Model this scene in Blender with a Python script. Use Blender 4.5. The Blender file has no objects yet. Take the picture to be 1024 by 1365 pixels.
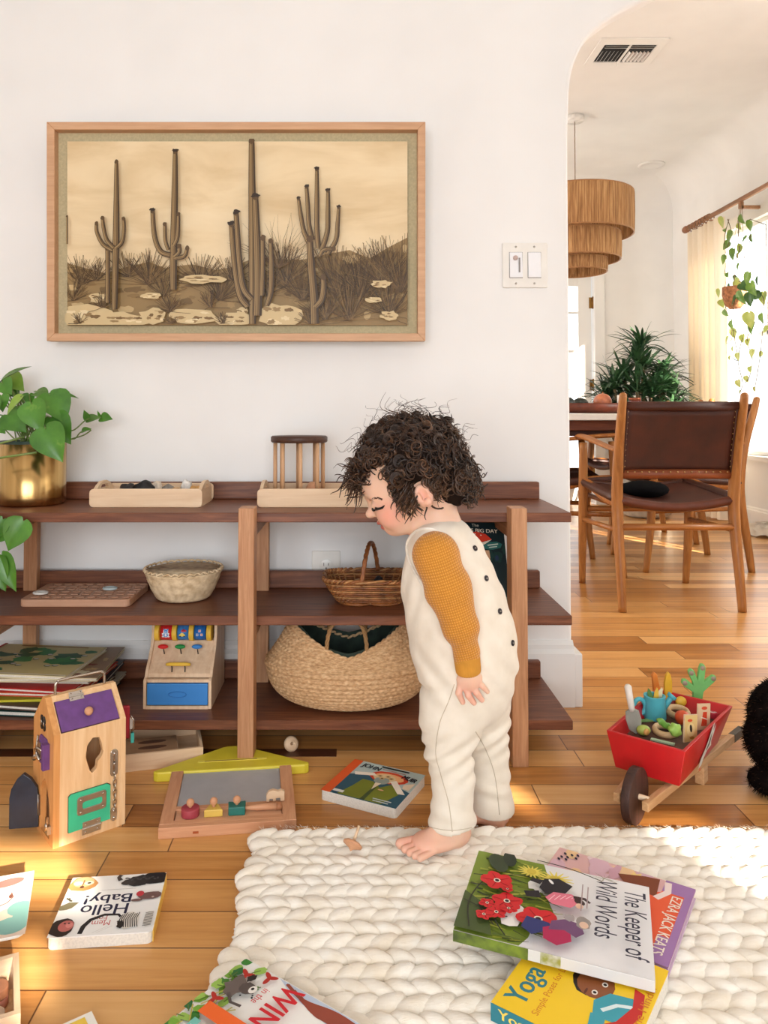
import bpy, math, random
import numpy as np
from mathutils import Vector, Matrix
PI = math.pi
COL = bpy.context.scene.collection
SC = bpy.context.scene
rnd = random.Random(7)

# ------------------------------------------------------------------ camera
F_PX, CX, CY, TH, CAMH = 1025.0, 470.0, 521.0, 0.0286, 0.75
CAMY = -2.0
cam_d = bpy.data.cameras.new('camera'); cam = bpy.data.objects.new('camera', cam_d); COL.objects.link(cam)
cam.location = (0, CAMY, CAMH); cam.rotation_euler = (PI/2+TH, 0, 0)
cam_d.sensor_fit = 'VERTICAL'; cam_d.sensor_height = 36.0; cam_d.sensor_width = 27.0
cam_d.lens = 36.0*F_PX/1365
cam_d.shift_x = (512-CX)/1365; cam_d.shift_y = (CY-682.5)/1365
cam_d.clip_start = 0.05; cam_d.clip_end = 100
SC.camera = cam
SC.view_settings.view_transform = 'Standard'; SC.view_settings.look = 'None'
SC.view_settings.gamma = 1.0; SC.view_settings.use_curve_mapping = False

def ray(px, py):
    a = (px-CX)/F_PX; b = (CY-py)/F_PX
    return a, math.cos(TH)-b*math.sin(TH), math.sin(TH)+b*math.cos(TH)
def at_z(px, py, z=0.0):           # world point on the horizontal plane z
    a, y, u = ray(px, py); t = (z-CAMH)/u
    return Vector((a*t, CAMY+y*t, z))
def at_y(px, py, y0=0.0):          # world point on the vertical plane y
    a, y, u = ray(px, py); t = (y0-CAMY)/y
    return Vector((a*t, y0, CAMH+u*t))

# ------------------------------------------------------------------ tagging
def tag(o, label=None, cat=None, group=None, kind=None):
    if label: o['label'] = label
    if cat: o['category'] = cat
    if group: o['group'] = group
    if kind: o['kind'] = kind
    return o
def thing(name, label, cat, loc=(0, 0, 0), rz=0.0, group=None, rot=None):
    o = bpy.data.objects.new(name, None); COL.objects.link(o)
    o.empty_display_size = 0.05
    o.location = loc; o.rotation_euler = rot if rot else (0, 0, rz)
    return tag(o, label, cat, group)
KIDS = {}
def copy_tree(o, loc=None, rot=None, label=None, group=None, parent=None):
    c = o.copy(); COL.objects.link(c)
    if parent is not None:
        c.parent = parent; KIDS.setdefault(parent.name, []).append(c)
    for ch in list(KIDS.get(o.name, [])): copy_tree(ch, parent=c)
    if loc is not None: c.location = loc
    if rot is not None: c.rotation_euler = rot
    if label: c['label'] = label
    if group: c['group'] = group
    return c

# ------------------------------------------------------------------ materials
def lin(c):
    r = []
    for v in c[:3]:
        v = v/255.0
        r.append(v/12.92 if v <= 0.04045 else ((v+0.055)/1.055)**2.4)
    return (r[0], r[1], r[2], 1.0)
MATS = {}
def newmat(name):
    m = bpy.data.materials.new(name); m.use_nodes = True
    nt = m.node_tree; b = nt.nodes['Principled BSDF']
    return m, nt, b
def texco(nt, kind='Object', scale=(1, 1, 1), rot=(0, 0, 0)):
    tc = nt.nodes.new('ShaderNodeTexCoord'); mp = nt.nodes.new('ShaderNodeMapping')
    mp.inputs['Scale'].default_value = scale; mp.inputs['Rotation'].default_value = rot
    nt.links.new(tc.outputs[kind], mp.inputs['Vector']); return mp.outputs['Vector']
def noise(nt, vec, scale, detail=3, rough=.5, dist=0):
    n = nt.nodes.new('ShaderNodeTexNoise'); n.inputs['Scale'].default_value = scale
    n.inputs['Detail'].default_value = detail; n.inputs['Roughness'].default_value = rough
    n.inputs['Distortion'].default_value = dist
    nt.links.new(vec, n.inputs['Vector']); return n.outputs['Fac']
def ramp(nt, fac, stops):
    r = nt.nodes.new('ShaderNodeValToRGB'); e = r.color_ramp.elements
    while len(e) < len(stops): e.new(0.5)
    for i, (p, c) in enumerate(stops):
        e[i].position = p; e[i].color = lin(c)
    nt.links.new(fac, r.inputs['Fac']); return r.outputs['Color']
def bump(nt, b, h, strength, dist=0.001):
    n = nt.nodes.new('ShaderNodeBump'); n.inputs['Strength'].default_value = strength
    n.inputs['Distance'].default_value = dist
    nt.links.new(h, n.inputs['Height']); nt.links.new(n.outputs['Normal'], b.inputs['Normal'])
def mat(name, c, rough=.5, metal=0, var=0.06, scale=30, bmp=0, bscale=200, spec=.5, sss=0, coat=0, sheen=0, c2=None):
    if name in MATS: return MATS[name]
    m, nt, b = newmat(name)
    v = texco(nt)
    f = noise(nt, v, scale)
    lo = c2 if c2 else tuple(max(0, x*(1-var*1.6)) for x in c)
    hi = tuple(min(255, x*(1+var*.5)) for x in c)
    nt.links.new(ramp(nt, f, [(.3, lo), (.7, hi)]), b.inputs['Base Color'])
    b.inputs['Roughness'].default_value = rough; b.inputs['Metallic'].default_value = metal
    b.inputs['Specular IOR Level'].default_value = spec
    if sss:
        b.inputs['Subsurface Weight'].default_value = sss
        b.inputs['Subsurface Radius'].default_value = (.012, .005, .003); b.inputs['Subsurface Scale'].default_value = 1.0
    if coat: b.inputs['Coat Weight'].default_value = coat
    if sheen: b.inputs['Sheen Weight'].default_value = sheen
    if bmp: bump(nt, b, noise(nt, v, bscale), bmp)
    MATS[name] = m; return m
def wood(name, c1, c2, axis='X', scale=8, rough=.5, stretch=12, spec=.4):
    if name in MATS: return MATS[name]
    m, nt, b = newmat(name)
    s = [stretch, stretch, stretch]; s['XYZ'.index(axis)] = 1.0
    v = texco(nt, scale=tuple(s))
    f1 = noise(nt, v, scale, 5, .6, .6)
    nt.links.new(ramp(nt, f1, [(.28, c1), (.5, tuple((a+d)/2 for a, d in zip(c1, c2))), (.72, c2)]), b.inputs['Base Color'])
    b.inputs['Roughness'].default_value = rough; b.inputs['Specular IOR Level'].default_value = spec
    bump(nt, b, f1, .15, .0006)
    MATS[name] = m; return m
def flat(c, rough=.45):
    n = 'print_%d_%d_%d' % tuple(int(x) for x in c[:3])
    if n in MATS: return MATS[n]
    m, nt, b = newmat(n)
    b.inputs['Base Color'].default_value = lin(c); b.inputs['Roughness'].default_value = rough
    b.inputs['Specular IOR Level'].default_value = .3
    MATS[n] = m; return m

# ------------------------------------------------------------------ mesh builder
class MB:
    def __init__(s):
        s.v = []; s.f = []; s.mi = []; s.sm = []; s.mats = []; s.T = Matrix.Identity(4); s.col = None
    def _m(s, m):
        if m is None: m = s.mats[0] if s.mats else MATS['white_paint']
        if m not in s.mats: s.mats.append(m)
        return s.mats.index(m)
    def add(s, vs, fs, m=None, smooth=False, T=None):
        k = len(s.v); X = s.T @ T if T is not None else s.T
        s.v += [tuple(X @ Vector(p)) for p in vs]; i = s._m(m)
        for f in fs: s.f.append([k+j for j in f]); s.mi.append(i); s.sm.append(smooth)
    def box(s, a, b, m=None, T=None):
        (x0, y0, z0), (x1, y1, z1) = a, b
        vs = [(x0, y0, z0), (x1, y0, z0), (x1, y1, z0), (x0, y1, z0), (x0, y0, z1), (x1, y0, z1), (x1, y1, z1), (x0, y1, z1)]
        s.add(vs, [(0, 3, 2, 1), (4, 5, 6, 7), (0, 1, 5, 4), (1, 2, 6, 5), (2, 3, 7, 6), (3, 0, 4, 7)], m, False, T)
    def cbox(s, c, d, m=None, T=None):
        s.box([c[i]-d[i]/2 for i in range(3)], [c[i]+d[i]/2 for i in range(3)], m, T)
    def prism(s, poly, z0, z1, m=None, T=None, smooth=False):
        n = len(poly)
        vs = [(x, y, z0) for x, y in poly]+[(x, y, z1) for x, y in poly]
        area = sum(poly[i][0]*poly[(i+1) % n][1]-poly[(i+1) % n][0]*poly[i][1] for i in range(n))
        top = list(range(n, 2*n)); bot = list(range(n-1, -1, -1))
        sides = [(i, (i+1) % n, n+(i+1) % n, n+i) for i in range(n)]
        if area < 0: top.reverse(); bot.reverse(); sides = [tuple(reversed(q)) for q in sides]
        s.add(vs, [top, bot], m, False, T); s.v_merge = None
        k = len(s.v)-2*n; i0 = s._m(m)
        for q in sides: s.f.append([k+j for j in q]); s.mi.append(i0); s.sm.append(smooth)
    def tube(s, pts, r, n=8, m=None, cap=True, closed=False, squash=None, T=None, smooth=True):
        P = [Vector(p) for p in pts]; L = len(P)
        R = r if isinstance(r, (list, tuple)) else [r]*L
        tang = []
        for i in range(L):
            a = P[i-1] if (i > 0 or closed) else P[i]; b = P[(i+1) % L] if (i < L-1 or closed) else P[i]
            t = (b-a); tang.append(t.normalized() if t.length > 1e-9 else Vector((0, 0, 1)))
        up = Vector((0, 0, 1)) if abs(tang[0].z) < .9 else Vector((1, 0, 0))
        u = (up-tang[0]*up.dot(tang[0])).normalized(); vs = []
        for i in range(L):
            u = (u-tang[i]*u.dot(tang[i]))
            u = u.normalized() if u.length > 1e-6 else tang[i].orthogonal().normalized()
            w = tang[i].cross(u)
            su, sw = squash if squash else (1, 1)
            for k in range(n):
                a = 2*PI*k/n
                vs.append(P[i]+u*math.cos(a)*R[i]*su+w*math.sin(a)*R[i]*sw)
        fs = []
        for i in range(L if closed else L-1):
            for k in range(n):
                a = i*n+k; b = i*n+(k+1) % n; c = ((i+1) % L)*n+(k+1) % n; d = ((i+1) % L)*n+k
                fs.append((a, b, c, d))
        if cap and not closed:
            fs.append(tuple(range(n-1, -1, -1))); fs.append(tuple((L-1)*n+k for k in range(n)))
        s.add(vs, fs, m, smooth, T)
    def cyl(s, a, b, r, n=16, m=None, r2=None, T=None):
        s.tube([a, b], [r, r if r2 is None else r2], n, m, T=T)
    def lathe(s, prof, n=24, m=None, c=(0, 0, 0), T=None, smooth=True, fn=None):
        vs = []; L = len(prof)
        for r, z in prof:
            for k in range(n):
                a = 2*PI*k/n; rr = r if fn is None else fn(r, z, a)
                vs.append((c[0]+rr*math.cos(a), c[1]+rr*math.sin(a), c[2]+z))
        fs = [(i*n+k, i*n+(k+1) % n, (i+1)*n+(k+1) % n, (i+1)*n+k) for i in range(L-1) for k in range(n)]
        if prof[0][0] > 1e-6: fs.append(tuple(range(n-1, -1, -1)))
        if prof[-1][0] > 1e-6: fs.append(tuple((L-1)*n+k for k in range(n)))
        s.add(vs, fs, m, smooth, T)
    def ell(s, c, r, m=None, n=16, k=10, T=None, fn=None, R=None):
        if isinstance(r, (int, float)): r = (r, r, r)
        vs = []
        for i in range(k+1):
            p = PI*i/k
            for j in range(n):
                a = 2*PI*j/n
                d = Vector((math.sin(p)*math.cos(a), math.sin(p)*math.sin(a), -math.cos(p)))
                q = Vector((d.x*r[0], d.y*r[1], d.z*r[2]))
                if fn: q = q*fn(d)
                if R is not None: q = R @ q
                vs.append(Vector(c)+q)
        fs = [(i*n+j, i*n+(j+1) % n, (i+1)*n+(j+1) % n, (i+1)*n+j) for i in range(k) for j in range(n)]
        s.add(vs, fs, m, True, T)
    def build(s, name, parent=None, m=None, label=None, cat=None, group=None, kind=None, loc=None, rz=0, rot=None, bevel=0, seg=2, angle=35, merge=False, auto=None, subsurf=0, solid=0, origin=None):
        me = bpy.data.meshes.new(name)
        vv = s.v
        if origin is not None:
            o3 = Vector(origin); vv = [tuple(Vector(p)-o3) for p in s.v]; loc = origin
        me.from_pydata(vv, [], s.f); me.validate()
        if m is not None: s.mats = [m] if not s.mats else s.mats
        for q in s.mats: me.materials.append(q)
        if len(me.polygons) == len(s.f):
            me.polygons.foreach_set('material_index', s.mi); me.polygons.foreach_set('use_smooth', s.sm)
        me.update()
        o = bpy.data.objects.new(name, me); COL.objects.link(o)
        if loc is not None: o.location = loc
        o.rotation_euler = rot if rot else (0, 0, rz)
        if parent is not None:
            o.parent = parent; KIDS.setdefault(parent.name, []).append(o)
        if solid:
            md = o.modifiers.new('solid', 'SOLIDIFY'); md.thickness = solid; md.offset = 0
        if bevel:
            md = o.modifiers.new('bevel', 'BEVEL'); md.width = bevel; md.segments = seg
            md.limit_method = 'ANGLE'; md.angle_limit = math.radians(angle); md.harden_normals = False
        if subsurf:
            md = o.modifiers.new('sub', 'SUBSURF'); md.levels = subsurf; md.render_levels = subsurf
        return tag(o, label, cat, group, kind)
def TM(loc=(0, 0, 0), rz=0, rx=0, ry=0, s=1):
    return Matrix.Translation(Vector(loc)) @ Matrix.Rotation(rz, 4, 'Z') @ Matrix.Rotation(ry, 4, 'Y') @ Matrix.Rotation(rx, 4, 'X') @ Matrix.Scale(s, 4)
def rrect(w, h, r, n=4, x0=0, y0=0):
    pts = []
    for cx, cy, a0 in ((w-r, h-r, 0), (r, h-r, 90), (r, r, 180), (w-r, r, 270)):
        for i in range(n+1):
            a = math.radians(a0+90*i/n); pts.append((x0+cx+r*math.cos(a), y0+cy+r*math.sin(a)))
    return pts
def smooth_path(pts, n=6):
    P = [Vector(p) for p in pts]; out = []
    for i in range(len(P)-1):
        p0 = P[max(0, i-1)]; p1 = P[i]; p2 = P[i+1]; p3 = P[min(len(P)-1, i+2)]
        for k in range(n):
            t = k/n
            out.append(.5*((2*p1)+(p2-p0)*t+(2*p0-5*p1+4*p2-p3)*t*t+(3*p1-p0-3*p2+p3)*t**3))
    out.append(P[-1]); return out
def lerps(vals, n):
    out = []
    for i in range(len(vals)-1):
        for k in range(n): out.append(vals[i]+(vals[i+1]-vals[i])*k/n)
    out.append(vals[-1]); return out

# ------------------------------------------------------------------ lettering and flat printed art
_TXT = {}
def text_mesh(s):
    if s in _TXT: return _TXT[s]
    cu = bpy.data.curves.new('t', 'FONT'); cu.body = s; cu.size = 1; cu.resolution_u = 3
    o = bpy.data.objects.new('t', cu); COL.objects.link(o)
    bpy.context.view_layer.update()
    dg = bpy.context.evaluated_depsgraph_get(); me = bpy.data.meshes.new_from_object(o.evaluated_get(dg))
    V = [(v.co.x, v.co.y) for v in me.vertices]; Fc = [tuple(p.vertices) for p in me.polygons]
    bpy.data.objects.remove(o); bpy.data.curves.remove(cu); bpy.data.meshes.remove(me)
    if V:
        x0 = min(v[0] for v in V); x1 = max(v[0] for v in V); y0 = min(v[1] for v in V); y1 = max(v[1] for v in V)
    else: x0 = x1 = y0 = y1 = 0
    _TXT[s] = (V, Fc, x0, x1, y0, y1); return _TXT[s]
def clip_rect(poly, w, h):
    def clip(P, ins, inter):
        out = []
        for i in range(len(P)):
            a = P[i-1]; b = P[i]
            if ins(b):
                if not ins(a): out.append(inter(a, b))
                out.append(b)
            elif ins(a): out.append(inter(a, b))
        return out
    def ix(v):
        return lambda a, b: (v, a[1]+(b[1]-a[1])*(v-a[0])/(b[0]-a[0]))
    def iy(v):
        return lambda a, b: (a[0]+(b[0]-a[0])*(v-a[1])/(b[1]-a[1]), v)
    for ins, it in ((lambda p: p[0] >= 0, ix(0)), (lambda p: p[0] <= w, ix(w)), (lambda p: p[1] >= 0, iy(0)), (lambda p: p[1] <= h, iy(h))):
        if len(poly) < 3: return []
        poly = clip(poly, ins, it)
    return poly
class Art(MB):
    """flat printed shapes in the local XY plane, each on its own hair-thin layer"""
    def __init__(s, w, h, z=0.0, dz=0.00004):
        super().__init__(); s.w, s.h, s.z, s.dz = w, h, z, dz
    def poly(s, pts, c, u=True):
        p = [(x*s.w, y*s.h) for x, y in pts] if u else list(pts)
        p = clip_rect(p, s.w, s.h)
        if len(p) < 3: return
        ar = sum(p[i][0]*p[(i+1) % len(p)][1]-p[(i+1) % len(p)][0]*p[i][1] for i in range(len(p)))
        if ar < 0: p.reverse()
        if abs(ar) < 1e-10: return
        s.z += s.dz; s.add([(x, y, s.z) for x, y in p], [tuple(range(len(p)))], c if hasattr(c, 'node_tree') else flat(c))
    def rect(s, x0, y0, x1, y1, c): s.poly([(x0, y0), (x1, y0), (x1, y1), (x0, y1)], c)
    def blob(s, cx, cy, rx, ry, c, rot=0, n=14, jit=0.0, seed=None):
        R = random.Random(seed if seed is not None else int((cx*1000+cy*77)*91)); pts = []
        for i in range(n):
            a = 2*PI*i/n; q = 1+R.uniform(-jit, jit)
            x = rx*math.cos(a)*q*s.w; y = ry*math.sin(a)*q*s.w
            pts.append((cx*s.w+x*math.cos(rot)-y*math.sin(rot), cy*s.h+x*math.sin(rot)+y*math.cos(rot)))
        s.poly(pts, c, u=False)
    def stroke(s, pts, wd, c, taper=False):
        P = [Vector((x*s.w, y*s.h, 0)) for x, y in pts]; L = []; R = []
        W = wd if isinstance(wd, (list, tuple)) else [wd]*len(P)
        for i in range(len(P)):
            t = (P[min(i+1, len(P)-1)]-P[max(i-1, 0)]); t = t.normalized() if t.length > 1e-9 else Vector((1, 0, 0))
            nrm = Vector((-t.y, t.x, 0)); k = W[i]*s.w/2*(1-.8*i/(len(P)-1) if taper else 1)
            L.append(P[i]+nrm*k); R.append(P[i]-nrm*k)
        s.z += s.dz
        ok = [all(-1e-6 <= q.x <= s.w+1e-6 and -1e-6 <= q.y <= s.h+1e-6 for q in (L[i], R[i])) for i in range(len(P))]
        vs = []; fs = []
        for i in range(len(P)-1):
            if ok[i] and ok[i+1]:
                k = len(vs); vs += [(L[i].x, L[i].y, s.z), (R[i].x, R[i].y, s.z), (R[i+1].x, R[i+1].y, s.z), (L[i+1].x, L[i+1].y, s.z)]; fs.append((k, k+1, k+2, k+3))
        if fs: s.add(vs, fs, flat(c) if not hasattr(c, 'node_tree') else c)
    def text(s, t, x, y, size, c, rot=0, w=None, shear=0, align='c', sy=1.0, bold=0):
        V, Fc, x0, x1, y0, y1 = text_mesh(t)
        if not V: return
        sx = size if w is None else w*s.w/(x1-x0); szy = size*sy
        ox = {'c': (x0+x1)/2, 'l': x0, 'r': x1}[align]; oy = (y0+y1)/2; s.z += s.dz
        cr, sr = math.cos(rot), math.sin(rot)
        for b in ([0] if not bold else [-bold, 0, bold]):
            vs = []
            for (vx, vy) in V:
                a = (vx-ox)*sx+(vy-oy)*szy*shear+b; d = (vy-oy)*szy
                vs.append((x*s.w+a*cr-d*sr, y*s.h+a*sr+d*cr, s.z+b*.01))
            s.add(vs, Fc, flat(c))

def book(name, w, h, t, loc, rz, label, art, cover=(240, 240, 240), spine=None, hard=True, rx=0, ry=0, rot=None, page=(236, 230, 218), cat='book', group=None, rcorner=.006, edge=None):
    """local frame: cover faces +z, spine along x=0, width +x, height +y"""
    root = thing(name, label, cat, loc, rz, group, rot)
    cm = flat(cover); pm = mat('paper_pages_%d' % page[0], page, .8, var=.04, scale=300)
    if hard:
        ct = .0022
        m = MB(); m.box((.002, .003, ct), (w-.003, h-.003, t-ct), pm); m.build('pages', root)
        m = MB(); sm = flat(spine) if spine else cm
        m.box((0, 0, 0), (w, h, ct), cm); m.box((-.0015, 0, 0), (.0012, h, t), sm)
        m.build('back_cover', root, bevel=.0006)
        a = Art(w, h, t+.0001); m2 = MB(); m2.box((0, 0, t-ct), (w, h, t), flat(edge) if edge else cm)
    else:
        m = MB(); m.prism(rrect(w, h, rcorner), 0, t-.0015, pm); m.build('pages', root, bevel=.0005)
        a = Art(w, h, t+.0001); m2 = MB(); m2.prism(rrect(w, h, rcorner), t-.0015, t, cm)
    # art first collects its own material list, then the board is merged in
    if art: art(a)
    a.add(m2.v, m2.f, (flat(edge) if (edge and hard) else cm))
    a.build('front_cover', root)
    return root
# ------------------------------------------------------------------ basic materials
white = mat('white_paint', (242, 240, 237), .6, var=.015, scale=3, bmp=.08, bscale=60)
trimw = mat('white_trim', (240, 238, 234), .35, var=.01, scale=4)
walnut = wood('walnut_wood', (88, 46, 28), (142, 88, 58), 'X', 7, .42, 14)
walnut_y = wood('walnut_wood_y', (62, 34, 24), (104, 66, 48), 'Y', 7, .5, 14)
oak = wood('oak_wood', (172, 118, 80), (208, 158, 116), 'Z', 9, .5, 16)
oak_y = wood('oak_wood_y', (160, 108, 72), (200, 148, 104), 'Y', 9, .5, 16)
maple = wood('maple_wood', (222, 186, 148), (240, 212, 178), 'X', 6, .5, 10)
maple_y = wood('maple_wood_y', (222, 186, 148), (240, 212, 178), 'Y', 6, .5, 10)
pine = wood('pine_wood', (224, 176, 124), (242, 206, 160), 'Z', 8, .5, 12)
beech = wood('beech_wood', (200, 142, 104), (222, 168, 128), 'X', 9, .5, 12)
teak = wood('teak_wood', (142, 88, 40), (182, 122, 62), 'Z', 6, .38, 12)
teak_x = wood('teak_wood_x', (142, 84, 38), (182, 118, 58), 'X', 6, .38, 12)
chrome = mat('nickel_metal', (190, 180, 168), .25, 1.0, var=.05)
steel = mat('brushed_steel', (200, 196, 190), .3, 1.0, var=.04)
black = mat('black_rubber', (22, 20, 20), .6)

# floor boards: every plank gets its own tone and grain offset
def floor_material():
    m, nt, b = newmat('honey_oak_floorboards'); N = nt.nodes.new; Lk = nt.links.new
    tc = N('ShaderNodeTexCoord'); sp = N('ShaderNodeSeparateXYZ'); Lk(tc.outputs['Object'], sp.inputs[0])
    def mth(op, a, bb=None, c=None):
        n = N('ShaderNodeMath'); n.operation = op
        for i, q in enumerate((a, bb, c)):
            if q is None: continue
            if isinstance(q, (int, float)): n.inputs[i].default_value = q
            else: Lk(q, n.inputs[i])
        return n.outputs[0]
    W, L = 0.079, 1.15
    yr = mth('DIVIDE', mth('ADD', sp.outputs['Y'], 20.018), W); row = mth('FLOOR', yr); fy = mth('SUBTRACT', yr, row)
    wn = N('ShaderNodeTexWhiteNoise'); wn.noise_dimensions = '1D'; Lk(row, wn.inputs['W'])
    xr = mth('ADD', mth('DIVIDE', mth('ADD', sp.outputs['X'], 20), L), mth('MULTIPLY', wn.outputs['Value'], 5.0))
    col = mth('FLOOR', xr); fx = mth('SUBTRACT', xr, col)
    cv = N('ShaderNodeCombineXYZ'); Lk(col, cv.inputs[0]); Lk(row, cv.inputs[1])
    w2 = N('ShaderNodeTexWhiteNoise'); w2.noise_dimensions = '2D'; Lk(cv.outputs[0], w2.inputs['Vector'])
    rid = w2.outputs['Value']
    # grain
    gv = N('ShaderNodeCombineXYZ'); Lk(mth('MULTIPLY', sp.outputs['X'], 1.3), gv.inputs[0])
    Lk(mth('MULTIPLY', sp.outputs['Y'], 26), gv.inputs[1]); Lk(mth('MULTIPLY', rid, 50), gv.inputs[2])
    g = N('ShaderNodeTexNoise'); g.inputs['Scale'].default_value = 2.6; g.inputs['Detail'].default_value = 6; g.inputs['Roughness'].default_value = .62; g.inputs['Distortion'].default_value = .5
    Lk(gv.outputs[0], g.inputs['Vector'])
    tone = mth('ADD', mth('MULTIPLY', rid, .5), mth('MULTIPLY', g.outputs['Fac'], .62))
    c = ramp(nt, tone, [(.20, (144, 88, 38)), (.44, (192, 131, 68)), (.66, (216, 159, 94)), (.92, (230, 183, 122))])
    # seams
    sy = mth('MINIMUM', fy, mth('SUBTRACT', 1.0, fy)); sx = mth('MULTIPLY', mth('MINIMUM', fx, mth('SUBTRACT', 1.0, fx)), L/W)
    d = mth('MINIMUM', sy, sx); seam = N('ShaderNodeMapRange'); Lk(d, seam.inputs[0]); seam.inputs[1].default_value = .004; seam.inputs[2].default_value = .022
    mx = N('ShaderNodeMixRGB'); Lk(seam.outputs[0], mx.inputs[0]); mx.inputs[1].default_value = lin((88, 48, 22)); Lk(c, mx.inputs[2])
    Lk(mx.outputs[0], b.inputs['Base Color'])
    rr = N('ShaderNodeMapRange'); Lk(g.outputs['Fac'], rr.inputs[0]); rr.inputs[3].default_value = .26; rr.inputs[4].default_value = .4
    Lk(rr.outputs[0], b.inputs['Roughness']); b.inputs['Specular IOR Level'].default_value = .5
    h = mth('ADD', mth('MULTIPLY', seam.outputs[0], 1.0), mth('MULTIPLY', g.outputs['Fac'], .12))
    bump(nt, b, h, .25, .0015)
    return m
MATS['floor'] = floor_material()

def struct(name, m, mt=None, **k): return m.build(name, m=mt, kind='structure', **k)
XL, XR, YB, YF, ZC = -2.4, 2.65, -3.6, 4.32, 2.65
m = MB(); m.box((XL-.2, YB-.2, -.05), (XR+.2, YF+.6, 0), MATS['floor']); struct('floor', m)
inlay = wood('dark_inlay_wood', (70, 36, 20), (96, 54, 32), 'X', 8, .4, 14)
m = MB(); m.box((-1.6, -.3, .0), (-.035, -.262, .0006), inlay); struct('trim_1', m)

# wall with the arch
XA = .567
arch = [at_y(px, py, 0) for px, py in ((758, 175), (759, 145), (760.2, 116), (764, 91), (771, 72), (782, 51.6), (797.8, 36), (822.8, 18.8), (859.5, 0))]
arch = [(XA, 0, 0), (XA, 0, 1.45)]+[tuple(p) for p in arch]+[(.86, 0, 1.885), (.98, 0, 1.93), (1.12, 0, 1.955), (1.38, 0, 1.965)]
xm = 1.39
arch = smooth_path([(p[0], 0, p[2]) for p in arch[1:]], 3)
left = [(XA, 0.0)]+[(p[0], p[2]) for p in arch]
right = [(2*xm-x, z) for x, z in reversed(left)]
outline = [(XL, 0)]+left+right[1:]+[(XR, 0), (XR, ZC), (XL, ZC)]
m = MB(); WT = .06
vs = [(x, 0, z) for x, z in outline]+[(x, WT, z) for x, z in outline]; n = len(outline)
fs = [tuple(range(n)), tuple(range(2*n-1, n-1, -1))]+[(i, n+i, n+(i+1) % n, (i+1) % n) for i in range(n)]
m.add(vs, fs, white); o = struct('wall_front', m, bevel=.012, seg=3, angle=50)

def wall_x(name, x, t, y0, y1, holes):      # wall in a plane of constant x, holes (ya, yb, za, zb)
    m = MB(); ys = sorted(set([y0, y1]+[h[0] for h in holes]+[h[1] for h in holes])); zs = sorted(set([0, ZC]+[h[2] for h in holes]+[h[3] for h in holes]))
    for a, b in zip(ys, ys[1:]):
        for c, d in zip(zs, zs[1:]):
            if any(h[0] <= a and b <= h[1] and h[2] <= c and d <= h[3] for h in holes): continue
            m.box((x, a, c), (x+t, b, d), white)
    return struct(name, m)
def wall_y(name, y, t, x0, x1, holes, top=ZC):
    m = MB(); xs = sorted(set([x0, x1]+[h[0] for h in holes]+[h[1] for h in holes])); zs = sorted(set([0, top]+[h[2] for h in holes]+[h[3] for h in holes]))
    for a, b in zip(xs, xs[1:]):
        for c, d in zip(zs, zs[1:]):
            if any(h[0] <= a and b <= h[1] and h[2] <= c and d <= h[3] for h in holes): continue
            m.box((a, y, c), (b, y+t, d), white)
    return struct(name, m)
# dining windows: the tall one in view, a small one near the arch (sun strip on the floor)
WY0, WY1, WZ0, WZ1 = 2.35, 3.55, .47, 2.02
wall_x('wall_right', XR, .08, YB, YF, [(WY0, WY1, WZ0, WZ1), (.56, .92, .62, 2.0), (-2.9, -.6, .5, 2.2)])
wall_x('wall_left', XL-.18, .18, YB, YF, [])
# back wall (behind the camera): a big window, plus small holes added to shape the sun patches
wall_y('wall_back', YB-.02, .02, XL, XR, [(-1.3, .9, .22, 1.74), (2.14, 2.31, 1.30, 1.40), (1.98, 2.05, 1.42, 1.47), (.965, 1.13, 1.30, 1.355), (.99, 1.05, 1.21, 1.25)])
DX0, DX1, DZ1 = 1.10, 1.99, 1.90
wall_y('wall_far', YF, .16, XL, XR, [(DX0, DX1, 0, DZ1)])
m = MB(); m.box((XL-.2, YB-.2, ZC), (XR+.2, YF+.2, ZC+.1), white); struct('ceiling', m)
# coved corners of the dining ceiling
def cove(name, pts_fn, n=10):
    m = MB(); vs = []; R = .24
    for i in range(n+1):
        a = PI/2*i/n; d = R*(1-math.cos(a)); z = ZC-R+R*math.sin(a)
        vs += pts_fn(d, z)
    c0 = len(vs); vs += pts_fn(0, ZC)
    fs = [(2*i, 2*i+1, 2*i+3, 2*i+2) for i in range(n)]
    fs += [tuple([2*i for i in range(n+1)]+[c0]), tuple([c0+1]+[2*i+1 for i in range(n, -1, -1)])]
    k = len(fs)-2; m.add(vs, fs[:k], white, True); m.add(vs, fs[k:], white, False); return struct(name, m)
cove('trim_2', lambda d, z: [(XR-d, WT, z), (XR-d, YF, z)])
cove('trim_3', lambda d, z: [(XL, YF-d, z), (XR, YF-d, z)])

# baseboards
def base(name, a, b, out, h=.115, t=.018):
    a = Vector((a[0], a[1], 0)); b = Vector((b[0], b[1], 0)); o = Vector((out[0], out[1], 0)); m = MB()
    prof = [(0, 0), (t, 0), (t, h*.82), (t*.55, h*.88), (t*.55, h*.94), (t*.2, h), (0, h)]
    vs = [a+o*p+Vector((0, 0, z)) for p, z in prof]+[b+o*p+Vector((0, 0, z)) for p, z in prof]; k = len(prof)
    fs = [(i, (i+1) % k, k+(i+1) % k, k+i) for i in range(k)]+[tuple(range(k-1, -1, -1)), tuple(range(k, 2*k))]
    m.add(vs, fs, trimw); return struct(name, m)
base('baseboard_front', (XL, 0), (XA+.0, 0), (0, -1), h=.165, t=.02)
m = MB(); m.box((XA-.0005, -.0202, 0), (XA+.02, WT+.02, .135), trimw); struct('baseboard_arch', m, bevel=.003)
base('baseboard_right', (XR, WT), (XR, YF), (-1, 0), h=.13)
base('baseboard_far', (DX1+.1, YF), (XR, YF), (0, -1), h=.13)

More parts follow.
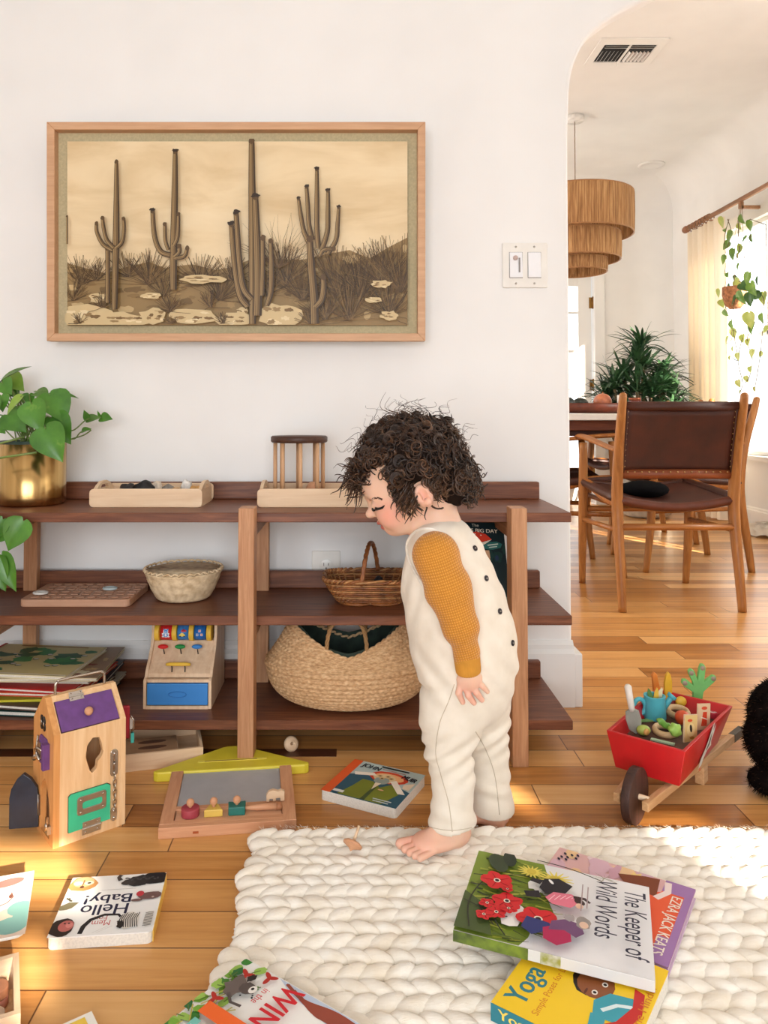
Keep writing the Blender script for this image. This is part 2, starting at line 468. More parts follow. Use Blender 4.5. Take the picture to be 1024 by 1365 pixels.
# ------------------------------------------------------------------ door at the far end of the dining room
d = tag(MB().build('door_1'), kind='structure') if False else None
door = bpy.data.objects.new('door_1', None); COL.objects.link(door); door['kind'] = 'structure'; door.location = (DX0, YF, 0)
m = MB(); w = DX1-DX0
m.box((-.09, -.02, 0), (0, .0, DZ1+.09), trimw); m.box((w, -.02, 0), (w+.085, .0, DZ1+.09), trimw); m.box((0, -.02, DZ1), (w, .0, DZ1+.09), trimw)
m.build('door_casing', door, bevel=.004)
m = MB(); g0, g1 = .13, w-.12; mu = [.30, .62, .94, 1.26, 1.58, 1.80]
m.box((.01, .03, .01), (g0, .07, DZ1-.01), trimw); m.box((g1, .03, .01), (w-.01, .07, DZ1-.01), trimw)
m.box((g0, .03, .01), (g1, .07, .30), trimw); m.box((g0, .03, 1.80), (g1, .07, DZ1-.01), trimw)
for z in mu[1:-1]: m.box((g0, .035, z-.011), (g1, .065, z+.011), trimw)
for x in (g0+(g1-g0)/3, g0+2*(g1-g0)/3): m.box((x-.011, .035, .30), (x+.011, .065, 1.80), trimw)
m.build('door_leaf', door, bevel=.003)
gm, nt, b = newmat('window_glass'); b.inputs['Base Color'].default_value = (1, 1, 1, 1); b.inputs['Metallic'].default_value = 1; b.inputs['Roughness'].default_value = .02
tp = nt.nodes.new('ShaderNodeBsdfTransparent'); mxs = nt.nodes.new('ShaderNodeMixShader'); mxs.inputs[0].default_value = .05
nt.links.new(tp.outputs[0], mxs.inputs[1]); nt.links.new(b.outputs[0], mxs.inputs[2]); nt.links.new(mxs.outputs[0], nt.nodes['Material Output'].inputs['Surface'])
m = MB(); m.box((g0, .048, .30), (g1, .052, 1.80), gm); m.build('door_pane', door)
brass = mat('brass_hinge', (150, 112, 60), .35, 1.0)
for z in (.25, .98, 1.66):
    m = MB(); m.cyl((w-.002, .012, z-.05), (w-.002, .012, z+.05), .008, 10, brass); m.box((w-.03, .02, z-.045), (w, .03, z+.045), brass); m.build('hinge', door)

# ------------------------------------------------------------------ dining window
def window(name, y0, y1, z0, z1, mull_y=(), mull_z=(), x=XR):
    w_ = bpy.data.objects.new(name, None); COL.objects.link(w_); w_['kind'] = 'structure'; w_.location = (x, y0, z0)
    a, h = y1-y0, z1-z0; m = MB(); t = .030
    m.box((.02, 0, 0), (.07, t, h), trimw); m.box((.02, a-t, 0), (.07, a, h), trimw); m.box((.02, t, 0), (.07, a-t, t), trimw); m.box((.02, t, h-t), (.07, a-t, h), trimw)
    for q in mull_y: m.box((.03, q-.010, t), (.06, q+.010, h-t), trimw)
    for q in mull_z: m.box((.03, t, q-.014), (.06, a-t, q+.014), trimw)
    m.build('window_frame', w_, bevel=.003)
    m = MB(); m.box((-.03, -.05, -.035), (.02, a+.05, 0), trimw); m.build('window_sill', w_, bevel=.005)
    m = MB(); m.box((.044, t, t), (.047, a-t, h-t), gm); m.build('window_pane', w_)
    return w_
w1 = window('window_1', WY0, WY1, WZ0, WZ1, mull_z=(.80,), mull_y=(.6,))
m = MB()
for y0, y1 in ((-.075, 0), (WY1-WY0, WY1-WY0+.075)): m.box((-.016, y0, 0), (0, y1, WZ1-WZ0+.08), trimw)
m.box((-.016, 0, WZ1-WZ0), (0, WY1-WY0, WZ1-WZ0+.08), trimw); m.build('window_casing', w1, bevel=.003)
w2 = window('window_2', .56, .92, .62, 2.0, mull_y=(.18,))
sheer, nt, b = newmat('sheer_curtain'); b.inputs['Base Color'].default_value = lin((250, 246, 238)); b.inputs['Roughness'].default_value = .9
def curtain_wave(y0, y1, z0, z1, x, amp=.03, waves=7, n=90, gather=.0, seed=1):
    R = random.Random(seed); ph = [R.uniform(0, 6) for _ in range(3)]; vs = []; rows = 14
    for j in range(rows+1):
        v = j/rows; z = z0+(z1-z0)*v
        for i in range(n+1):
            u = i/n; a = amp*(1.0-.25*v)
            dx = a*math.sin(2*PI*waves*u+ph[0])+.3*a*math.sin(2*PI*waves*2.3*u+ph[1]+1.2*v)
            vs.append((x+dx, y0+(y1-y0)*u+.008*math.sin(3*v+ph[2]+u*9), z))
    fs = [(j*(n+1)+i, j*(n+1)+i+1, (j+1)*(n+1)+i+1, (j+1)*(n+1)+i) for j in range(rows) for i in range(n)]
    return vs, fs
# off-camera windows of the living room, with added white panels that keep the sun out
wr = window('window_3', -2.9, -.6, .5, 2.2, mull_y=(1.15,))
sun_block = mat('white_sun_block', (248, 246, 240), .9, var=.01)
m = MB(); m.box((.075, 0, 0), (.08, 2.3, 1.7), sun_block); m.build('sun_block_panel', wr)
wb = bpy.data.objects.new('window_4', None); COL.objects.link(wb); wb['kind'] = 'structure'; wb.location = (-1.3, YB, .22)
m = MB(); t = .05; W_, H_ = 2.2, 1.52
m.box((0, -.018, 0), (t, .01, H_), trimw); m.box((W_-t, -.018, 0), (W_, .01, H_), trimw); m.box((t, -.018, 0), (W_-t, .01, t), trimw); m.box((t, -.018, H_-t), (W_-t, .01, H_), trimw); m.box((W_/2-.02, -.005, t), (W_/2+.02, .01, H_-t), trimw)
m.build('window_frame', wb); m = MB(); m.box((0, -.02, 0), (W_, -.016, H_), sun_block); m.build('sun_block_panel', wb)

# outside: a pale board fence and hedge seen through the dining window and door
fence = mat('pale_outdoor_boards', (214, 222, 226), .8, var=.05, scale=5)
m = MB()
for i in range(46):
    y = 1.2+i*.12; m.box((4.1, y, -.2), (4.13, y+.112, 1.55), fence)
m.box((4.06, 1.2, .2), (4.1, 6.7, .3), fence); m.box((4.06, 1.2, 1.2), (4.1, 6.7, 1.3), fence)
m.build('board_fence', label='pale board fence outside, seen through the dining room window', cat='fence')
ground = mat('outdoor_concrete', (196, 196, 190), .9, scale=3)
m = MB(); m.box((-3, YF+.6, -.25), (7, 12, -.2), ground); m.box((XR+.2, YB, -.25), (7, YF+.6, -.2), ground); struct('floor_outside', m)

# ------------------------------------------------------------------ light
def area(name, loc, rot, sx, sy, power, col=(1, 1, 1)):
    l = bpy.data.lights.new(name, 'AREA'); l.shape = 'RECTANGLE'; l.size = sx; l.size_y = sy; l.energy = power; l.color = col
    o = bpy.data.objects.new(name, l); COL.objects.link(o); o.location = loc; o.rotation_euler = rot; return o
area('daylight_right_window', (XR+.03, -1.75, 1.35), (0, PI/2, 0), 1.6, 2.2, 10, (1, .95, .87))  # lamp in front of the blocked window, in place of its daylight
area('daylight_back_window', (-.20, YB-.012, .98), (PI/2, 0, 0), 2.1, 1.44, 55, (.86, .93, 1))  # lamp low behind the camera, sized for frontal fill
pw = area('portal_dining_window', (XR+.12, (WY0+WY1)/2, (WZ0+WZ1)/2), (0, PI/2, 0), WZ1-WZ0, WY1-WY0, 1); pw.data.cycles.is_portal = True
pd = area('portal_door', ((DX0+DX1)/2, YF+.2, 1.0), (-PI/2, 0, 0), DX1-DX0, 1.8, 1); pd.data.cycles.is_portal = True
# lamp in the near dining window, plus an added fill lamp at the closed left wall
area('daylight_dining_window', (XR+.075, .74, 1.3), (0, PI/2, 0), 1.2, .3, 22, (1, .95, .88))
area('fill_left_dining', (XL+.03, 2.6, 1.4), (0, -PI/2, 0), 1.8, 2.6, 64, (1, .98, .94))
sun = bpy.data.lights.new('sun', 'SUN'); sun.energy = 26; sun.angle = math.radians(.9); sun.color = (1, .9, .76)
so = bpy.data.objects.new('sun', sun); COL.objects.link(so)
EL = math.radians(22); dv = Vector((-.478*math.cos(EL), .878*math.cos(EL), -math.sin(EL)))
so.rotation_euler = dv.to_track_quat('-Z', 'Y').to_euler(); so.location = (4, -6, 4)
wd = bpy.data.worlds.new('world'); SC.world = wd; wd.use_nodes = True
nt = wd.node_tree; bg = nt.nodes['Background']; bg.inputs['Color'].default_value = (.86, .93, 1, 1); bg.inputs['Strength'].default_value = 3.4
SC.view_settings.exposure = .27
# ------------------------------------------------------------------ long low shelving unit
SZ = (.53, .305, .078)             # top surfaces of the three boards
SXR, SXL = .482, -1.45
unit = thing('shelving_unit', 'long low open shelving unit with dark walnut boards and light oak legs', 'shelf', (0, -.17, 0))
for i, z in enumerate(SZ):
    m = MB(); m.box((SXL, -.30+.17, z-.021), (SXR, -.018+.17, z), walnut); m.build('shelf_board', unit, bevel=.0015, seg=1)
    m = MB(); m.box((SXL, -.038+.17, z), (SXR-.006, -.018+.17, z+.044), walnut); m.build('back_rail', unit, bevel=.003)
for x0 in (-.825, -.244, .339):
    x1 = x0+.034
    m = MB(); m.box((x0, -.352+.17, 0), (x1, -.3005+.17, .546), oak); m.build('leg', unit, bevel=.002)
    m = MB(); m.box((x0, -.062+.17, 0), (x1, -.039+.17, SZ[0]-.022), oak); m.build('leg', unit, bevel=.002)
    for z in SZ:
        m = MB(); m.box((x0+.006, -.30+.17, z-.021-.036), (x1-.006, -.063+.17, z-.0215), oak_y); m.build('side_rail', unit, bevel=.002)

# ------------------------------------------------------------------ framed desert photograph
pic = thing('framed_photograph', 'wide framed sepia photograph of tall desert cacti on the white wall', 'picture', (-.294, -.034, .932), rot=(.03, 0, 0))
fw, fh, ft, fd = .956, .553, .0195, .03
frame_w = wood('frame_blond_wood', (196, 150, 112), (214, 170, 132), 'X', 8, .5, 12)
m = MB()
def mit(a, b, c, d):                # a mitred bar from four outline points
    m.prism([a, b, c, d], 0, fd, frame_w, T=Matrix.Rotation(PI/2, 4, 'X'))
W2 = fw/2
mit((-W2, 0), (W2, 0), (W2-ft, ft), (-W2+ft, ft)); mit((W2, 0), (W2, fh), (W2-ft, fh-ft), (W2-ft, ft))
mit((W2, fh), (-W2, fh), (-W2+ft, fh-ft), (W2-ft, fh-ft)); mit((-W2, fh), (-W2, 0), (-W2+ft, ft), (-W2+ft, fh-ft))
m.build('frame', pic, bevel=.001, seg=1)
linen = mat('linen_mat_board', (198, 184, 146), .9, var=.04, scale=200, bmp=.2, bscale=600)
m = MB(); m.box((-W2+.004, .001-.004, .004), (W2-.004, .001, fh-.004), linen); m.build('mat_board', pic)
pw_, ph_ = .866, .468
# sepia print
sky, nt, b = newmat('sepia_cloudy_sky_print'); v = texco(nt, scale=(2.2, 7, 1)); f = noise(nt, v, 1.7, 4, .55, .6)
nt.links.new(ramp(nt, f, [(.3, (214, 186, 140)), (.55, (232, 208, 166)), (.8, (240, 220, 182))]), b.inputs['Base Color']); b.inputs['Roughness'].default_value = .5
MATS['sepia_sky'] = sky
a = Art(pw_, ph_, .0002, .00001)
U = lambda x, y: ((x-83)/864, 1-(y-75)/468)
a.poly([(0, 0), (1, 0), (1, 1), (0, 1)], sky)
R = random.Random(5)
hor = [(83, 345), (130, 356), (180, 368), (230, 350), (290, 340), (330, 352), (400, 358), (460, 365), (500, 350), (560, 330), (620, 330), (680, 345), (740, 325), (800, 318), (850, 335), (900, 305), (947, 290)]
a.poly([U(83, 543)]+[U(x, y+34+R.uniform(-5, 12)) for x, y in hor]+[U(947, 543)], (150, 122, 78))
def hy(x):
    for (x0, y0), (x1, y1) in zip(hor, hor[1:]):
        if x0 <= x <= x1: return y0+(y1-y0)*(x-x0)/(x1-x0)
    return 340
for i in range(120):
    x = R.uniform(85, 945); y = R.uniform(hy(x)+20, 540); a.blob(*U(x, max(y, hy(x)+55)), R.uniform(.01, .03), R.uniform(.004, .012), R.choice([(166, 136, 88), (136, 108, 66), (118, 92, 54), (196, 168, 120)]), jit=.3, seed=i)
def brush(x, y, r, n, cols, up=1.0, wd=.0012, spread=1.4):
    for i in range(n):
        an = R.gauss(0, spread/2); L = r*R.uniform(.5, 1.05); x1 = x+L*math.sin(an); y1 = y-L*math.cos(an)*up
        mx_, my_ = (x+x1)/2+R.uniform(-4, 4), (y+y1)/2
        a.stroke([U(min(946, max(84, q)), min(542, max(76, p))) for q, p in ((x+R.uniform(-5, 5), y), (mx_, my_), (x1, y1))], wd*R.uniform(.6, 1.3), R.choice(cols))
DK = [(74, 52, 26), (92, 68, 36), (110, 84, 48), (60, 42, 20), (134, 106, 64)]
for x, y, r, n in ((120, 440, 80, 60), (100, 480, 60, 50), (160, 430, 60, 50), (240, 420, 66, 50), (290, 440, 90, 90), (330, 470, 70, 60), (420, 440, 80, 70), (470, 480, 90, 70), (500, 430, 70, 60), (590, 470, 80, 60), (640, 440, 110, 90), (680, 480, 100, 70), (770, 470, 130, 130), (830, 470, 130, 120), (880, 440, 120, 100), (930, 460, 150, 120), (900, 520, 110, 90), (800, 530, 120, 90), (740, 530, 80, 60)):
    brush(x, y, r, n, DK)
# bare tree behind the middle cactus
for i in range(46):
    an = R.uniform(-1.1, 1.1); L = R.uniform(60, 150); x, y = 622, 400
    pts = [(x, y)]
    for k in range(4):
        x += L/4*math.sin(an); y -= L/4*math.cos(an); an += R.uniform(-.35, .35); pts.append((x, y))
    a.stroke([U(*p) for p in pts], .0018, R.choice(DK[:3]), taper=True)
# rocks
for i, (x, y, rx, ry) in enumerate(((140, 520, 60, 30), (165, 475, 22, 12), (230, 530, 60, 18), (305, 520, 34, 20), (410, 522, 60, 22), (510, 530, 46, 16), (625, 520, 52, 32), (530, 508, 16, 10), (880, 440, 26, 10), (900, 520, 24, 12), (430, 428, 60, 10), (300, 470, 26, 8), (860, 480, 20, 8))):
    a.blob(*U(x, y), rx/864, ry/864, (206, 182, 136), n=16, jit=.22, seed=i)
    for k in range(7): a.blob(*U(x+R.uniform(-.7, .7)*rx, y+R.uniform(-.6, .6)*ry), rx/864*.2, ry/864*.16, R.choice([(150, 122, 80), (226, 206, 164), (120, 92, 54)]), jit=.4, seed=i*9+k)
for x, y, r, n in ((120, 540, 30, 26), (350, 540, 26, 30), (480, 540, 30, 30), (700, 540, 40, 40), (180, 500, 40, 40), (350, 510, 50, 50), (450, 500, 50, 50)): brush(x, y, r, n, DK)
def cactus(pts, wd, tip=False):
    W = [w/864 for w in wd] if isinstance(wd, (list, tuple)) else wd/864
    P = smooth_path([(x, y, 0) for x, y in pts], 4); WW = lerps([w for w in (wd if isinstance(wd, (list, tuple)) else [wd]*len(pts))], 4)
    pp = [(max(90, p.x), max(78, min(541, p.y))) for p in P]
    a.stroke([U(*p) for p in pp], [w/864 for w in WW], (64, 46, 24))
    k = max(WW)*.12
    a.stroke([U(p[0]-w*.1, p[1]) for p, w in zip(pp, WW)], [w*.62/864 for w in WW], (124, 98, 60))
    for q in (-.32, -.12, .08): a.stroke([U(p[0]+w*q, p[1]) for p, w in zip(pp, WW)], .0012, (168, 140, 96) if q < 0 else (88, 64, 36))
    x, y = pp[-1]; a.blob(*U(x, y), WW[-1]*.56/864, WW[-1]*.6/864, (92, 68, 38), jit=.15, seed=int(x))
    if tip: a.blob(*U(x, y-3), WW[-1]*.7/864, WW[-1]*.4/864, (50, 34, 18), jit=.35, seed=int(x+1))
C = cactus
C([(86, 340), (86, 270)], 5); C([(192, 488), (192, 420), (192, 350)], 12)
C([(209, 504), (211, 420), (213, 340), (214, 250), (214, 132)], [15, 16, 18, 15, 9])
C([(205, 356), (180, 340), (165, 310), (164, 288)], [12, 11, 10, 9]); C([(208, 350), (190, 330), (182, 300), (179, 274)], [12, 11, 10, 9]); C([(213, 350), (228, 335), (233, 305), (232, 276)], [12, 11, 10, 9])
C([(357, 455), (357, 400), (359, 300), (361, 200), (362, 107)], [17, 19, 18, 16, 11], True)
C([(350, 368), (325, 358), (310, 320), (305, 256)], [15, 14, 13, 11], True); C([(345, 355), (337, 330), (336, 290)], [10, 10, 9]); C([(358, 345), (368, 320), (370, 265)], [11, 11, 9])
C([(360, 372), (372, 360), (372, 345)], [12, 11, 10]); C([(362, 376), (385, 370), (392, 350)], [12, 11, 10])
C([(556, 542), (556, 420), (556, 300), (555, 200), (554, 80)], [17, 19, 20, 18, 14])
C([(545, 498), (525, 470), (512, 400), (503, 290)], [17, 17, 15, 13], True); C([(555, 480), (533, 450), (523, 380), (515, 262)], [17, 17, 15, 13], True)
C([(568, 520), (570, 450), (568, 350), (563, 220)], [22, 22, 20, 15], True); C([(580, 470), (582, 400), (582, 325)], 13); C([(592, 495), (602, 460), (604, 400), (602, 332)], [12, 15, 14, 11])
C([(722, 350), (718, 300), (718, 230), (718, 152)], [14, 13, 12, 9], True); C([(700, 340), (686, 310), (678, 270), (672, 226)], [14, 12, 11, 8], True); C([(706, 330), (698, 290), (695, 240), (692, 196)], [14, 12, 11, 9], True)
C([(730, 355), (744, 310), (746, 260), (746, 206)], [14, 13, 12, 9], True); C([(745, 365), (766, 330), (770, 290), (773, 248)], [13, 12, 11, 8], True); C([(725, 372), (735, 355), (760, 352)], [9, 12, 10])
C([(712, 541), (710, 470), (704, 400), (700, 328)], [22, 22, 20, 15]); C([(715, 498), (730, 480), (735, 450), (734, 424)], [16, 17, 16, 13])
o = a.build('print', pic, loc=(-W2+.046, -.013, .041), rot=(PI/2, 0, 0))
m = MB(); m.box((-W2+.046, -.0128, .041), (-W2+.046+pw_, -.003, .041+ph_), mat('print_backing', (70, 58, 40), .8)); m.build('print_backing', pic)

# ------------------------------------------------------------------ switch and outlet
plate = mat('white_plastic', (240, 236, 228), .3, var=.01)
sw = thing('light_switch', 'white double light switch plate on the wall beside the arch', 'light switch', (.45, 0, 1.135))
def plate_mesh(w, h, t, holes=()):
    m = MB(); m.prism(rrect(w, h, .004, 3, -w/2, -h/2), 0, t, plate, T=Matrix.Rotation(PI/2, 4, 'X')); return m
plate_mesh(.118, .118, .006).build('plate', sw, bevel=.002)
dark = mat('shadow_gap', (150, 142, 138), .7)
for x in (-.024, .024):
    m = MB(); m.box((x-.0175, -.0064, -.034), (x+.0175, -.006, .034), dark); m.build('rocker_gap', sw)
    m = MB(); m.add([(x-.0165, -.0066, -.033), (x+.0165, -.0066, -.033), (x+.0165, -.0066, .033), (x-.0165, -.0066, .033), (x-.0165, -.012, -.033), (x+.0165, -.012, -.033), (x+.0165, -.0085, .033), (x-.0165, -.0085, .033)], [(0, 1, 2, 3), (4, 7, 6, 5), (0, 4, 5, 1), (2, 6, 7, 3), (0, 3, 7, 4), (1, 5, 6, 2)], mat('switch_white', (246, 246, 248), .25, var=.01)); m.build('rocker', sw, bevel=.001)
m = MB(); m.box((-.018, -.0128, -.02), (-.014, -.012, .018), dark); m.cyl((-.026, -.0088, .018), (-.026, -.0125, .018), .0065, 14, mat('dimmer_pink', (214, 190, 182), .4)); m.build('dimmer_slide', sw)
for x in (-.024, .024):
    for z in (-.048, .048):
        m = MB(); m.cyl((x, -.006, z), (x, -.0072, z), .0028, 10, steel); m.build('screw', sw)
ou = thing('wall_outlet', 'white wall outlet plate just above the middle shelf board', 'outlet', (-.068, 0, .335))
plate_mesh(.074, .118, .005).build('plate', ou, bevel=.002)
for z in (-.02, .022):
    m = MB(); m.cyl((0, -.005, z), (0, -.0075, z), .0165, 20, plate); m.build('socket', ou, bevel=.0008)
    m = MB(); m.cbox((-.006, -.0077, z+.003), (.002, .0006, .008), dark); m.cbox((.006, -.0077, z+.003), (.002, .0006, .006), dark); m.cyl((0, -.0074, z-.007), (0, -.0079, z-.007), .0024, 8, dark); m.build('slots', ou)

# ------------------------------------------------------------------ leaves
leaf_green = None
def leafmat(name, c1, c2, c3=None, rough=.35, sc=14):
    m, nt, b = newmat(name); v = texco(nt); f = noise(nt, v, sc, 4, .6)
    nt.links.new(ramp(nt, f, [(.3, c1), (.62, c2), (.8, c3 or c2)]), b.inputs['Base Color'])
    b.inputs['Roughness'].default_value = rough; b.inputs['Transmission Weight'].default_value = .0
    b.inputs['Subsurface Weight'].default_value = .12; b.inputs['Subsurface Radius'].default_value = (.002, .006, .001); b.inputs['Subsurface Scale'].default_value = 1
    MATS[name] = m; return m
pothos = leafmat('pothos_leaf', (56, 104, 30), (84, 140, 44), (166, 190, 92))
pothos_l = leafmat('pothos_leaf_pale', (104, 146, 48), (148, 178, 74), (196, 206, 120))
pothos_s = leafmat('pothos_stem', (92, 120, 52), (120, 140, 70))
def leaf(m, base, tip, nrm, wr=.8, mt=None, curl=.12, n=8):
    b, t = Vector(base), Vector(tip); ax = t-b; L = ax.length; ax.normalize()
    nv = Vector(nrm); nv = (nv-ax*nv.dot(ax)); nv = nv.normalized() if nv.length > 1e-6 else ax.orthogonal().normalized(); sd = ax.cross(nv)
    prof = [(-.10, .0, .16), (-.04, .12, .34), (.06, 0, .46), (.2, 0, .5), (.36, 0, .47), (.52, 0, .39), (.68, 0, .27), (.84, 0, .13), (1.0, 0, .0)]
    vs = []
    for i, (u, _, hw) in enumerate(prof):
        uu = max(u, 0.0) if i < 2 else u
        c = b+ax*(L*uu)+nv*(L*curl*(-(uu-.35)**2)*1.6)
        hw *= wr*L
        vs += [b+ax*(L*u)+sd*hw*1.0+nv*(hw*.32-L*curl*(u-.35)**2*1.6), b+ax*(L*u)+sd*hw*.5+nv*(hw*.1-L*curl*(u-.35)**2*1.6), c, b+ax*(L*u)-sd*hw*.5+nv*(hw*.1-L*curl*(u-.35)**2*1.6), b+ax*(L*u)-sd*hw+nv*(hw*.32-L*curl*(u-.35)**2*1.6)]
    fs = []
    for i in range(len(prof)-1):
        for k in range(4): q = i*5+k; fs.append((q, q+1, q+6, q+5))
    m.add(vs, fs, mt or pothos, True)

pot = thing('potted_pothos', 'leafy green pothos in a brass pot on the left of the top shelf', 'plant', (-.778, -.13, SZ[0]))
brassm, nt, b = newmat('brushed_brass'); v = texco(nt, scale=(1, 1, .05)); f = noise(nt, v, 60, 3)
nt.links.new(ramp(nt, f, [(.3, (176, 140, 84)), (.7, (212, 178, 120))]), b.inputs['Base Color']); b.inputs['Metallic'].default_value = 1; b.inputs['Roughness'].default_value = .24
m = MB(); m.lathe([(.0, 0), (.072, 0), (.078, .004), (.079, .02), (.079, .146), (.0765, .146), (.0765, .02), (0, .02)], 48, brassm); m.build('brass_pot', pot)
m = MB(); m.lathe([(.0, .10), (.070, .11), (.0735, .152), (.0715, .153), (.066, .13), (0, .128)], 40, mat('dark_green_plastic', (44, 66, 56), .5)); m.build('inner_pot', pot)
m = MB(); m.ell((0, 0, .122), (.066, .066, .014), mat('potting_soil', (52, 38, 28), .95, var=.3, scale=120, bmp=.6), 20, 8); m.build('soil', pot)
org = Vector((-.778, -.13, SZ[0]))
def zp(x, y, d): return at_y(x/5.94, 470+y/5.94, d)-org
fo = MB(); st = MB()
LV = [((20, 215), (240, 92), -.12, .42, (-.2, -.5, .9), 1), ((70, 200), (190, 300), -.10, .95, (.2, -1, .5), 2), ((15, 235), (90, 330), -.16, 1.1, (0, -1, .4), 0), ((375, 345), (240, 330), -.15, .75, (.0, -.7, .8), 1),
      ((395, 330), (525, 560), -.19, .95, (.5, -1, .45), 0), ((250, 400), (330, 635), -.22, .95, (-.2, -1, .35), 0), ((405, 515), (560, 722), -.20, .9, (.3, -1, .25), 0), ((360, 600), (490, 868), -.235, .95, (-.1, -1, .3), 0),
      ((165, 345), (45, 490), -.21, .5, (-.4, -1, .5), 2), ((60, 490), (205, 630), -.20, 1.0, (0, -1, .4), 0), ((10, 340), (20, 470), -.18, .9, (.2, -1, .3), 0), ((110, 390), (200, 330), -.12, .9, (0, -.6, .8), 0),
      ((300, 300), (390, 345), -.10, .9, (0, -.5, 1), 1), ((390, 330), (625, 345), -.10, .45, (.2, -.4, 1), 0), ((430, 420), (455, 500), -.08, .5, (.8, -.6, .1), 0), ((230, 330), (210, 450), -.10, .9, (0, -1, .2), 0),
      ((690, 525), (665, 455), -.1, .7, (.5, -1, 0), 0), ((690, 530), (800, 510), -.1, .6, (0, -1, .6), 1), ((800, 515), (890, 525), -.1, .85, (.1, -1, .5), 0), ((795, 510), (770, 460), -.1, .4, (0, -1, 0), 0), ((650, 620), (720, 600), -.1, .55, (0, -1, .6), 0),
      ((-30, 560), (40, 640), -.2, 1.0, (0, -1, .4), 0), ((-90, 300), (-160, 420), -.17, .9, (0, -1, .5), 0), ((-60, 380), (-20, 500), -.2, .9, (.2, -1, .3), 0), ((-120, 500), (-200, 640), -.2, .9, (0, -1, .3), 0), ((-60, 200), (-150, 260), -.12, .8, (0, -.6, .8), 0), ((60, 250), (150, 360), -.08, 1.0, (0, -1, .6), 0)]
pal = [pothos, leafmat('pothos_leaf_back', (70, 104, 44), (96, 132, 62)), pothos_l]
for bpt, tpt, y, wr, nr, k in LV:
    B = zp(*bpt, y); T_ = zp(*tpt, y-.012); leaf(fo, B, T_, nr, wr, pal[k])
    if bpt[0] < 600:
        mid = Vector((0, 0, .135)).lerp(B, .55)+Vector((0, -.0, .03)); st.tube(smooth_path([(rnd.uniform(-.03, .03), rnd.uniform(-.03, .03), .125), mid, B], 5), .0018, 6, pothos_s)
for pts in ([(430, 560, -.12), (565, 620, -.11), (690, 528, -.1), (800, 512, -.1)], [(400, 600, -.13), (570, 685, -.11), (640, 630, -.1), (720, 608, -.1)], [(570, 682, -.11), (660, 655, -.1), (722, 615, -.1)], [(-80, 860, -.24), (0, 835, -.25), (150, 812, -.25), (290, 790, -.24)], [(-60, 740, -.22), (0, 720, -.225), (110, 690, -.22), (190, 668, -.2)], [(0, 560, -.2), (60, 630, -.2), (120, 690, -.2)], [(160, 350, -.2), (140, 430, -.2), (160, 500, -.19)]):
    st.tube(smooth_path([zp(*p) for p in pts], 6), .0026 if pts[0][1] > 700 else .0016, 6, pothos_s)
# the vine that hangs below the top board
def zq(x, y, d): return at_y(x/3.01, 460+y/3.01, d)-org
for bpt, tpt, wr in (((92, 706), (28, 828), .9), ((10, 700), (-40, 790), .9), ((-10, 770), (44, 772), .7), ((5, 845), (62, 992), .55), ((-30, 860), (20, 990), .8)):
    leaf(fo, zq(*bpt, -.33), zq(*tpt, -.335), (.1, -1, .2), wr, pothos)
st.tube(smooth_path([zp(-60, 740, -.22), at_y(-30, 640, -.34)-org, at_y(-12, 690, -.345)-org, at_y(-4, 760, -.34)-org], 6), .002, 6, pothos_s)
fo.build('foliage', pot, solid=0); st.build('stems', pot)

# ------------------------------------------------------------------ shallow wooden trays on the top board
def handle_tray(name, label, x0, x1, y0, y1, z, h=.043):
    w, d = x1-x0, y1-y0; t = thing(name, label, 'tray', (x0, y0, z)); RX = Matrix.Rotation(PI/2, 4, 'X'); th = .008
    for y in (th, d):
        m = MB(); m.prism(rrect(w, h, .010, 4), 0, th, maple, T=Matrix.Translation((0, y, 0)) @ RX); m.build('long_side', t, bevel=.0012)
    m = MB(); m.box((.004, th, 0), (w-.004, d-th, .006), maple); m.build('base', t)
    RY = Matrix(((0, 0, 1, 0), (1, 0, 0, 0), (0, 1, 0, 0), (0, 0, 0, 1)))
    L = d-2*th
    out = [(0, .006), (L, .006), (L, h-.006), (L*.8, h+.006), (L*.62, h+.013), (L*.38, h+.013), (L*.2, h+.006), (0, h-.006)]
    hole = [(L*.28, h-.004), (L*.72, h-.004), (L*.66, h+.005), (L*.34, h+.005)]
    for x in (.004, w-.004-th):
        m = MB(); T = Matrix.Translation((x, th, 0)) @ RY
        # side built as strips around the hand hole
        m.prism([(0, .006), (L, .006), (L, h-.006), hole[1], hole[0], (0, h-.006)], 0, th, maple_y, T=T)
        m.prism([(0, h-.006), hole[0], hole[3], (L*.38, h+.013), (L*.2, h+.006)], 0, th, maple_y, T=T)
        m.prism([hole[3], hole[2], (L*.62, h+.013), (L*.38, h+.013)], 0, th, maple_y, T=T)
        m.prism([hole[1], (L, h-.006), (L*.8, h+.006), (L*.62, h+.013), hole[2]], 0, th, maple_y, T=T)
        m.build('handle', t)
    return t
handle_tray('wooden_tray', 'pale wooden handled tray of small stones next to the brass pot', -.613, -.350, -.205, -.052, SZ[0])
handle_tray('wooden_tray', 'pale wooden handled tray on the top shelf holding the dowel cage toy', -.222, .052, -.205, -.052, SZ[0])
ST = [('dark jagged stone at the left end of the stone tray', -.545, (.02, .016, .018), (40, 34, 34)), ('black lumpy stone in the stone tray beside the jagged one', -.505, (.026, .018, .021), (30, 28, 30)),
      ('small white and tan shell at the middle of the stone tray', -.477, (.014, .012, .02), (226, 208, 186)), ('smooth grey pebble in the stone tray', -.448, (.016, .014, .016), (140, 134, 126)),
      ('small amber stone between pebble and white figure', -.424, (.012, .010, .014), (206, 158, 104)), ('little white pointed stone in the stone tray', -.404, (.013, .011, .022), (238, 232, 224)), ('orange tan lump of stone at the right end of the stone tray', -.375, (.017, .014, .016), (212, 160, 92))]
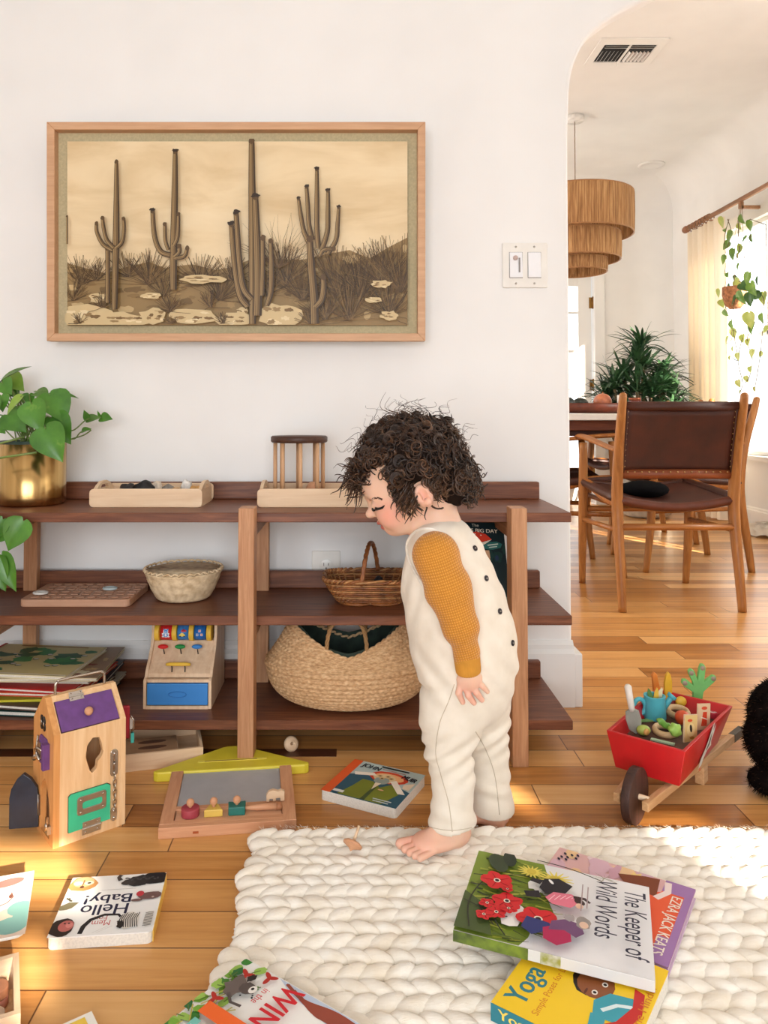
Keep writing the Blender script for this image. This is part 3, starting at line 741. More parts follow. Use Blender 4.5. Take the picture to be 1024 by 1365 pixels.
for i, (lb, x, r, c) in enumerate(ST):
    m = MB(); R2 = random.Random(i); ph = [R2.uniform(0, 6) for _ in range(4)]
    m.ell((0, 0, r[2]), r, mat('stone_%d' % i, c, .5, var=.15, scale=90, bmp=.4), 16, 10, fn=lambda d: 1+.16*math.sin(5*d.x+ph[0])*math.sin(4*d.z+ph[1])+.1*math.sin(9*d.y+ph[2]))
    m.build('stone', loc=(x, -.13+R2.uniform(-.02, .02), SZ[0]+.013), label=lb, cat='stone')
    # each stone rests on its neighbours' bed
bed = mat('stone_bed', (196, 172, 140), .8, var=.2, scale=80, bmp=.5)
m = MB(); m.box((-.598, -.192, SZ[0]+.0062), (-.365, -.066, SZ[0]+.012), mat('felt_liner', (206, 184, 154), .9)); m.build('tray_liner', label='thin beige liner lying in the bottom of the stone tray', cat='liner', origin=(-.48, -.13, SZ[0]+.0062))
cg = thing('dowel_cage_toy', 'wooden rattle cage with dark top disc and upright dowels in a tray', 'toy', (-.130, -.122, SZ[0]+.0062))
m = MB(); m.lathe([(0, .0), (.066, 0), (.068, .003), (.068, .010), (.066, .012), (0, .012)], 40, walnut); m.build('base_disc', cg)
m = MB(); m.lathe([(0, .142), (.066, .142), (.069, .145), (.069, .155), (.066, .158), (0, .158)], 40, wood('dark_top_wood', (62, 38, 28), (94, 62, 46), 'X', 8, .45)); m.build('top_disc', cg)
for k in range(8):
    an = 2*PI*k/8+.12; m = MB(); m.cyl((.058*math.cos(an), .058*math.sin(an), .011), (.058*math.cos(an), .058*math.sin(an), .143), .0048, 12, wood('dowel_wood', (196, 148, 106), (220, 178, 138), 'Z', 9, .5)); m.build('dowel', cg)
m = MB(); m.ell((-.130+.034, -.122, SZ[0]+.0182+.0175), .0172, beech, 20, 14); m.build('wooden_ball', label='small brown wooden ball inside the dowel cage toy', cat='ball', origin=(-.096, -.122, SZ[0]+.0182))

# ------------------------------------------------------------------ middle board
mb_ = thing('wooden_maze_board', 'flat square wooden board with carved zigzag grooves on the middle shelf board', 'toy', (-.765, -.225, SZ[1]))
MW, MD = .253, .175; mz = wood('board_pinkish_wood', (188, 140, 110), (206, 160, 130), 'X', 8, .55)
m = MB(); m.prism(rrect(MW, MD, .014, 5), 0, .017, mz); m.build('board', mb_, bevel=.002)
gr = mat('groove_shadow_wood', (128, 84, 60), .7); m = MB(); R = random.Random(3)
for i in range(9):
    for j in range(6):
        x = .02+i*.0265+(j % 2)*.004; y = .016+j*.0265
        m.cbox((x+.008, y+.006, .0175), (.017, .010, .003), mz, T=None); m.cbox((x+.008, y, .0172), (.018, .0016, .0012), gr); m.cbox((x-.001, y+.006, .0172), (.0014, .011, .0012), gr)
m.build('raised_pieces', mb_)
for px, py, lb, c in ((57, 790, 'white ring lying on the left of the carved wooden board', (232, 228, 220)), (149, 784, 'pale blue ring lying on the middle of the carved wooden board', (190, 204, 204))):
    p = at_z(px, py, SZ[1]+.022); p.y = max(min(p.y, -.08), -.20); p.x = (px-CX)/F_PX*(p.y+2)
    m = MB(); m.tube([(.015*math.cos(q*PI/12), .011*math.sin(q*PI/12), .003) for q in range(24)], .003, 8, mat('ring_%d' % c[0], c, .4), closed=True); m.build('toy_ring', label=lb, cat='ring', loc=(p.x, p.y, SZ[1]+.0190))
straw = mat('woven_straw', (238, 216, 180), .8, var=.12, scale=60, c2=(206, 176, 134))
bw = thing('woven_bowl', 'round straw woven bowl with a scalloped rim on the middle shelf', 'bowl', (-.407, -.135, SZ[1]))
def wv(r, z, a_): return r*(1+.012*math.sin(a_*46+z*900))
m = MB(); prof = []
for i in range(19):
    u = i/18; prof.append((.060+.032*u**.7, .002+.066*u))
prof = [(0, .002)]+prof
m.lathe(prof, 120, straw, fn=lambda r, z, a_: r*(1+.010*math.sin(a_*40+(1 if int(z*270) % 2 else -1)*1.57)+.006*math.sin(z*1400)))
m.lathe([(.0895, .066), (.084, .045), (.070, .02), (.058, .008), (0, .007)], 60, straw)
m.build('bowl_body', bw)
m = MB(); pts = []
for k in range(34*8):
    u = 2*PI*k/(34*8); pts.append(((.092+.0015*math.cos(u*34))*math.cos(u), (.092+.0015*math.cos(u*34))*math.sin(u), .070+.004*abs(math.sin(u*17))))
m.tube(pts, .0026, 6, straw, closed=True); m.build('scalloped_rim', bw)
for dx, dy, c, lb in ((-.02, .02, (150, 110, 76), 'small brown piece lying in the straw bowl, towards its left'), (.026, .01, (182, 140, 100), 'small tan piece lying in the straw bowl, towards its right')):
    m = MB(); m.ell((0, 0, .011), (.018, .013, .010), mat('nut_%d' % c[0], c, .6)); m.build('wooden_piece', loc=(-.407+dx, -.135+dy, SZ[1]+.009), label=lb, cat='toy')

# wicker trug with arched handle
wk = mat('dark_wicker', (150, 92, 48), .45, var=.25, scale=50, c2=(104, 58, 26)); wk2 = mat('pale_wicker', (190, 134, 80), .45, var=.15, scale=50)
tr = thing('wicker_basket', 'small dark wicker basket with an arched handle on the middle shelf board', 'basket', (.041, -.165, SZ[1]))
def oval(u, a_, b_, p=4.4):
    c, s_ = math.cos(u), math.sin(u); return (a_*math.copysign(abs(c)**(2/p), c), b_*math.copysign(abs(s_)**(2/p), s_))
m = MB(); NR = 11
for j in range(NR):
    v = j/(NR-1); z = .004+.050*v; aa = .072+.034*v**.8; bb = .045+.025*v**.8; pts = []; N = 112
    for k in range(N):
        u = 2*PI*k/N; x, y = oval(u, aa, bb); w_ = .0018*math.sin(28*u+(PI if j % 2 else 0)); l = math.hypot(x, y); pts.append((x*(1+w_/l), y*(1+w_/l), z))
    m.tube(pts, .0026, 5, wk if j % 3 else wk2, closed=True)
m.build('woven_wall', tr)
for k in range(28):
    u = 2*PI*(k+.5)/28; x0, y0 = oval(u, .072, .045); x1, y1 = oval(u, .107, .071); m = MB(); m.tube([(x0, y0, .002), (x1, y1, .057)], .0019, 6, wk2); m.build('stake', tr)
m = MB(); m.lathe([(0, .0015), (1, .0015), (1, .006), (0, .006)], 48, wk, fn=lambda r, z, a_: r*0+0 if r == 0 else math.hypot(*oval(a_, .073, .046))); m.build('base', tr)
m = MB()
for ph in (0, PI):
    pts = []
    for k in range(180):
        u = 2*PI*k/180; x, y = oval(u, .108, .072); l = math.hypot(x, y); s_ = 1+.003*math.cos(30*u+ph)/l; pts.append((x*s_, y*s_, .059+.0028*math.sin(30*u+ph)))
    m.tube(pts, .0033, 6, wk2 if ph else wk, closed=True)
m.build('braided_rim', tr)
m = MB()
for ph in (0, 2.1, 4.2):
    pts = []
    for k in range(61):
        u = PI*k/60; y = -.071*math.cos(u); z = .052+.085*math.sin(u)**.75; x = -.020+.042*k/60
        pts.append((x+.0022*math.cos(k*.5+ph), y+.0022*math.sin(k*.5+ph)*math.sin(u), z+.0022*math.sin(k*.5+ph)*abs(math.cos(u))))
    m.tube(pts, .0034, 6, wk)
m.build('handle', tr)
for i, (x, y, z, r, c, lb) in enumerate(((-.026, -.012, .005, (.021, .021, .024), (198, 158, 110), 'large wooden egg by the handle in the wicker basket'), (.052, .0, .005, (.020, .02, .0215), (206, 172, 124), 'wooden egg at the right side of the wicker basket'), (.008, -.03, .005, (.016, .016, .0175), (216, 186, 140), 'small pale wooden ball at the front of the wicker basket'), (.022, .024, .005, (.014, .014, .024), (34, 34, 40), 'black knob shaped piece in the wicker basket'))):
    m = MB(); m.ell((0, 0, r[2]), r, mat('egg_%d' % i, c, .5, var=.08), 20, 14); m.build('wooden_egg' if i != 3 else 'black_piece', loc=(.041+x, -.165+y, SZ[1]+z+.001), label=lb, cat='toy')

# standing board book behind the child
def art_family(a):
    dk = (16, 40, 46); a.rect(0, 0, 1, 1, dk)
    for i in range(8): a.blob(.3+.1*i, .55+.05*math.sin(i*2), .05, .07, (22, 58, 56), jit=.3, seed=i)
    a.text('The', .66, .895, .011, (230, 224, 206)); a.text("FAMILY'S BIG DAY", .645, .835, .013, (238, 230, 212), w=.56, rot=-.05, bold=.0003)
    q = lambda pts: [(.30+.70*x, .22+.75*y) for x, y in pts]
    B = lambda x, y, rx, ry, c: a.blob(.30+.70*x, .22+.75*y, rx*.72, ry*.72, c)
    a.poly(q([(.28, .68), (.36, .76), (.52, .80), (.68, .76), (.78, .67), (.6, .63), (.42, .58), (.3, .60)]), (222, 62, 38)); a.poly(q([(.42, .58), (.78, .67), (.66, .60), (.5, .53)]), (240, 226, 206))
    for x, y in ((.4, .74), (.5, .76), (.6, .74), (.46, .68)): B(x, y, .014, .009, (245, 236, 220))
    a.poly(q([(.62, .58), (.72, .63), (.86, .64), (.95, .60), (.92, .54), (.78, .51), (.66, .52)]), (44, 110, 106)); a.stroke(q([(.7, .58), (.88, .60)]), .014, (200, 220, 210)); a.stroke(q([(.72, .545), (.86, .56)]), .012, (200, 220, 210))
    a.poly(q([(.42, .2), (.45, .5), (.72, .5), (.73, .38), (.68, .3), (.7, .2)]), (206, 164, 128)); B(.68, .33, .05, .05, (224, 150, 74)); B(.7, .26, .055, .06, (236, 214, 184)); B(.69, .33, .022, .02, (150, 84, 36))
    B(.84, .38, .03, .05, (34, 54, 84)); a.poly([(0, 0), (1, 0), (1, .06), (0, .1)], (120, 140, 120))
bk = book('board_book', .20, .207, .014, (.165, -.196, SZ[1]+.0), 0, 'dark teal board book with a red mushroom cap standing behind the child', art_family, cover=(196, 190, 172), hard=False, rot=(PI/2-.46, 0, 0))
bk.location = (.165, -.199, SZ[1]+.0005)
# ------------------------------------------------------------------ bottom board: toy register
cr = thing('toy_cash_register', 'wooden toy cash register with blue drawer on the bottom shelf board', 'toy', (-.4755, -.236, SZ[2]))
RW, RD = .155, .18; pl = wood('birch_ply', (222, 186, 150), (240, 212, 180), 'Z', 7, .5)
side = [(0, 0), (RD, 0), (RD, .205), (.075, .205), (.073, .150), (.062, .125), (.040, .100), (.020, .082), (.012, .069), (.004, .067), (0, .064)]
RYZ = Matrix(((0, 0, 1, 0), (1, 0, 0, 0), (0, 1, 0, 0), (0, 0, 0, 1)))
for x in (0, RW-.007):
    m = MB(); m.prism(side, 0, .007, pl, T=Matrix.Translation((x, 0, 0)) @ RYZ); m.build('side_panel', cr, bevel=.001)
m = MB(); fp = [(.075, .205), (.075, .180), (.062, .178)]
m.box((.007, .073, .178), (RW-.007, .085, .204), pl); m.build('number_panel', cr)
sl = [(.072, .133), (.060, .114), (.038, .092), (.016, .074), (.0115, .0668)]
m = MB(); vs = [];
for y, z in sl: vs += [(.007, y+.003, z), (RW-.007, y+.003, z)]
for y, z in sl: vs += [(.007, y+.02, z), (RW-.007, y+.02, z)]
n = len(sl); fs = [(2*i, 2*i+2, 2*i+3, 2*i+1) for i in range(n-1)]+[(2*n+2*i, 2*n+2*i+1, 2*n+2*i+3, 2*n+2*i+2) for i in range(n-1)]
m.add(vs, fs, pl); m.build('sloping_front', cr)
m = MB(); m.box((.007, .004, .0585), (RW-.007, RD-.01, .0655), pl); m.box((.007, .0, .0), (RW-.007, RD-.01, .007), pl); m.box((.007, RD-.012, .007), (RW-.007, RD-.005, .204), pl); m.box((.007, .072, .197), (RW-.007, RD-.012, .204), pl); m.build('case', cr)
blue = flat((66, 140, 214)); yel = flat((242, 196, 70)); redp = flat((220, 44, 44)); grn = flat((46, 150, 76)); bl2 = flat((40, 110, 190))
m = MB(); m.box((.0085, .001, .0085), (RW-.0085, .1, .0565), blue); drw = m.build('drawer', cr, bevel=.0015)
m = MB(); m.tube([(RW/2+.02*math.cos(k*PI/12), .0006, .0325+.0065*math.sin(k*PI/12)) for k in range(24)], .0009, 5, flat((54, 124, 198)), closed=True); m.build('drawer_emblem', drw)
RXY = Matrix.Rotation(PI/2, 4, 'X')
for k, (c, ch) in enumerate(((redp, '1'), (grn, '2'), (bl2, '3'))):
    x = .038+k*.0395
    aa = Art(.018, .016, .0004); aa.add([(0, 0, 0), (.018, 0, 0), (.018, .016, 0), (0, .016, 0)], [(0, 1, 2, 3)], c); aa.text(ch, .5, .5, .016, (244, 236, 214), bold=.0003)
    aa.build('number_tile', cr, loc=(x-.009, .0725, .181), rot=(PI/2, 0, 0))
    m = MB(); m.cyl((x-.0125, .070, .155), (x+.0125, .070, .155), .0185, 28, c if k != 1 else flat((60, 130, 200)))
    prl = m.build('picture_roller', cr)
    aa = Art(.022, .024, .0002)
    if k == 0:
        for q in ((.5, .72, .2), (.5, .4, .26)): aa.blob(q[0], q[1], q[2]+.07, q[2]+.07, (238, 240, 244)); 
        for q in ((.5, .72, .2), (.5, .4, .26), (.3, .9, .08), (.7, .9, .08)): aa.blob(q[0], q[1], q[2], q[2], (86, 150, 214))
        aa.blob(.5, .36, .12, .14, (240, 240, 244))
        for q in (.2, .8): aa.blob(q, .22, .12, .1, (238, 240, 244)); aa.blob(q, .5, .1, .09, (238, 240, 244))
    elif k == 1:
        aa.blob(.62, .76, .3, .12, (204, 50, 60)); aa.blob(.6, .84, .16, .1, (150, 30, 50)); aa.blob(.45, .36, .34, .15, (242, 214, 90)); aa.blob(.45, .46, .18, .14, (242, 224, 130))
        for q in (.25, .65): aa.blob(q, .24, .07, .07, (40, 40, 50))
    else:
        for q, w_, c_, ch_ in ((.5, .76, (214, 90, 110), 'A'), (.26, .4, (80, 120, 190), 'B'), (.72, .4, (222, 120, 90), 'C')):
            aa.blob(q, w_, .18, .18, (236, 226, 214), n=4, rot=.78); aa.blob(q, w_, .14, .14, c_, n=4, rot=.78); aa.text(ch_, q, w_, .006, (240, 232, 220))
    for i_ in range(len(aa.v)):
        px_, py_, pz_ = aa.v[i_]; an = (py_-.012)/.0186; rr = .0187+pz_
        aa.v[i_] = (x-.011+px_, .070-rr*math.cos(an), .155+rr*math.sin(an))
    aa.build('roller_picture', prl)
    m = MB(); m.ell((x-.004, .044, .1275), (.0125, .006, .0052), redp if k == 0 else (grn if k == 1 else blue), 20, 10); m.tube([(x-.003, .043, .125), (x-.003, .050, .113), (x-.003, .053, .108)], .0012, 6, black); m.build('key', cr)
for x in (.0165, .0575, .097, .1385):
    m = MB(); m.cyl((x-.0055, .069, .155), (x+.0055, .069, .155), .0205, 28, yel); m.build('yellow_wheel', cr, bevel=.001)
m = MB(); m.tube([(.047, .020, .094), (.055, .019, .095), (.095, .019, .095), (.103, .020, .094)], [.003, .0042, .0042, .003], 10, yel); m.build('yellow_bar', cr)
for x in (.060, .090):
    m = MB(); m.tube([(x, .020, .091), (x, .023, .085), (x, .022, .076)], .0013, 6, black); m.build('bar_pin', cr)

# ------------------------------------------------------------------ big folded seagrass basket
sg, nt, b = newmat('woven_seagrass'); v = texco(nt, scale=(1, 1, 2.5)); f = noise(nt, v, 110, 2)
nt.links.new(ramp(nt, f, [(.25, (180, 136, 92)), (.5, (212, 170, 124)), (.75, (236, 200, 154))]), b.inputs['Base Color']); b.inputs['Roughness'].default_value = .75
bs = thing('seagrass_basket', 'large belly shaped seagrass basket on the bottom shelf board', 'basket', (-.010, -.185, SZ[2]))
def basket_pt(u, v):
    """u angle, v 0..1: base centre, belly at .56, folded rim at 1"""
    c, s_ = math.cos(u), math.sin(u)
    if v < .62:
        q = v/.62; r = .30+.70*math.sin(q*PI/2)**.8; z = .100*(q**2.1)
        if v == 0: z = 0
    else:
        q = (v-.62)/.38; r = 1-.30*q**1.1-.02*math.sin(q*PI); rim = .022+.068*abs(c)**1.3; z = .100+rim*q
    return Vector((.190*r*c, .124*r*s_, z+.001))
NU, NV = 440, 104; ROWS_ = 26; vs = []; fs = []
for j in range(NV+1):
    v = j/NV; rr_ = v*ROWS_; row = int(rr_); fr = rr_-row
    for i in range(NU):
        u = 2*PI*i/NU; p = basket_pt(u, v); nrm = Vector((p.x/.19, p.y/.124, 0)); nrm = nrm.normalized() if nrm.length > 0 else nrm
        q = (i/NU*74+.5*(row % 2)+.55*(fr if row % 2 else 1-fr)) % 1.0
        d = .0042*(math.sin(PI*q)**.7)*(math.sin(PI*min(max(fr, 0), 1))**.5)
        if .59 < v < .64: d += .002
        vs.append(p+nrm*d)
for j in range(NV):
    for i in range(NU): fs.append((j*NU+i, j*NU+(i+1) % NU, (j+1)*NU+(i+1) % NU, (j+1)*NU+i))
fs.append(tuple(range(NU-1, -1, -1)))
m = MB(); m.add(vs, fs, sg, True); m.build('basket_wall', bs)
m = MB()
for ph in (0, PI):
    m.tube([basket_pt(2*PI*i/240, 1)+Vector((.0022*math.cos(i*.7+ph)*math.cos(2*PI*i/240), .0022*math.cos(i*.7+ph)*math.sin(2*PI*i/240), .0022*math.sin(i*.7+ph))) for i in range(240)], .003, 6, sg, closed=True)
m.build('braided_rim', bs)
lin_ = mat('dark_green_liner', (44, 58, 48), .9, var=.2, scale=40)
m = MB(); vs = []; fs = []; NL = 72
for j in range(9):
    for i in range(NL):
        u = 2*PI*i/NL; k = 1-.55*j/8; p = basket_pt(u, 1); q = Vector((p.x*(.985-.1*j/8)*1.0, p.y*(.985-.1*j/8), p.z*(1-.78*j/8)+.012*(1-j/8)*abs(math.sin(u*3)))); vs.append(q)
for j in range(8):
    for i in range(NL): fs.append((j*NL+i, j*NL+(i+1) % NL, (j+1)*NL+(i+1) % NL, (j+1)*NL+i))
fs.append(tuple(8*NL+i for i in range(NL))); m.add(vs, fs, lin_, True); m.build('liner', bs)
for ux, yy in ((-.034, -1), (.030, -1), (-.03, 1), (.03, 1)): pass
for yy in (-1, 1):
    m = MB()
    for ph in (0, 2.1, 4.2):
        pts = []
        for k in range(41):
            w_ = k/40; x = -.046*math.copysign(abs(math.cos(PI*w_))**.45, math.cos(PI*w_))-.003; zz = .112+.090*math.sin(PI*w_)**.8; y = yy*(.083-.014*math.sin(PI*w_))
            pts.append((x+.0025*math.cos(k*.9+ph), y+.0025*math.sin(k*.9+ph), zz+.001*math.sin(k*.9+ph)))
        m.tube(pts, .0028, 6, mat('rope_handle', (168, 128, 82), .8), cap=True)
    m.build('handle', bs)

# ------------------------------------------------------------------ stack of picture books on the bottom board
def art_green(a):
    a.rect(0, 0, 1, 1, (206, 190, 130)); R = random.Random(2)
    for i in range(16): a.blob(R.uniform(.1, .95), R.uniform(.1, .85), R.uniform(.05, .13), R.uniform(.04, .09), R.choice([(40, 112, 66), (56, 132, 72), (34, 92, 58)]), jit=.25, seed=i)
    for i in range(12): x, y = .2+.065*i, .45+.2*math.sin(i*1.3); a.blob(x, y, .03, .02, (36, 70, 50)); a.blob(x, y+.01, .024, .014, (220, 214, 200))
    for i in range(6): a.blob(R.uniform(.03, .25), R.uniform(.1, .5), .03, .02, R.choice([(170, 60, 40), (84, 52, 34), (204, 150, 70)]), jit=.3, seed=i+50)
    a.stroke([(.2, .93), (.85, .93)], .03, (150, 110, 60))
    a.rect(0, 0, .03, 1, (180, 60, 50)); a.rect(0, .0, 1, .02, (232, 226, 206))
def art_mixed(a):
    a.rect(0, 0, 1, 1, (150, 120, 92)); R = random.Random(9)
    for i in range(30): a.blob(R.uniform(.05, .95), R.uniform(.05, .95), R.uniform(.02, .06), R.uniform(.02, .05), R.choice([(120, 50, 40), (60, 52, 44), (190, 160, 110), (90, 104, 60), (210, 200, 170)]), jit=.4, seed=i)
def art_plain(c):
    def f(a): a.rect(0, 0, 1, 1, c)
    return f
stack = [((24, 62, 60), .012, 'dark teal', None, 0, 0), ((206, 196, 176), .008, 'pale grey', None, .05, .01), ((84, 66, 58), .010, 'dark brown', None, -.06, -.012), ((220, 210, 60), .005, 'bright yellow', None, .16, .02), ((60, 62, 66), .010, 'charcoal grey', None, .10, .008),
         ((196, 84, 52), .009, 'rust orange', None, .02, -.004), ((176, 40, 38), .009, 'deep red', None, -.05, -.01), ((226, 218, 200), .010, 'cream', None, .04, .004), ((214, 202, 170), .008, 'beige patterned', art_mixed, .12, .018), ((222, 212, 178), .009, 'green and gold forest patterned', art_green, -.02, -.012)]
z = SZ[2]+.0005; R = random.Random(4)
c0 = Vector((-.735, -.168))
for i, (c, t, nm, ar, dr, dx) in enumerate(stack):
    t += .0006; wd, hd = (.30, .225) if i not in (3, 9) else (.265, .21)
    rz = -.10+dr; pos = 'bottommost of its stack' if i == 0 else ('lying on top of its stack' if i == len(stack)-1 else '%s of the stack' % ['', 'second book from the bottom', 'third from the bottom', 'fourth from the bottom', 'fifth from the bottom', 'fifth from the top', 'fourth from the top', 'third book from the top', 'second book from the top'][i])
    ox = c0.x+dx-(math.cos(rz)*wd-math.sin(rz)*hd)/2; oy = c0.y+.02*math.sin(i*2)-(math.sin(rz)*wd+math.cos(rz)*hd)/2
    b_ = book('picture_book', wd, hd, t-.0006, (ox, oy, z), rz, '%s book on the bottom shelf, %s' % (nm, pos), ar or art_plain(c), cover=c, spine=c, group='picture books stacked on the bottom shelf board')
    z += t
# ------------------------------------------------------------------ rug: chunky braided wool
rugm, nt, b = newmat('cream_chunky_wool'); v = texco(nt); f = noise(nt, v, 26, 3)
nt.links.new(ramp(nt, f, [(.3, (238, 226, 206)), (.65, (252, 246, 234))]), b.inputs['Base Color']); b.inputs['Roughness'].default_value = .95; b.inputs['Sheen Weight'].default_value = .3
v2 = texco(nt, scale=(60, 500, 300)); f2 = noise(nt, v2, 1.0, 3, .6); bump(nt, b, f2, .5, .002)
RX0, RX1, RY0, RY1 = -.163, 1.45, -1.55, -.632
R = random.Random(21); m = MB()
ROWH = .0272; rows = int((RY1-RY0)/ROWH); pitch = .0315
unit_v = []; unit_f = []; NN, KK = 10, 7
for i in range(KK+1):
    p = PI*i/KK
    for j in range(NN):
        a_ = 2*PI*j/NN; r_ = math.sin(p)**.8
        unit_v.append(Vector((-math.cos(p), r_*math.cos(a_), r_*math.sin(a_))))
unit_f = [(i*NN+j, i*NN+(j+1) % NN, (i+1)*NN+(j+1) % NN, (i+1)*NN+j) for i in range(KK) for j in range(NN)]
for r_ in range(rows):
    y = RY1-ROWH*(r_+.5); sgn = 1 if r_ % 2 == 0 else -1; off = 0; drift = .006*math.sin(r_*.9)
    x = RX0+.012+R.uniform(-.006, .006)+(.0 if sgn > 0 else .0)
    while x < RX1:
        L = .0265*R.uniform(.92, 1.14); W_ = .0152*R.uniform(.92, 1.15); H_ = .0125*R.uniform(.9, 1.12); an = sgn*math.radians(27+R.uniform(-5, 5))
        cx, cy = x+drift, y+R.uniform(-.0015, .0015)+.003*math.sin(x*5+r_*.3); ca, sa = math.cos(an), math.sin(an)
        ti = R.uniform(-.03, .03)+.12
        vs = []
        for q in unit_v:
            X = q.x*L; Y = q.y*W_*(1-.25*q.x); Z = q.z*H_*(1-.15*q.x)
            vs.append((cx+X*ca-Y*sa, cy+X*sa+Y*ca, .0145+Z+q.x*L*ti))
        m.add(vs, unit_f, rugm, True); x += pitch*R.uniform(.96, 1.04)
m.box((RX0+.012, RY0, .001), (RX1, RY1-.008, .010), rugm)
# fringe-like selvedge stitches on the left edge
for k in range(int((RY1-RY0)/.017)):
    y = RY1-.01-.017*k; m.tube([(RX0+.012, y+.006, .016), (RX0-.001, y, .012), (RX0+.010, y-.006, .004)], [.005, .0065, .005], 6, rugm)
fz = MB()
for i in range(2600):
    x = R.uniform(RX0, .80); y = R.choice([RY1, RY1, R.uniform(RY0+.4, RY1)]); a_ = R.uniform(0, 6.28); l = R.uniform(.004, .012); z = R.uniform(.012, .028) if y == RY1 else .027
    p = Vector((x, y-.004, z)); q = p+Vector((math.cos(a_)*l, math.sin(a_)*l*.6, R.uniform(.001, .005)))
    fz.add([p, p+Vector((.0005, 0, .0003)), q], [(0, 1, 2)], rugm)
rug = thing('knitted_rug', 'large cream chunky knitted wool rug on the wooden floor', 'rug', (.6, -1.1, 0))
m.build('knitted_body', rug, loc=(-.6, 1.1, 0)); o = fz.build('wool_fuzz', rug, loc=(-.6, 1.1, 0)); o['kind'] = 'stuff'

# ------------------------------------------------------------------ locking board house
HRZ = math.atan2(.082, .101)
hs = thing('busy_board_house', 'wooden lock toy house with purple roof door and green door on the floor', 'toy house', (-.5155, -.6565, 0), HRZ)
HW, HD, HE, HP = .130, .112, .192, .243          # right face width, gable width, eave, peak (local x = broad face, y = depth)
pine_shaded = wood('gable_shaded_wood', (206, 140, 76), (226, 166, 104), 'Z', 8, .5)  # darker copy of the pine: the left gable's shade painted into its colour
RYZ = Matrix(((0, 0, 1, 0), (1, 0, 0, 0), (0, 1, 0, 0), (0, 0, 0, 1)))
th = .011
def gable(x):
    return [(0, 0), (HD, 0), (HD, HE), (HD/2+.006, HP), (HD/2-.006, HP), (0, HE)]
def ring_panel(m, outer, hole, z0, z1, mt, T):
    """outer polygon with a hole: same vertex count loops bridged"""
    n = len(outer); vs = [(x, y, z0) for x, y in outer]+[(x, y, z0) for x, y in hole]+[(x, y, z1) for x, y in outer]+[(x, y, z1) for x, y in hole]
    fs = []
    for i in range(n):
        j = (i+1) % n
        fs += [(i, n+i, n+j, j), (2*n+i, 2*n+j, 3*n+j, 3*n+i), (i, j, 2*n+j, 2*n+i), (n+i, 3*n+i, 3*n+j, n+j)]
    m.add(vs, fs, mt, False, T)
def radial_outer(hole, rectp):
    """project each hole vertex radially onto the rectangle (x0,y0,x1,y1); corners are inserted"""
    x0, y0, x1, y1 = rectp; cx = sum(p[0] for p in hole)/len(hole); cy = sum(p[1] for p in hole)/len(hole); H = []; O = []
    def hit(dx, dy):
        t = min([((x1-cx)/dx) if dx > 1e-9 else ((x0-cx)/dx if dx < -1e-9 else 1e9), ((y1-cy)/dy) if dy > 1e-9 else ((y0-cy)/dy if dy < -1e-9 else 1e9)])
        return (cx+dx*t, cy+dy*t)
    hh = sorted(hole, key=lambda p: math.atan2(p[1]-cy, p[0]-cx)); corners = [(x0, y0), (x1, y0), (x1, y1), (x0, y1)]
    items = [(math.atan2(p[1]-cy, p[0]-cx), p, None) for p in hh]+[(math.atan2(c[1]-cy, c[0]-cx), None, c) for c in corners]
    items.sort(key=lambda q: q[0])
    def hole_at(an):
        n = len(hh)
        for i in range(n):
            a0 = math.atan2(hh[i][1]-cy, hh[i][0]-cx); a1 = math.atan2(hh[(i+1) % n][1]-cy, hh[(i+1) % n][0]-cx)
            if a1 < a0: a1 += 2*PI
            aa = an if an >= a0 else an+2*PI
            if a0 <= aa <= a1: 
                t = (aa-a0)/(a1-a0+1e-9); p, q = hh[i], hh[(i+1) % n]; return (p[0]+(q[0]-p[0])*t, p[1]+(q[1]-p[1])*t)
        return hh[0]
    for an, p, c in items:
        if p is not None: H.append(p); O.append(hit(p[0]-cx, p[1]-cy))
        else: H.append(hole_at(an)); O.append(c)
    return O, H
# left gable with arched doorway
arc = [(.020, .008), (.070, .008), (.070, .062), (.067, .078), (.058, .094), (.046, .104), (.034, .094), (.024, .078), (.020, .062)]
m = MB(); O_, H_ = radial_outer(arc, (0, 0, HD, .118)); ring_panel(m, O_, H_, 0, th, pine_shaded, RYZ)
m.prism([(0, .118), (HD, .118), (HD, HE), (HD/2+.006, HP), (HD/2-.006, HP), (0, HE)], 0, th, pine_shaded, T=RYZ); m.build('gable_panel', hs)
m = MB(); m.prism(gable(0), HW-th, HW, pine, T=RYZ); m.build('gable_panel', hs, bevel=.0015)
RXZ = Matrix(((1, 0, 0, 0), (0, 0, -1, 0), (0, 1, 0, 0), (0, 0, 0, 1)))   # xy drawing -> xz plane, thickness towards -y
kh = [(.060, .126), (.056, .140), (.058, .160), (.068, .172), (.080, .170), (.084, .160), (.086, .150), (.088, .142), (.084, .134), (.078, .128), (.076, .116), (.068, .110), (.064, .114)]
m = MB(); O_, H_ = radial_outer(kh, (th, .100, HW-th, HE)); ring_panel(m, O_, H_, -th, 0, pine, RXZ)
m.box((th, 0, 0), (HW-th, th, .100), pine); m.build('front_panel', hs)
m = MB(); m.box((th, HD-th, 0), (HW-th, HD, HE), pine); m.box((th, th, 0), (HW-th, HD-th, .008), pine); m.build('back_panel', hs)
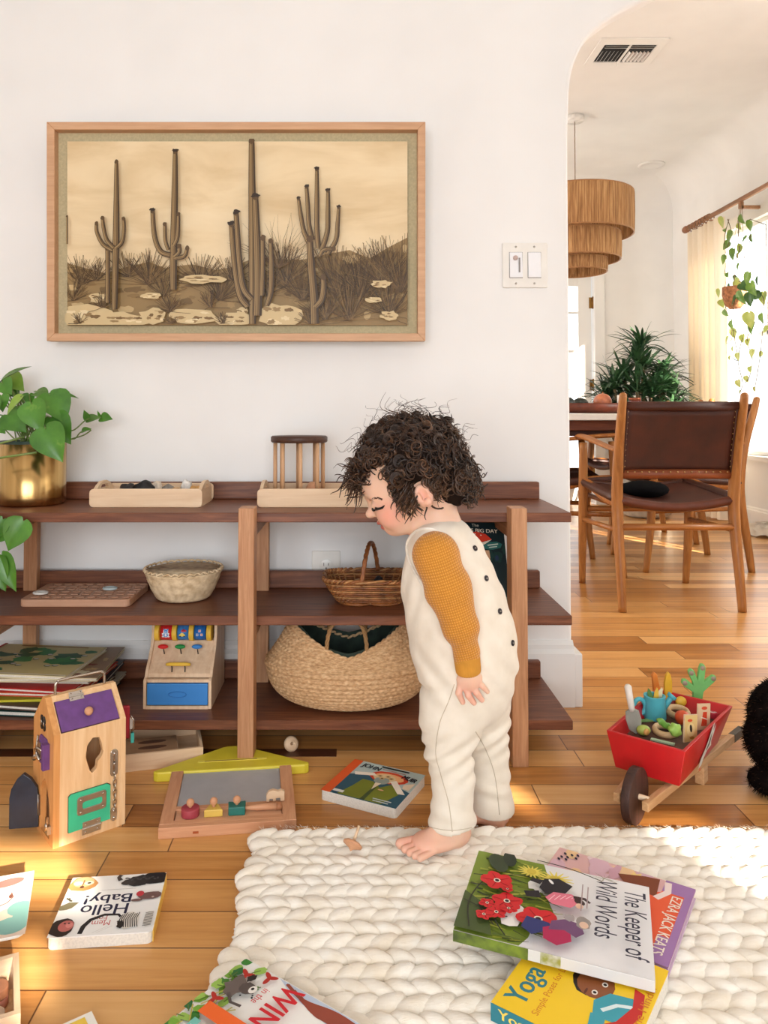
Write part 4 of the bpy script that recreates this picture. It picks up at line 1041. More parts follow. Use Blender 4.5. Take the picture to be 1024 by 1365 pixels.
# roof slopes
sl = math.hypot(HD/2-.006, HP-HE); ra = math.atan2(HP-HE, HD/2-.006)
TR = Matrix.Translation((0, 0, HE)) @ Matrix.Rotation(ra, 4, 'X')
m = MB(); m.box((th, 0, -.008), (HW-th, sl, 0), pine, TR); m.build('roof_panel', hs)
m = MB(); m.box((th, 0, -.008), (HW-th, sl, 0), pine, Matrix.Translation((0, HD, HE)) @ Matrix.Rotation(PI-ra, 4, 'X') @ Matrix.Translation((0, 0, .008))); m.build('roof_panel', hs)
m = MB(); m.box((th, HD/2-.0065, HP-.008), (HW-th, HD/2+.0065, HP), pine); m.build('ridge_board', hs)
purple = mat('purple_stain', (108, 66, 130), .55, var=.06, scale=60); gap = flat((60, 34, 30))
m = MB(); m.box((.0125, .001, .0001), (HW-.0125, sl*.83, .0012), gap, TR); m.box((.0135, .0018, .0006), (HW-.0135, sl*.82, .0032), purple, TR); o = m.build('roof_door', hs)
m = MB(); m.ell((HW*.50, sl*.36, .008), (.0078, .0078, .007), beech, 18, 10, T=TR); m.build('roof_door_knob', o)
def hinge(w, h, T, par, bar=True):
    m = MB(); m.box((-w/2, -h, 0), (w/2, -.001, .0012), steel, T); m.box((-w/2+.001, .001, 0), (w/2-.001, h, .0012), steel, T); m.cyl((-w/2, 0, .0016), (w/2, 0, .0016), .0019, 8, steel, T=T)
    for x in (-w*.32, w*.32):
        for y in (-h*.6, h*.6): m.ell((x, y, .0016), (.0017, .0017, .001), chrome, 8, 5, T=T)
    return m.build('hinge', par, bevel=.0004)
hinge(.026, .0085, TR @ Matrix.Translation((HW*.40, sl*.86, .003)), o)
m = MB(); m.tube(smooth_path([(.020, HD/2, HP-.002), (.020, HD/2, HP+.016), (.024, HD/2, HP+.022), (.032, HD/2, HP+.024), (HW-.032, HD/2, HP+.024), (HW-.024, HD/2, HP+.022), (HW-.020, HD/2, HP+.016), (HW-.020, HD/2, HP-.002)], 4), .0026, 10, chrome); m.build('carry_handle', hs)
# green door on the front
green = mat('green_stain', (62, 196, 148), .5, var=.03)
dp = [(.026, .020), (.028, .019), (.100, .020), (.100, .080), (.094, .084), (.030, .084), (.026, .080)]
m = MB(); m.prism([(x+(-.0008 if x < .06 else .0008), y+(-.0008 if y < .05 else .0008)) for x, y in dp], 0, .0006, gap, T=RXZ); m.prism(dp, 0, .0028, green, T=RXZ); gd = m.build('green_door', hs)
TF = RXZ @ Matrix.Translation((0, 0, .003))
m = MB(); loop = rrect(.052, .032, .005, 3, .040, .044); inner = rrect(.036, .012, .004, 3, .049, .054)
ring_panel(m, loop, inner, 0, .0018, steel, TF)
for x in (.046, .086):
    for y in (.049, .071): m.ell((x, y, .0024), (.0022, .0022, .0012), chrome, 8, 5, T=TF)
m.build('latch_plate', gd, bevel=.0005)
hinge(.034, .011, TF @ Matrix.Translation((.066, .019, 0)), gd)
# chain lock
m = MB(); ring_panel(m, rrect(.013, .046, .006, 4, .101, .094), rrect(.005, .034, .0024, 4, .105, .100), 0, .0018, steel, RXZ @ Matrix.Translation((0, 0, .0002)))
m.prism(rrect(.014, .048, .0065, 4, .1005, .093), 0, .0005, chrome, T=RXZ)
for y in (.100, .116, .134): m.ell((.1075, y, .0028), (.0026, .0026, .0018), chrome, 10, 6, T=RXZ)
m.build('lock_plate', hs)
m = MB(); m.prism(rrect(.011, .024, .005, 4, .102, .014), 0, .002, steel, T=RXZ)
for y in (.020, .032): m.ell((.1075, y, .0028), (.0026, .0026, .0018), chrome, 10, 6, T=RXZ)
m.build('lock_plate', hs)
m = MB()
for k in range(7):
    y0 = .092-.0088*k; pts = []
    for q in range(14):
        a_ = 2*PI*q/14; x_ = .0030*math.cos(a_); y_ = .0062*math.sin(a_)
        pts.append((.1075+(x_ if k % 2 else 0), -.0042-(0 if k % 2 else x_), y0+y_))
    m.tube(pts, .0011, 6, chrome, closed=True)
m.build('chain', hs)
# left gable fittings: purple hatch, padlock, clover window, navy door
TL = Matrix(((0, 0, -1, 0), (1, 0, 0, 0), (0, 1, 0, 0), (0, 0, 0, 1)))  # x->y, y->z, z-> -x
m = MB(); m.prism([(.028, .126), (.070, .126), (.070, .170), (.064, .176), (.034, .176), (.028, .170)], 0, .003, purple, T=TL)
m.box((.020, .128, .0), (.030, .172, .012), purple, TL); m.build('purple_hatch', hs, bevel=.0006)
m = MB(); m.cbox((.064, .150, .004), (.020, .026, .003), steel, TL); m.cbox((.036, .150, .006), (.018, .016, .004), steel, TL)
m.tube([TL @ Vector(p) for p in ((.030, .158, .008), (.042, .162, .014), (.056, .156, .014), (.052, .146, .012), (.038, .142, .012))], .0024, 8, chrome); m.tube([TL @ Vector(p) for p in ((.056, .146, .010), (.066, .136, .012), (.072, .132, .008))], [.003, .005, .003], 8, chrome)
m.tube([TL @ Vector(p) for p in ((.076, .170, .003), (.078, .150, .005), (.076, .134, .003))], .0022, 8, chrome)
m.tube([TL @ Vector(p) for p in ((.030, .138, .006), (.024, .150, .008), (.026, .166, .006))], .0022, 8, chrome)
m.build('toggle_latch', hs)
m = MB(); drk = mat('black_painted', (24, 20, 20), .5)
for y, z in ((.051, .203), (.063, .203), (.050, .192), (.064, .192), (.057, .197)): m.cyl((.0002, y, z), (-.0012, y, z), .0072, 18, drk)
for y in (.051, .064): m.ell((-.0016, y, .197), (.0012, .0026, .0046), chrome, 10, 6)
m.build('clover_window', hs)
navy = mat('navy_stain', (38, 46, 62), .35, var=.1, scale=40)
dr = [(0, .002), (.050, .002), (.050, .056), (.047, .072), (.038, .088), (.026, .098), (.013, .088), (.003, .072), (0, .056)]
TD = Matrix.Translation((-.002, .073, .006)) @ Matrix.Rotation(math.radians(150), 4, 'Z') @ Matrix(((1, 0, 0, 0), (0, 0, -1, 0), (0, 1, 0, 0), (0, 0, 0, 1)))
m = MB(); m.prism(dr, 0, .010, navy, T=TD); m.build('navy_door', hs, bevel=.0015)
m = MB(); m.box((-.003, .070, .030), (.001, .076, .066), steel); m.cyl((-.002, .0735, .03), (-.002, .0735, .066), .002, 8, steel); m.build('hinge', hs)
m = MB(); m.cbox((-.003, .016, .028), (.006, .012, .014), steel); m.ell((-.007, .014, .034), (.003, .004, .007), chrome, 10, 6); m.cbox((-.005, .016, .044), (.004, .005, .012), chrome); m.build('door_catch', hs)
# red door swung open on the far side
m = MB(); TRD = Matrix.Translation((HW+.0005, HD-.040, .126)) @ Matrix.Rotation(math.radians(-22), 4, 'Z')
m.box((0, 0, 0), (.034, .008, .062), mat('red_stain', (176, 26, 46), .5, var=.04), TRD); m.build('red_door', hs, bevel=.002)
m = MB(); m.box((.034, -.001, .018), (.040, .004, .040), steel, TRD); m.tube([TRD @ Vector(p) for p in ((.036, -.003, .044), (.041, -.003, .036), (.041, -.003, .020), (.037, -.003, .012))], .0018, 8, chrome); m.build('hinge', hs)
m = MB(); m.box((.036, -.006, -.006), (.042, .0, .012), flat((70, 190, 180)), TRD); m.build('teal_peg', hs)

# ------------------------------------------------------------------ wooden tray with inset puzzle, half under the shelf
ty = thing('wooden_puzzle_tray', 'open pale wooden box with an inset two hole board, under the shelf', 'tray', (-.320, -.331, 0), math.atan2(.041, .15))
m = MB(); TW, TDp, THt = .252, .150, .034
m.box((-TW, 0, 0), (0, .006, THt), maple); m.box((-TW, TDp-.006, 0), (0, TDp, THt), maple); m.box((-TW, .006, 0), (-TW+.006, TDp-.006, THt), maple_y); m.box((-.006, .006, 0), (0, TDp-.006, THt), maple_y); m.box((-TW+.006, .006, 0), (-.006, TDp-.006, .005), maple); m.build('box_frame', ty)
m = MB(); m.box((-TW+.008, .010, .0055), (-.052, .085, .031), maple); ib = m.build('inset_board', ty)
m = MB(); m.box((-TW+.012, .012, .0311), (-.053, .084, .0316), mat('tan_board_face', (156, 122, 92), .6)); m.build('board_face', ty)
m = MB()
for y in (.034, .062): m.prism([(-.105+.030*math.cos(q*PI/12), y+.008*math.sin(q*PI/12)) for q in range(24)], .0317, .0321, mat('oval_hole', (84, 54, 38), .7))
m.build('oval_holes', ty)

# ------------------------------------------------------------------ magnetic drawing board with yellow roof
db = thing('drawing_board', 'low wooden drawing board with a yellow roof and pegs, on the floor', 'toy', (-.342, -.626, 0), math.atan2(.030, .241))
BW, BD, BT = .243, .220, .019; bx = beech
m = MB(); m.box((0, 0, 0), (BW, .012, BT), bx); m.box((.012, .012, 0), (BW-.012, BD, .010), bx); m.box((.012, .012, .010), (BW-.012, .024, BT), bx); m.box((.012, .062, .010), (BW-.012, .074, BT), bx); m.build('base', db, bevel=.0008)
for x in (0, BW-.024):
    m = MB(); m.box((x+.0, .0125, 0) if x == 0 else (x+.0, .0, 0), (x+.024, BD, BT+.0006), wood('beech_wood_y', (200, 142, 104), (222, 168, 128), 'Y', 9, .5)); m.build('side_bar', db, bevel=.001)
m = MB(); m.box((.0245, .0745, .010), (BW-.0245, BD-.002, .015), mat('grey_screen', (176, 176, 178), .45, var=.02)); m.build('screen', db)
m = MB(); m.box((.026, .0245, .0101), (BW-.026, .0615, .0165), wood('tray_inner', (206, 152, 114), (226, 176, 138), 'X', 9, .5)); m.build('peg_tray', db)
m = MB(); m.prism([(.056, .004), (.070, .010), (.068, .006), (.062, .003)], BT-.012, BT-.011, gap, T=None) if False else None
m = MB(); m.box((.060, -.0004, .006), (.070, .0, .010), flat((170, 84, 44))); m.build('burned_mark', db)
yw = mat('yellow_paint', (222, 206, 58), .45, var=.02)
m = MB(); rf = [(-.038, BD+.002), (-.034, BD-.004), (-.028, BD-.007), (BW+.028, BD-.007), (BW+.036, BD-.003), (BW+.038, BD+.004), (BW/2+.024, BD+.098), (BW/2+.012, BD+.103), (BW/2-.012, BD+.103), (BW/2-.024, BD+.098)]
m.prism(rf, 0.0, .020, yw); m.build('yellow_roof', db, bevel=.003)
m = MB(); m.box((.050, BD+.028, .0198), (BW-.050, BD+.036, .0206), flat((236, 222, 96))); m.box((.064, BD+.030, .0203), (BW-.070, BD+.033, .0209), flat((150, 120, 60))); m.build('roof_slot', db)
T0 = Matrix.Translation((-.342, -.626, 0)) @ Matrix.Rotation(math.atan2(.030, .241), 4, 'Z')
pegs = ((.052, 'red', (172, 66, 76), 'round'), (.094, 'yellow', (226, 190, 88), 'triangle'), (.136, 'green', (38, 116, 104), 'square'))
for x, nm, c, shp in pegs:
    t = thing('stamp_peg', '%s %s magnet stamp with a small wooden knob, in the drawing board tray' % (nm, shp), 'stamp', T0 @ Vector((x, .043, .0166)), math.atan2(.030, .241))
    m = MB(); pm_ = mat('stamp_'+nm, c, .5, var=.03)
    if shp == 'round': m.cyl((0, 0, 0), (0, 0, .015), .0165, 28, pm_)
    elif shp == 'triangle': m.prism([(-.017, -.012), (.017, -.012), (.006, .014), (-.006, .014)], 0, .013, pm_)
    else: m.prism([(-.015, -.012), (.015, -.012), (.016, .013), (.004, .010), (-.004, .010), (-.016, .013)], 0, .015, pm_)
    m.build('stamp_body', t, bevel=.0015); m = MB(); m.cyl((0, 0, .013), (0, 0, .019), .003, 8, beech); m.ell((0, 0, .023), .0072, beech, 16, 10); m.build('knob', t)
m = MB(); m.tube([(-.052, 0, 0), (-.044, 0, 0), (-.020, .0, .0), (.012, 0, 0)], [.0006, .003, .0056, .0058], 12, beech); m.cyl((.012, 0, 0), (.022, 0, 0), .0072, 12, wood('dark_pen_cap', (150, 96, 62), (176, 120, 82), 'X', 9, .5)); m.build('stylus', loc=T0 @ Vector((.196, .043, .0240)), rz=math.atan2(.03, .241), label='wooden stylus lying in the drawing board tray', cat='pen')
m = MB(); bl = [(0, 0), (.006, 0), (.006, .005), (.012, .005), (.012, 0), (.018, 0), (.018, .006), (.026, .006), (.026, 0), (.034, 0), (.034, .017), (.028, .020), (.022, .018), (.012, .021), (.004, .018), (0, .012)]
m.prism(bl, 0, .009, maple, T=Matrix(((1, 0, 0, 0), (0, 0, -1, 0), (0, 1, 0, 0), (0, 0, 0, 1)))); m.build('wooden_animal', loc=T0 @ Vector((.190, .076, .0200)), rz=math.atan2(.03, .241), bevel=.001, label='small pale wooden animal block standing on the drawing board corner', cat='toy')
m = MB(); m.box((-.012, -.006, 0), (.012, .006, .010), flat((24, 34, 56))); m.build('dark_blue_block', loc=at_z(367, 1021, 0), bevel=.001, label='small dark blue block on the floor behind the yellow roof', cat='block')

# ------------------------------------------------------------------ spinning tops
def top(loc, lb, rot, c=beech):
    t = thing('spinning_top', lb, 'spinning top', loc, rot=rot)
    m = MB(); m.lathe([(0, -.010), (.004, -.006), (.016, -.001), (.0165, .002), (.012, .005), (0, .006)], 28, c); m.build('disc', t)
    m = MB(); m.tube([(0, 0, .005), (0, 0, .018), (0, 0, .030)], [.0032, .0022, .0028], 10, maple); m.build('stem', t)
p = at_z(388, 1000, .0); top((p.x, p.y, .0138), 'small wooden spinning top lying on the floor under the seagrass basket', (math.radians(64), 0, .35), maple)
p = at_z(470, 1134, .03); top((p.x, p.y, .0395), 'wooden spinning top lying on the edge of the cream rug', (math.radians(-38), math.radians(28), 0), beech)

# ------------------------------------------------------------------ books on the floor
def art_hello(a):
    w = (242, 240, 236); K = (30, 28, 34)
    a.rect(0, 0, 1, 1, w)
    a.text('Hello', .545, .60, .030, (24, 26, 60), w=.47, sy=1.15, bold=.0004); a.text('Baby!', .54, .40, .030, (24, 26, 60), w=.47, sy=1.0, bold=.0004)
    a.text('Mem', .53, .82, .016, (196, 92, 90), w=.18); a.text('Fox', .55, .745, .015, (196, 92, 90), w=.13)
    a.stroke([(.70, .97), (.69, .86), (.64, .76), (.52, .69), (.38, .70), (.33, .77), (.37, .82)], [.045, .05, .045, .035, .03, .03, .02], K)
    a.text("from the author of the classic", .45, .25, .006, (190, 186, 180), w=.42) if False else a.stroke([(.28, .265), (.64, .265)], .006, (200, 196, 190))
    # lion (upper left as seen), monkey, zebras, gorilla, walrus, bird
    a.blob(.86, .13, .15, .13, (206, 148, 88), jit=.1, seed=1); a.blob(.86, .10, .11, .09, (232, 192, 140)); a.blob(.80, .12, .05, .035, (246, 230, 204)); a.blob(.91, .12, .05, .035, (246, 230, 204)); a.blob(.80, .12, .02, .014, (60, 46, 30)); a.blob(.86, .19, .024, .02, (90, 52, 40)); a.stroke([(.86, .17), (.86, .06)], .012, (150, 96, 50))
    a.blob(.90, .86, .12, .14, (44, 36, 36), jit=.1, seed=2); a.blob(.86, .84, .075, .085, (196, 110, 104)); a.blob(.83, .83, .035, .04, (222, 140, 132)); a.blob(.88, .80, .012, .01, (40, 20, 20)); a.blob(.84, .80, .012, .01, (40, 20, 20))
    a.blob(.92, .52, .10, .05, (128, 120, 92), rot=.5, jit=.15, seed=3); a.stroke([(.97, .38), (.90, .44)], .02, (90, 84, 60)); a.stroke([(.94, .38), (.92, .44)], .015, (90, 84, 60))
    a.blob(.12, .10, .16, .12, (34, 32, 34), jit=.18, seed=4); a.blob(.28, .13, .12, .09, (44, 42, 44), jit=.2, seed=5); a.blob(.38, .16, .07, .05, (60, 56, 56), jit=.2, seed=6); a.blob(.08, .04, .08, .05, K)
    for i in range(12): a.blob(.08+.03*i, .1+.02*math.sin(i*2.2), .012, .02, (78, 74, 74), rot=i)
    a.stroke([(.47, .12), (.50, .06), (.48, .02)], [.05, .04, .05], (70, 62, 60))
    a.blob(.11, .42, .13, .065, (116, 88, 84), jit=.1, seed=7, rot=.1); a.blob(.22, .38, .04, .045, (196, 60, 70)); a.blob(.24, .49, .06, .022, (124, 96, 90)); a.blob(.08, .45, .014, .014, (200, 180, 170))
    a.blob(.26, .82, .10, .13, (224, 218, 208), jit=.08, seed=8); a.blob(.33, .88, .035, .06, (40, 36, 36), jit=.3, seed=18)
    for i in range(9): a.stroke([(.17+.02*i, .70+.012*(i % 3)), (.19+.02*i, .80), (.16+.022*i, .93)], .009, (40, 36, 36))
    a.blob(.07, .82, .045, .12, (224, 218, 208), jit=.08, seed=9)
    for i in range(10): a.stroke([(.03, .71+.023*i), (.11, .72+.023*i)], .008, (40, 36, 36))
    for q in (.40, .44): a.stroke([(q+.14, .995), (q, .90)], .003, (196, 192, 186))
hb = book('board_book', .145, .140, .017, (-.2965, -.752, 0), math.atan2(-.014, -.144), 'white board book with animals and a curled black tail, on the floorboards', art_hello, cover=(242, 240, 236), hard=False, rcorner=.009)
m = MB(); m.box((-.0008, .004, .0), (.0004, .136, .017), flat((238, 196, 92))); m.build('spine', hb)

def art_john(a):
    a.rect(0, 0, 1, 1, (176, 192, 186)); a.rect(0, 0, .13, 1, (224, 92, 42)); a.rect(.13, 0, 1, 1, (176, 192, 186))
    a.poly([(.13, 0), (1, 0), (1, .44), (.86, .50), (.7, .60), (.5, .62), (.3, .66), (.13, .58)], (40, 86, 104))
    a.poly([(.22, .02), (.80, .02), (.90, .34), (.74, .56), (.62, .40), (.48, .52), (.34, .52), (.30, .30)], (118, 128, 44)); a.poly([(.52, .02), (.58, .02), (.58, .40), (.54, .36)], (64, 84, 50))
    a.blob(.62, .70, .26, .15, (206, 68, 40)); a.blob(.62, .70, .20, .10, (240, 178, 122)); a.blob(.58, .66, .15, .11, (222, 196, 150), jit=.12, seed=3); a.blob(.58, .58, .10, .10, (150, 160, 150), jit=.15, seed=4)
    for x, y in ((.5, .70), (.6, .72), (.66, .68), (.55, .64)): a.blob(x, y, .035, .03, (206, 170, 120)); a.blob(x, y, .018, .014, (120, 96, 60))
    a.poly([(.16, .66), (.40, .74), (.46, .68), (.20, .58)], (238, 226, 208)); a.poly([(.74, .66), (.97, .36), (.88, .34), (.68, .60)], (238, 226, 208)); a.poly([(.86, .60), (.98, .70), (.97, .48), (.88, .50)], (230, 206, 176))
    a.poly([(.52, .50), (.60, .50), (.55, .30)], (232, 214, 184)); a.blob(.66, .34, .04, .016, (222, 170, 130))
    a.text('JOHN', .30, .86, .022, (24, 30, 40), w=.26, rot=-.12, bold=.0006); a.text('MUIR', .87, .78, .022, (24, 30, 40), w=.20, rot=-.22, bold=.0006)
    a.rect(.42, .93, .80, .965, (24, 30, 34)); a.text('THE ADVENTURES OF', .62, .865, .008, (170, 64, 50), w=.30) if False else a.stroke([(.46, .885), (.78, .875)], .012, (180, 90, 70))
    a.rect(.14, .05, .28, .11, (222, 222, 214)); a.stroke([(.66, .10), (.9, .10)], .02, (196, 206, 200)); a.stroke([(.68, .05), (.88, .05)], .02, (196, 206, 200))
jb = book('board_book', .160, .148, .019, (-.0625, -.486, 0), math.radians(-27.2), 'blue and green board book with orange spine, a bearded man on it, on the floor', art_john, cover=(222, 218, 206), hard=False, rcorner=.008, page=(226, 220, 208))
m = MB(); m.prism([(.05, .001), (.152, .001), (.159, .008), (.1595, .074), (.05, .074)], .0150, .0172, flat((44, 74, 48))); m.build('first_page', jb)

def art_keeper(a):                       # local x: near -> far, y: right -> left in the picture
    K = (36, 34, 40)
    a.rect(0, 0, 1, 1, (234, 232, 232))
    G = [(112, 132, 42), (150, 160, 54), (84, 104, 40), (60, 74, 40), (178, 180, 74)]
    a.poly([(0, .66), (.10, .62), (.26, .60), (.40, .50), (.60, .56), (.70, .66), (.82, .56), (1, .60), (1, 1), (0, 1)], (122, 142, 50))
    R = random.Random(12)
    for i in range(70): x, y = R.uniform(0, 1), R.uniform(.70, 1); a.stroke([(x, y), (x+R.uniform(-.05, .05), y-R.uniform(.05, .16))], R.uniform(.01, .03), R.choice(G), taper=True)
    for i in range(46): x, y = R.uniform(.1, .6), R.uniform(.55, .75); a.stroke([(x, y), (x+R.uniform(-.06, .06), y-R.uniform(.05, .14))], R.uniform(.008, .02), R.choice(G), taper=True)
    a.blob(.85, .86, .12, .07, (52, 66, 44), rot=.4); a.blob(.93, .80, .10, .05, (40, 52, 40), rot=.2); a.poly([(0, .8), (.3, .86), (.42, 1), (0, 1)], (70, 86, 44))
    a.blob(.30, .72, .14, .10, (240, 238, 232), jit=.3, seed=4); a.blob(.66, .62, .07, .05, (238, 236, 230), jit=.3, seed=5)
    for x, y, r in ((.82, .66, .10), (.78, .52, .13)):
        for k in range(16): a_ = 2*PI*k/16; a.stroke([(x, y), (x+r*.8*math.cos(a_), y+r*math.sin(a_)*.8)], .03, (226, 208, 92), taper=True)
        a.blob(x, y, r*.35, r*.35, (206, 184, 70))
    def poppy(x, y, r):
        for k in range(5): a_ = 2*PI*k/5+x*7; a.blob(x+r*.45*math.cos(a_), y+r*.45*math.sin(a_), r*.62, r*.55, (206, 34, 40), rot=a_, jit=.1, seed=k)
        for k in range(5): a_ = 2*PI*k/5+x*7; a.stroke([(x+r*.2*math.cos(a_), y+r*.2*math.sin(a_)), (x+r*.8*math.cos(a_), y+r*.8*math.sin(a_))], .006, (150, 16, 26))
        a.blob(x, y, r*.24, r*.24, (236, 226, 206)); a.blob(x, y, r*.15, r*.15, K)
    for s_ in ([(.02, .92), (.3, .96), (.6, .9), (.72, .76)], [(.10, .80), (.28, .9), (.42, .84)], [(.0, .72), (.16, .8), (.22, .74)], [(.62, .98), (.66, .86), (.74, .70), (.70, .60)], [(.50, .98), (.52, .84), (.44, .70)], [(.30, .99), (.24, .84), (.30, .74)], [(.98, .64), (.96, .46), (.90, .30), (.88, .26)]):
        a.stroke(smooth_path([(x, y, 0) for x, y in s_], 5) and [(p.x, p.y) for p in smooth_path([(x, y, 0) for x, y in s_], 5)], .010, (44, 46, 34))
    for x, y, r in ((.60, .84, .105), (.38, .76, .095), (.26, .58, .125), (.30, .86, .05), (.22, .80, .06), (.16, .86, .05), (.50, .77, .035), (.28, .74, .05)): poppy(x, y, r)
    a.poly([(.60, .60), (.72, .58), (.76, .50), (.70, .42), (.58, .46), (.54, .56)], K); a.poly([(.66, .66), (.70, .64), (.70, .58), (.64, .60)], K); a.blob(.70, .54, .03, .012, (232, 230, 226), rot=.6)
    a.poly([(.56, .60), (.52, .68), (.46, .66), (.48, .58)], K)
    a.poly([(.50, .56), (.58, .52), (.60, .42), (.54, .36), (.44, .42), (.44, .52)], (222, 118, 138))
    for k in range(5): a.stroke([(.47+.02*k, .54-.03*k), (.55+.01*k, .51-.03*k)], .006, (246, 196, 204))
    a.blob(.53, .375, .042, .030, (60, 40, 40), rot=.8); a.blob(.48, .375, .032, .026, (228, 186, 160)); a.stroke([(.57, .41), (.575, .35), (.54, .32)], [.03, .03, .02], (60, 40, 40))
    a.poly([(.12, .66), (.24, .64), (.22, .52), (.16, .50), (.06, .60)], (44, 52, 110)); a.poly([(.05, .54), (.16, .55), (.22, .48), (.18, .41), (.08, .40), (.01, .47)], (176, 36, 82))
    a.poly([(.15, .52), (.25, .51), (.30, .44), (.28, .36), (.19, .34), (.13, .38), (.18, .44)], (112, 74, 112)); a.blob(.30, .35, .065, .05, (150, 140, 134), jit=.15, seed=6); a.blob(.28, .345, .036, .03, (226, 190, 166)); a.blob(.32, .42, .04, .04, (160, 150, 150), jit=.2, seed=7)
    for k in range(22): a_ = R.uniform(0, 6.3); r_ = R.uniform(.04, .09); a.stroke([(.88, .25), (.88+r_*math.cos(a_), .25+r_*math.sin(a_))], .0025, (150, 140, 110))
    a.text('The Keeper of', .42, .10, .030, (40, 38, 58), w=.74, rot=PI, sy=1.35); a.text('Wild Words', .52, .235, .030, (40, 38, 58), w=.66, rot=PI, sy=1.35)
    a.stroke([(.46, .335), (.72, .335)], .008, (170, 150, 150)); a.stroke([(.42, .365), (.74, .365)], .008, (170, 150, 150))
RZK = math.radians(71)
def frame_at(p, rz, tilt):               # tilt: rotation about the book's own y axis and x axis
    return (Matrix.Translation(p) @ Matrix.Rotation(rz, 4, 'Z') @ Matrix.Rotation(tilt[0], 4, 'X') @ Matrix.Rotation(tilt[1], 4, 'Y'))
T = frame_at((.364, -1.055, .0535), RZK, (.030, .012))
kb = book('picture_book', .196, .246, .014, T.to_translation(), 0, 'white hardcover picture book with red poppies and two girls, topmost on the rug', art_keeper, cover=(230, 228, 228), spine=(222, 220, 218), hard=True, rot=T.to_euler())
m = MB(); m.box((-.0017, .150, .0), (-.0014, .246, .0142), mat('leafy_spine_print', (120, 140, 44), .5, c2=(70, 84, 36), scale=60)); m.box((-.0017, .110, .0), (-.0014, .135, .0142), mat('leafy_spine_print2', (150, 150, 70), .5, c2=(220, 218, 214), scale=90)); m.build('spine_print', kb)

def art_keats(a):
    a.rect(0, 0, 1, 1, (222, 178, 176)); R = random.Random(8)
    for i in range(26): a.blob(R.uniform(.5, 1), R.uniform(.3, 1), R.uniform(.05, .14), R.uniform(.04, .09), R.choice([(216, 178, 192), (234, 196, 150), (230, 206, 206), (206, 160, 176), (238, 208, 130)]), jit=.3, seed=i)
    a.rect(0, 0, 1, .20, (160, 118, 172)); a.poly([(.0, .20), (.82, .20), (.72, .36), (.66, .42), (.0, .42)], (232, 92, 52)); a.rect(0, .05, .84, .20, (232, 92, 52)) ; a.rect(0, 0, .3, .12, (160, 118, 172))
    a.poly([(.74, .22), (.98, .24), (.96, .34), (.88, .52), (.74, .42)], (124, 62, 34)); a.stroke([(.72, .22), (.84, .16), (.97, .18)], .05, (240, 220, 214))
    for i, (x, y) in enumerate(((.93, .88), (.95, .84), (.90, .84), (.88, .90), (.92, .93), (.84, .90), (.82, .95), (.86, .94))): a.blob(x, y, .018, .010, (40, 36, 60), rot=.6)
    a.text('EZRA JACK KEATS', .45, .10, .018, (244, 230, 214), w=.72, rot=PI, sy=1.2, bold=.0003); a.text('T', .62, .33, .04, (244, 230, 214), rot=PI)
T = frame_at((.400, -1.005, .032), math.radians(56.6), (0, .012))
book('picture_book', .197, .205, .0135, T.to_translation(), 0, 'orange and pink picture book lying under the poppy book at its right', art_keats, cover=(200, 170, 196), spine=(160, 118, 172), hard=True, rot=T.to_euler())

def art_yoga(a):
    Y = (246, 204, 42); B = (52, 126, 140)
    a.rect(0, 0, 1, 1, Y)
    a.text('Yoga Bear', .50, .84, .030, B, w=.80, sy=1.3, bold=.0009); a.text('Simple Poses for Little Ones', .46, .68, .012, (214, 122, 40), w=.78)
    a.blob(.60, .45, .17, .14, (40, 28, 24), jit=.04); a.blob(.57, .42, .14, .125, (142, 82, 44)); a.blob(.60, .36, .025, .02, (240, 232, 220)); a.blob(.60, .36, .012, .012, (30, 20, 20)); a.blob(.49, .40, .025, .02, (240, 232, 220)); a.blob(.49, .40, .012, .012, (30, 20, 20)); a.blob(.47, .46, .03, .008, (90, 44, 26))
    a.poly([(.42, .38), (.54, .30), (.58, .14), (.44, .08), (.30, .20), (.28, .34)], (64, 160, 176)); a.stroke([(.36, .30), (.46, .22), (.50, .12)], .03, (222, 238, 238)); a.poly([(.30, .36), (.20, .34), (.12, .38), (.10, .33), (.24, .24), (.34, .26)], (64, 160, 176)); a.blob(.10, .36, .035, .03, (142, 82, 44))
    a.poly([(.10, .32), (.16, .20), (.28, .10), (.46, .04), (.66, .08), (.68, .16), (.50, .12), (.32, .18), (.20, .30)], (200, 44, 40))
    a.text('Sarah Jane Hinder', .42, .025+.02, .014, (214, 122, 40), w=.74)
T = frame_at((.292, -1.160, .030), math.radians(54), (0, 0))
yb = book('board_book', .178, .158, .021, T.to_translation(), 0, 'yellow board book with a blue spine and a seated child, below the poppy book', art_yoga, cover=(246, 204, 42), hard=False, rcorner=.005, rot=T.to_euler())
aa = Art(.158, .021, .0002); aa.add([(0, 0, 0), (.158, 0, 0), (.158, .021, 0), (0, .021, 0)], [(0, 1, 2, 3)], flat((52, 126, 140))); aa.text('Yoga Bear', .34, .5, .016, (244, 214, 96), w=.56, bold=.0004)
# the spine faces the camera side: its drawing runs along the book's y axis, from left to right in view
aa.build('spine', yb, loc=(-.0004, .158, 0), rot=(PI/2, 0, -PI/2))

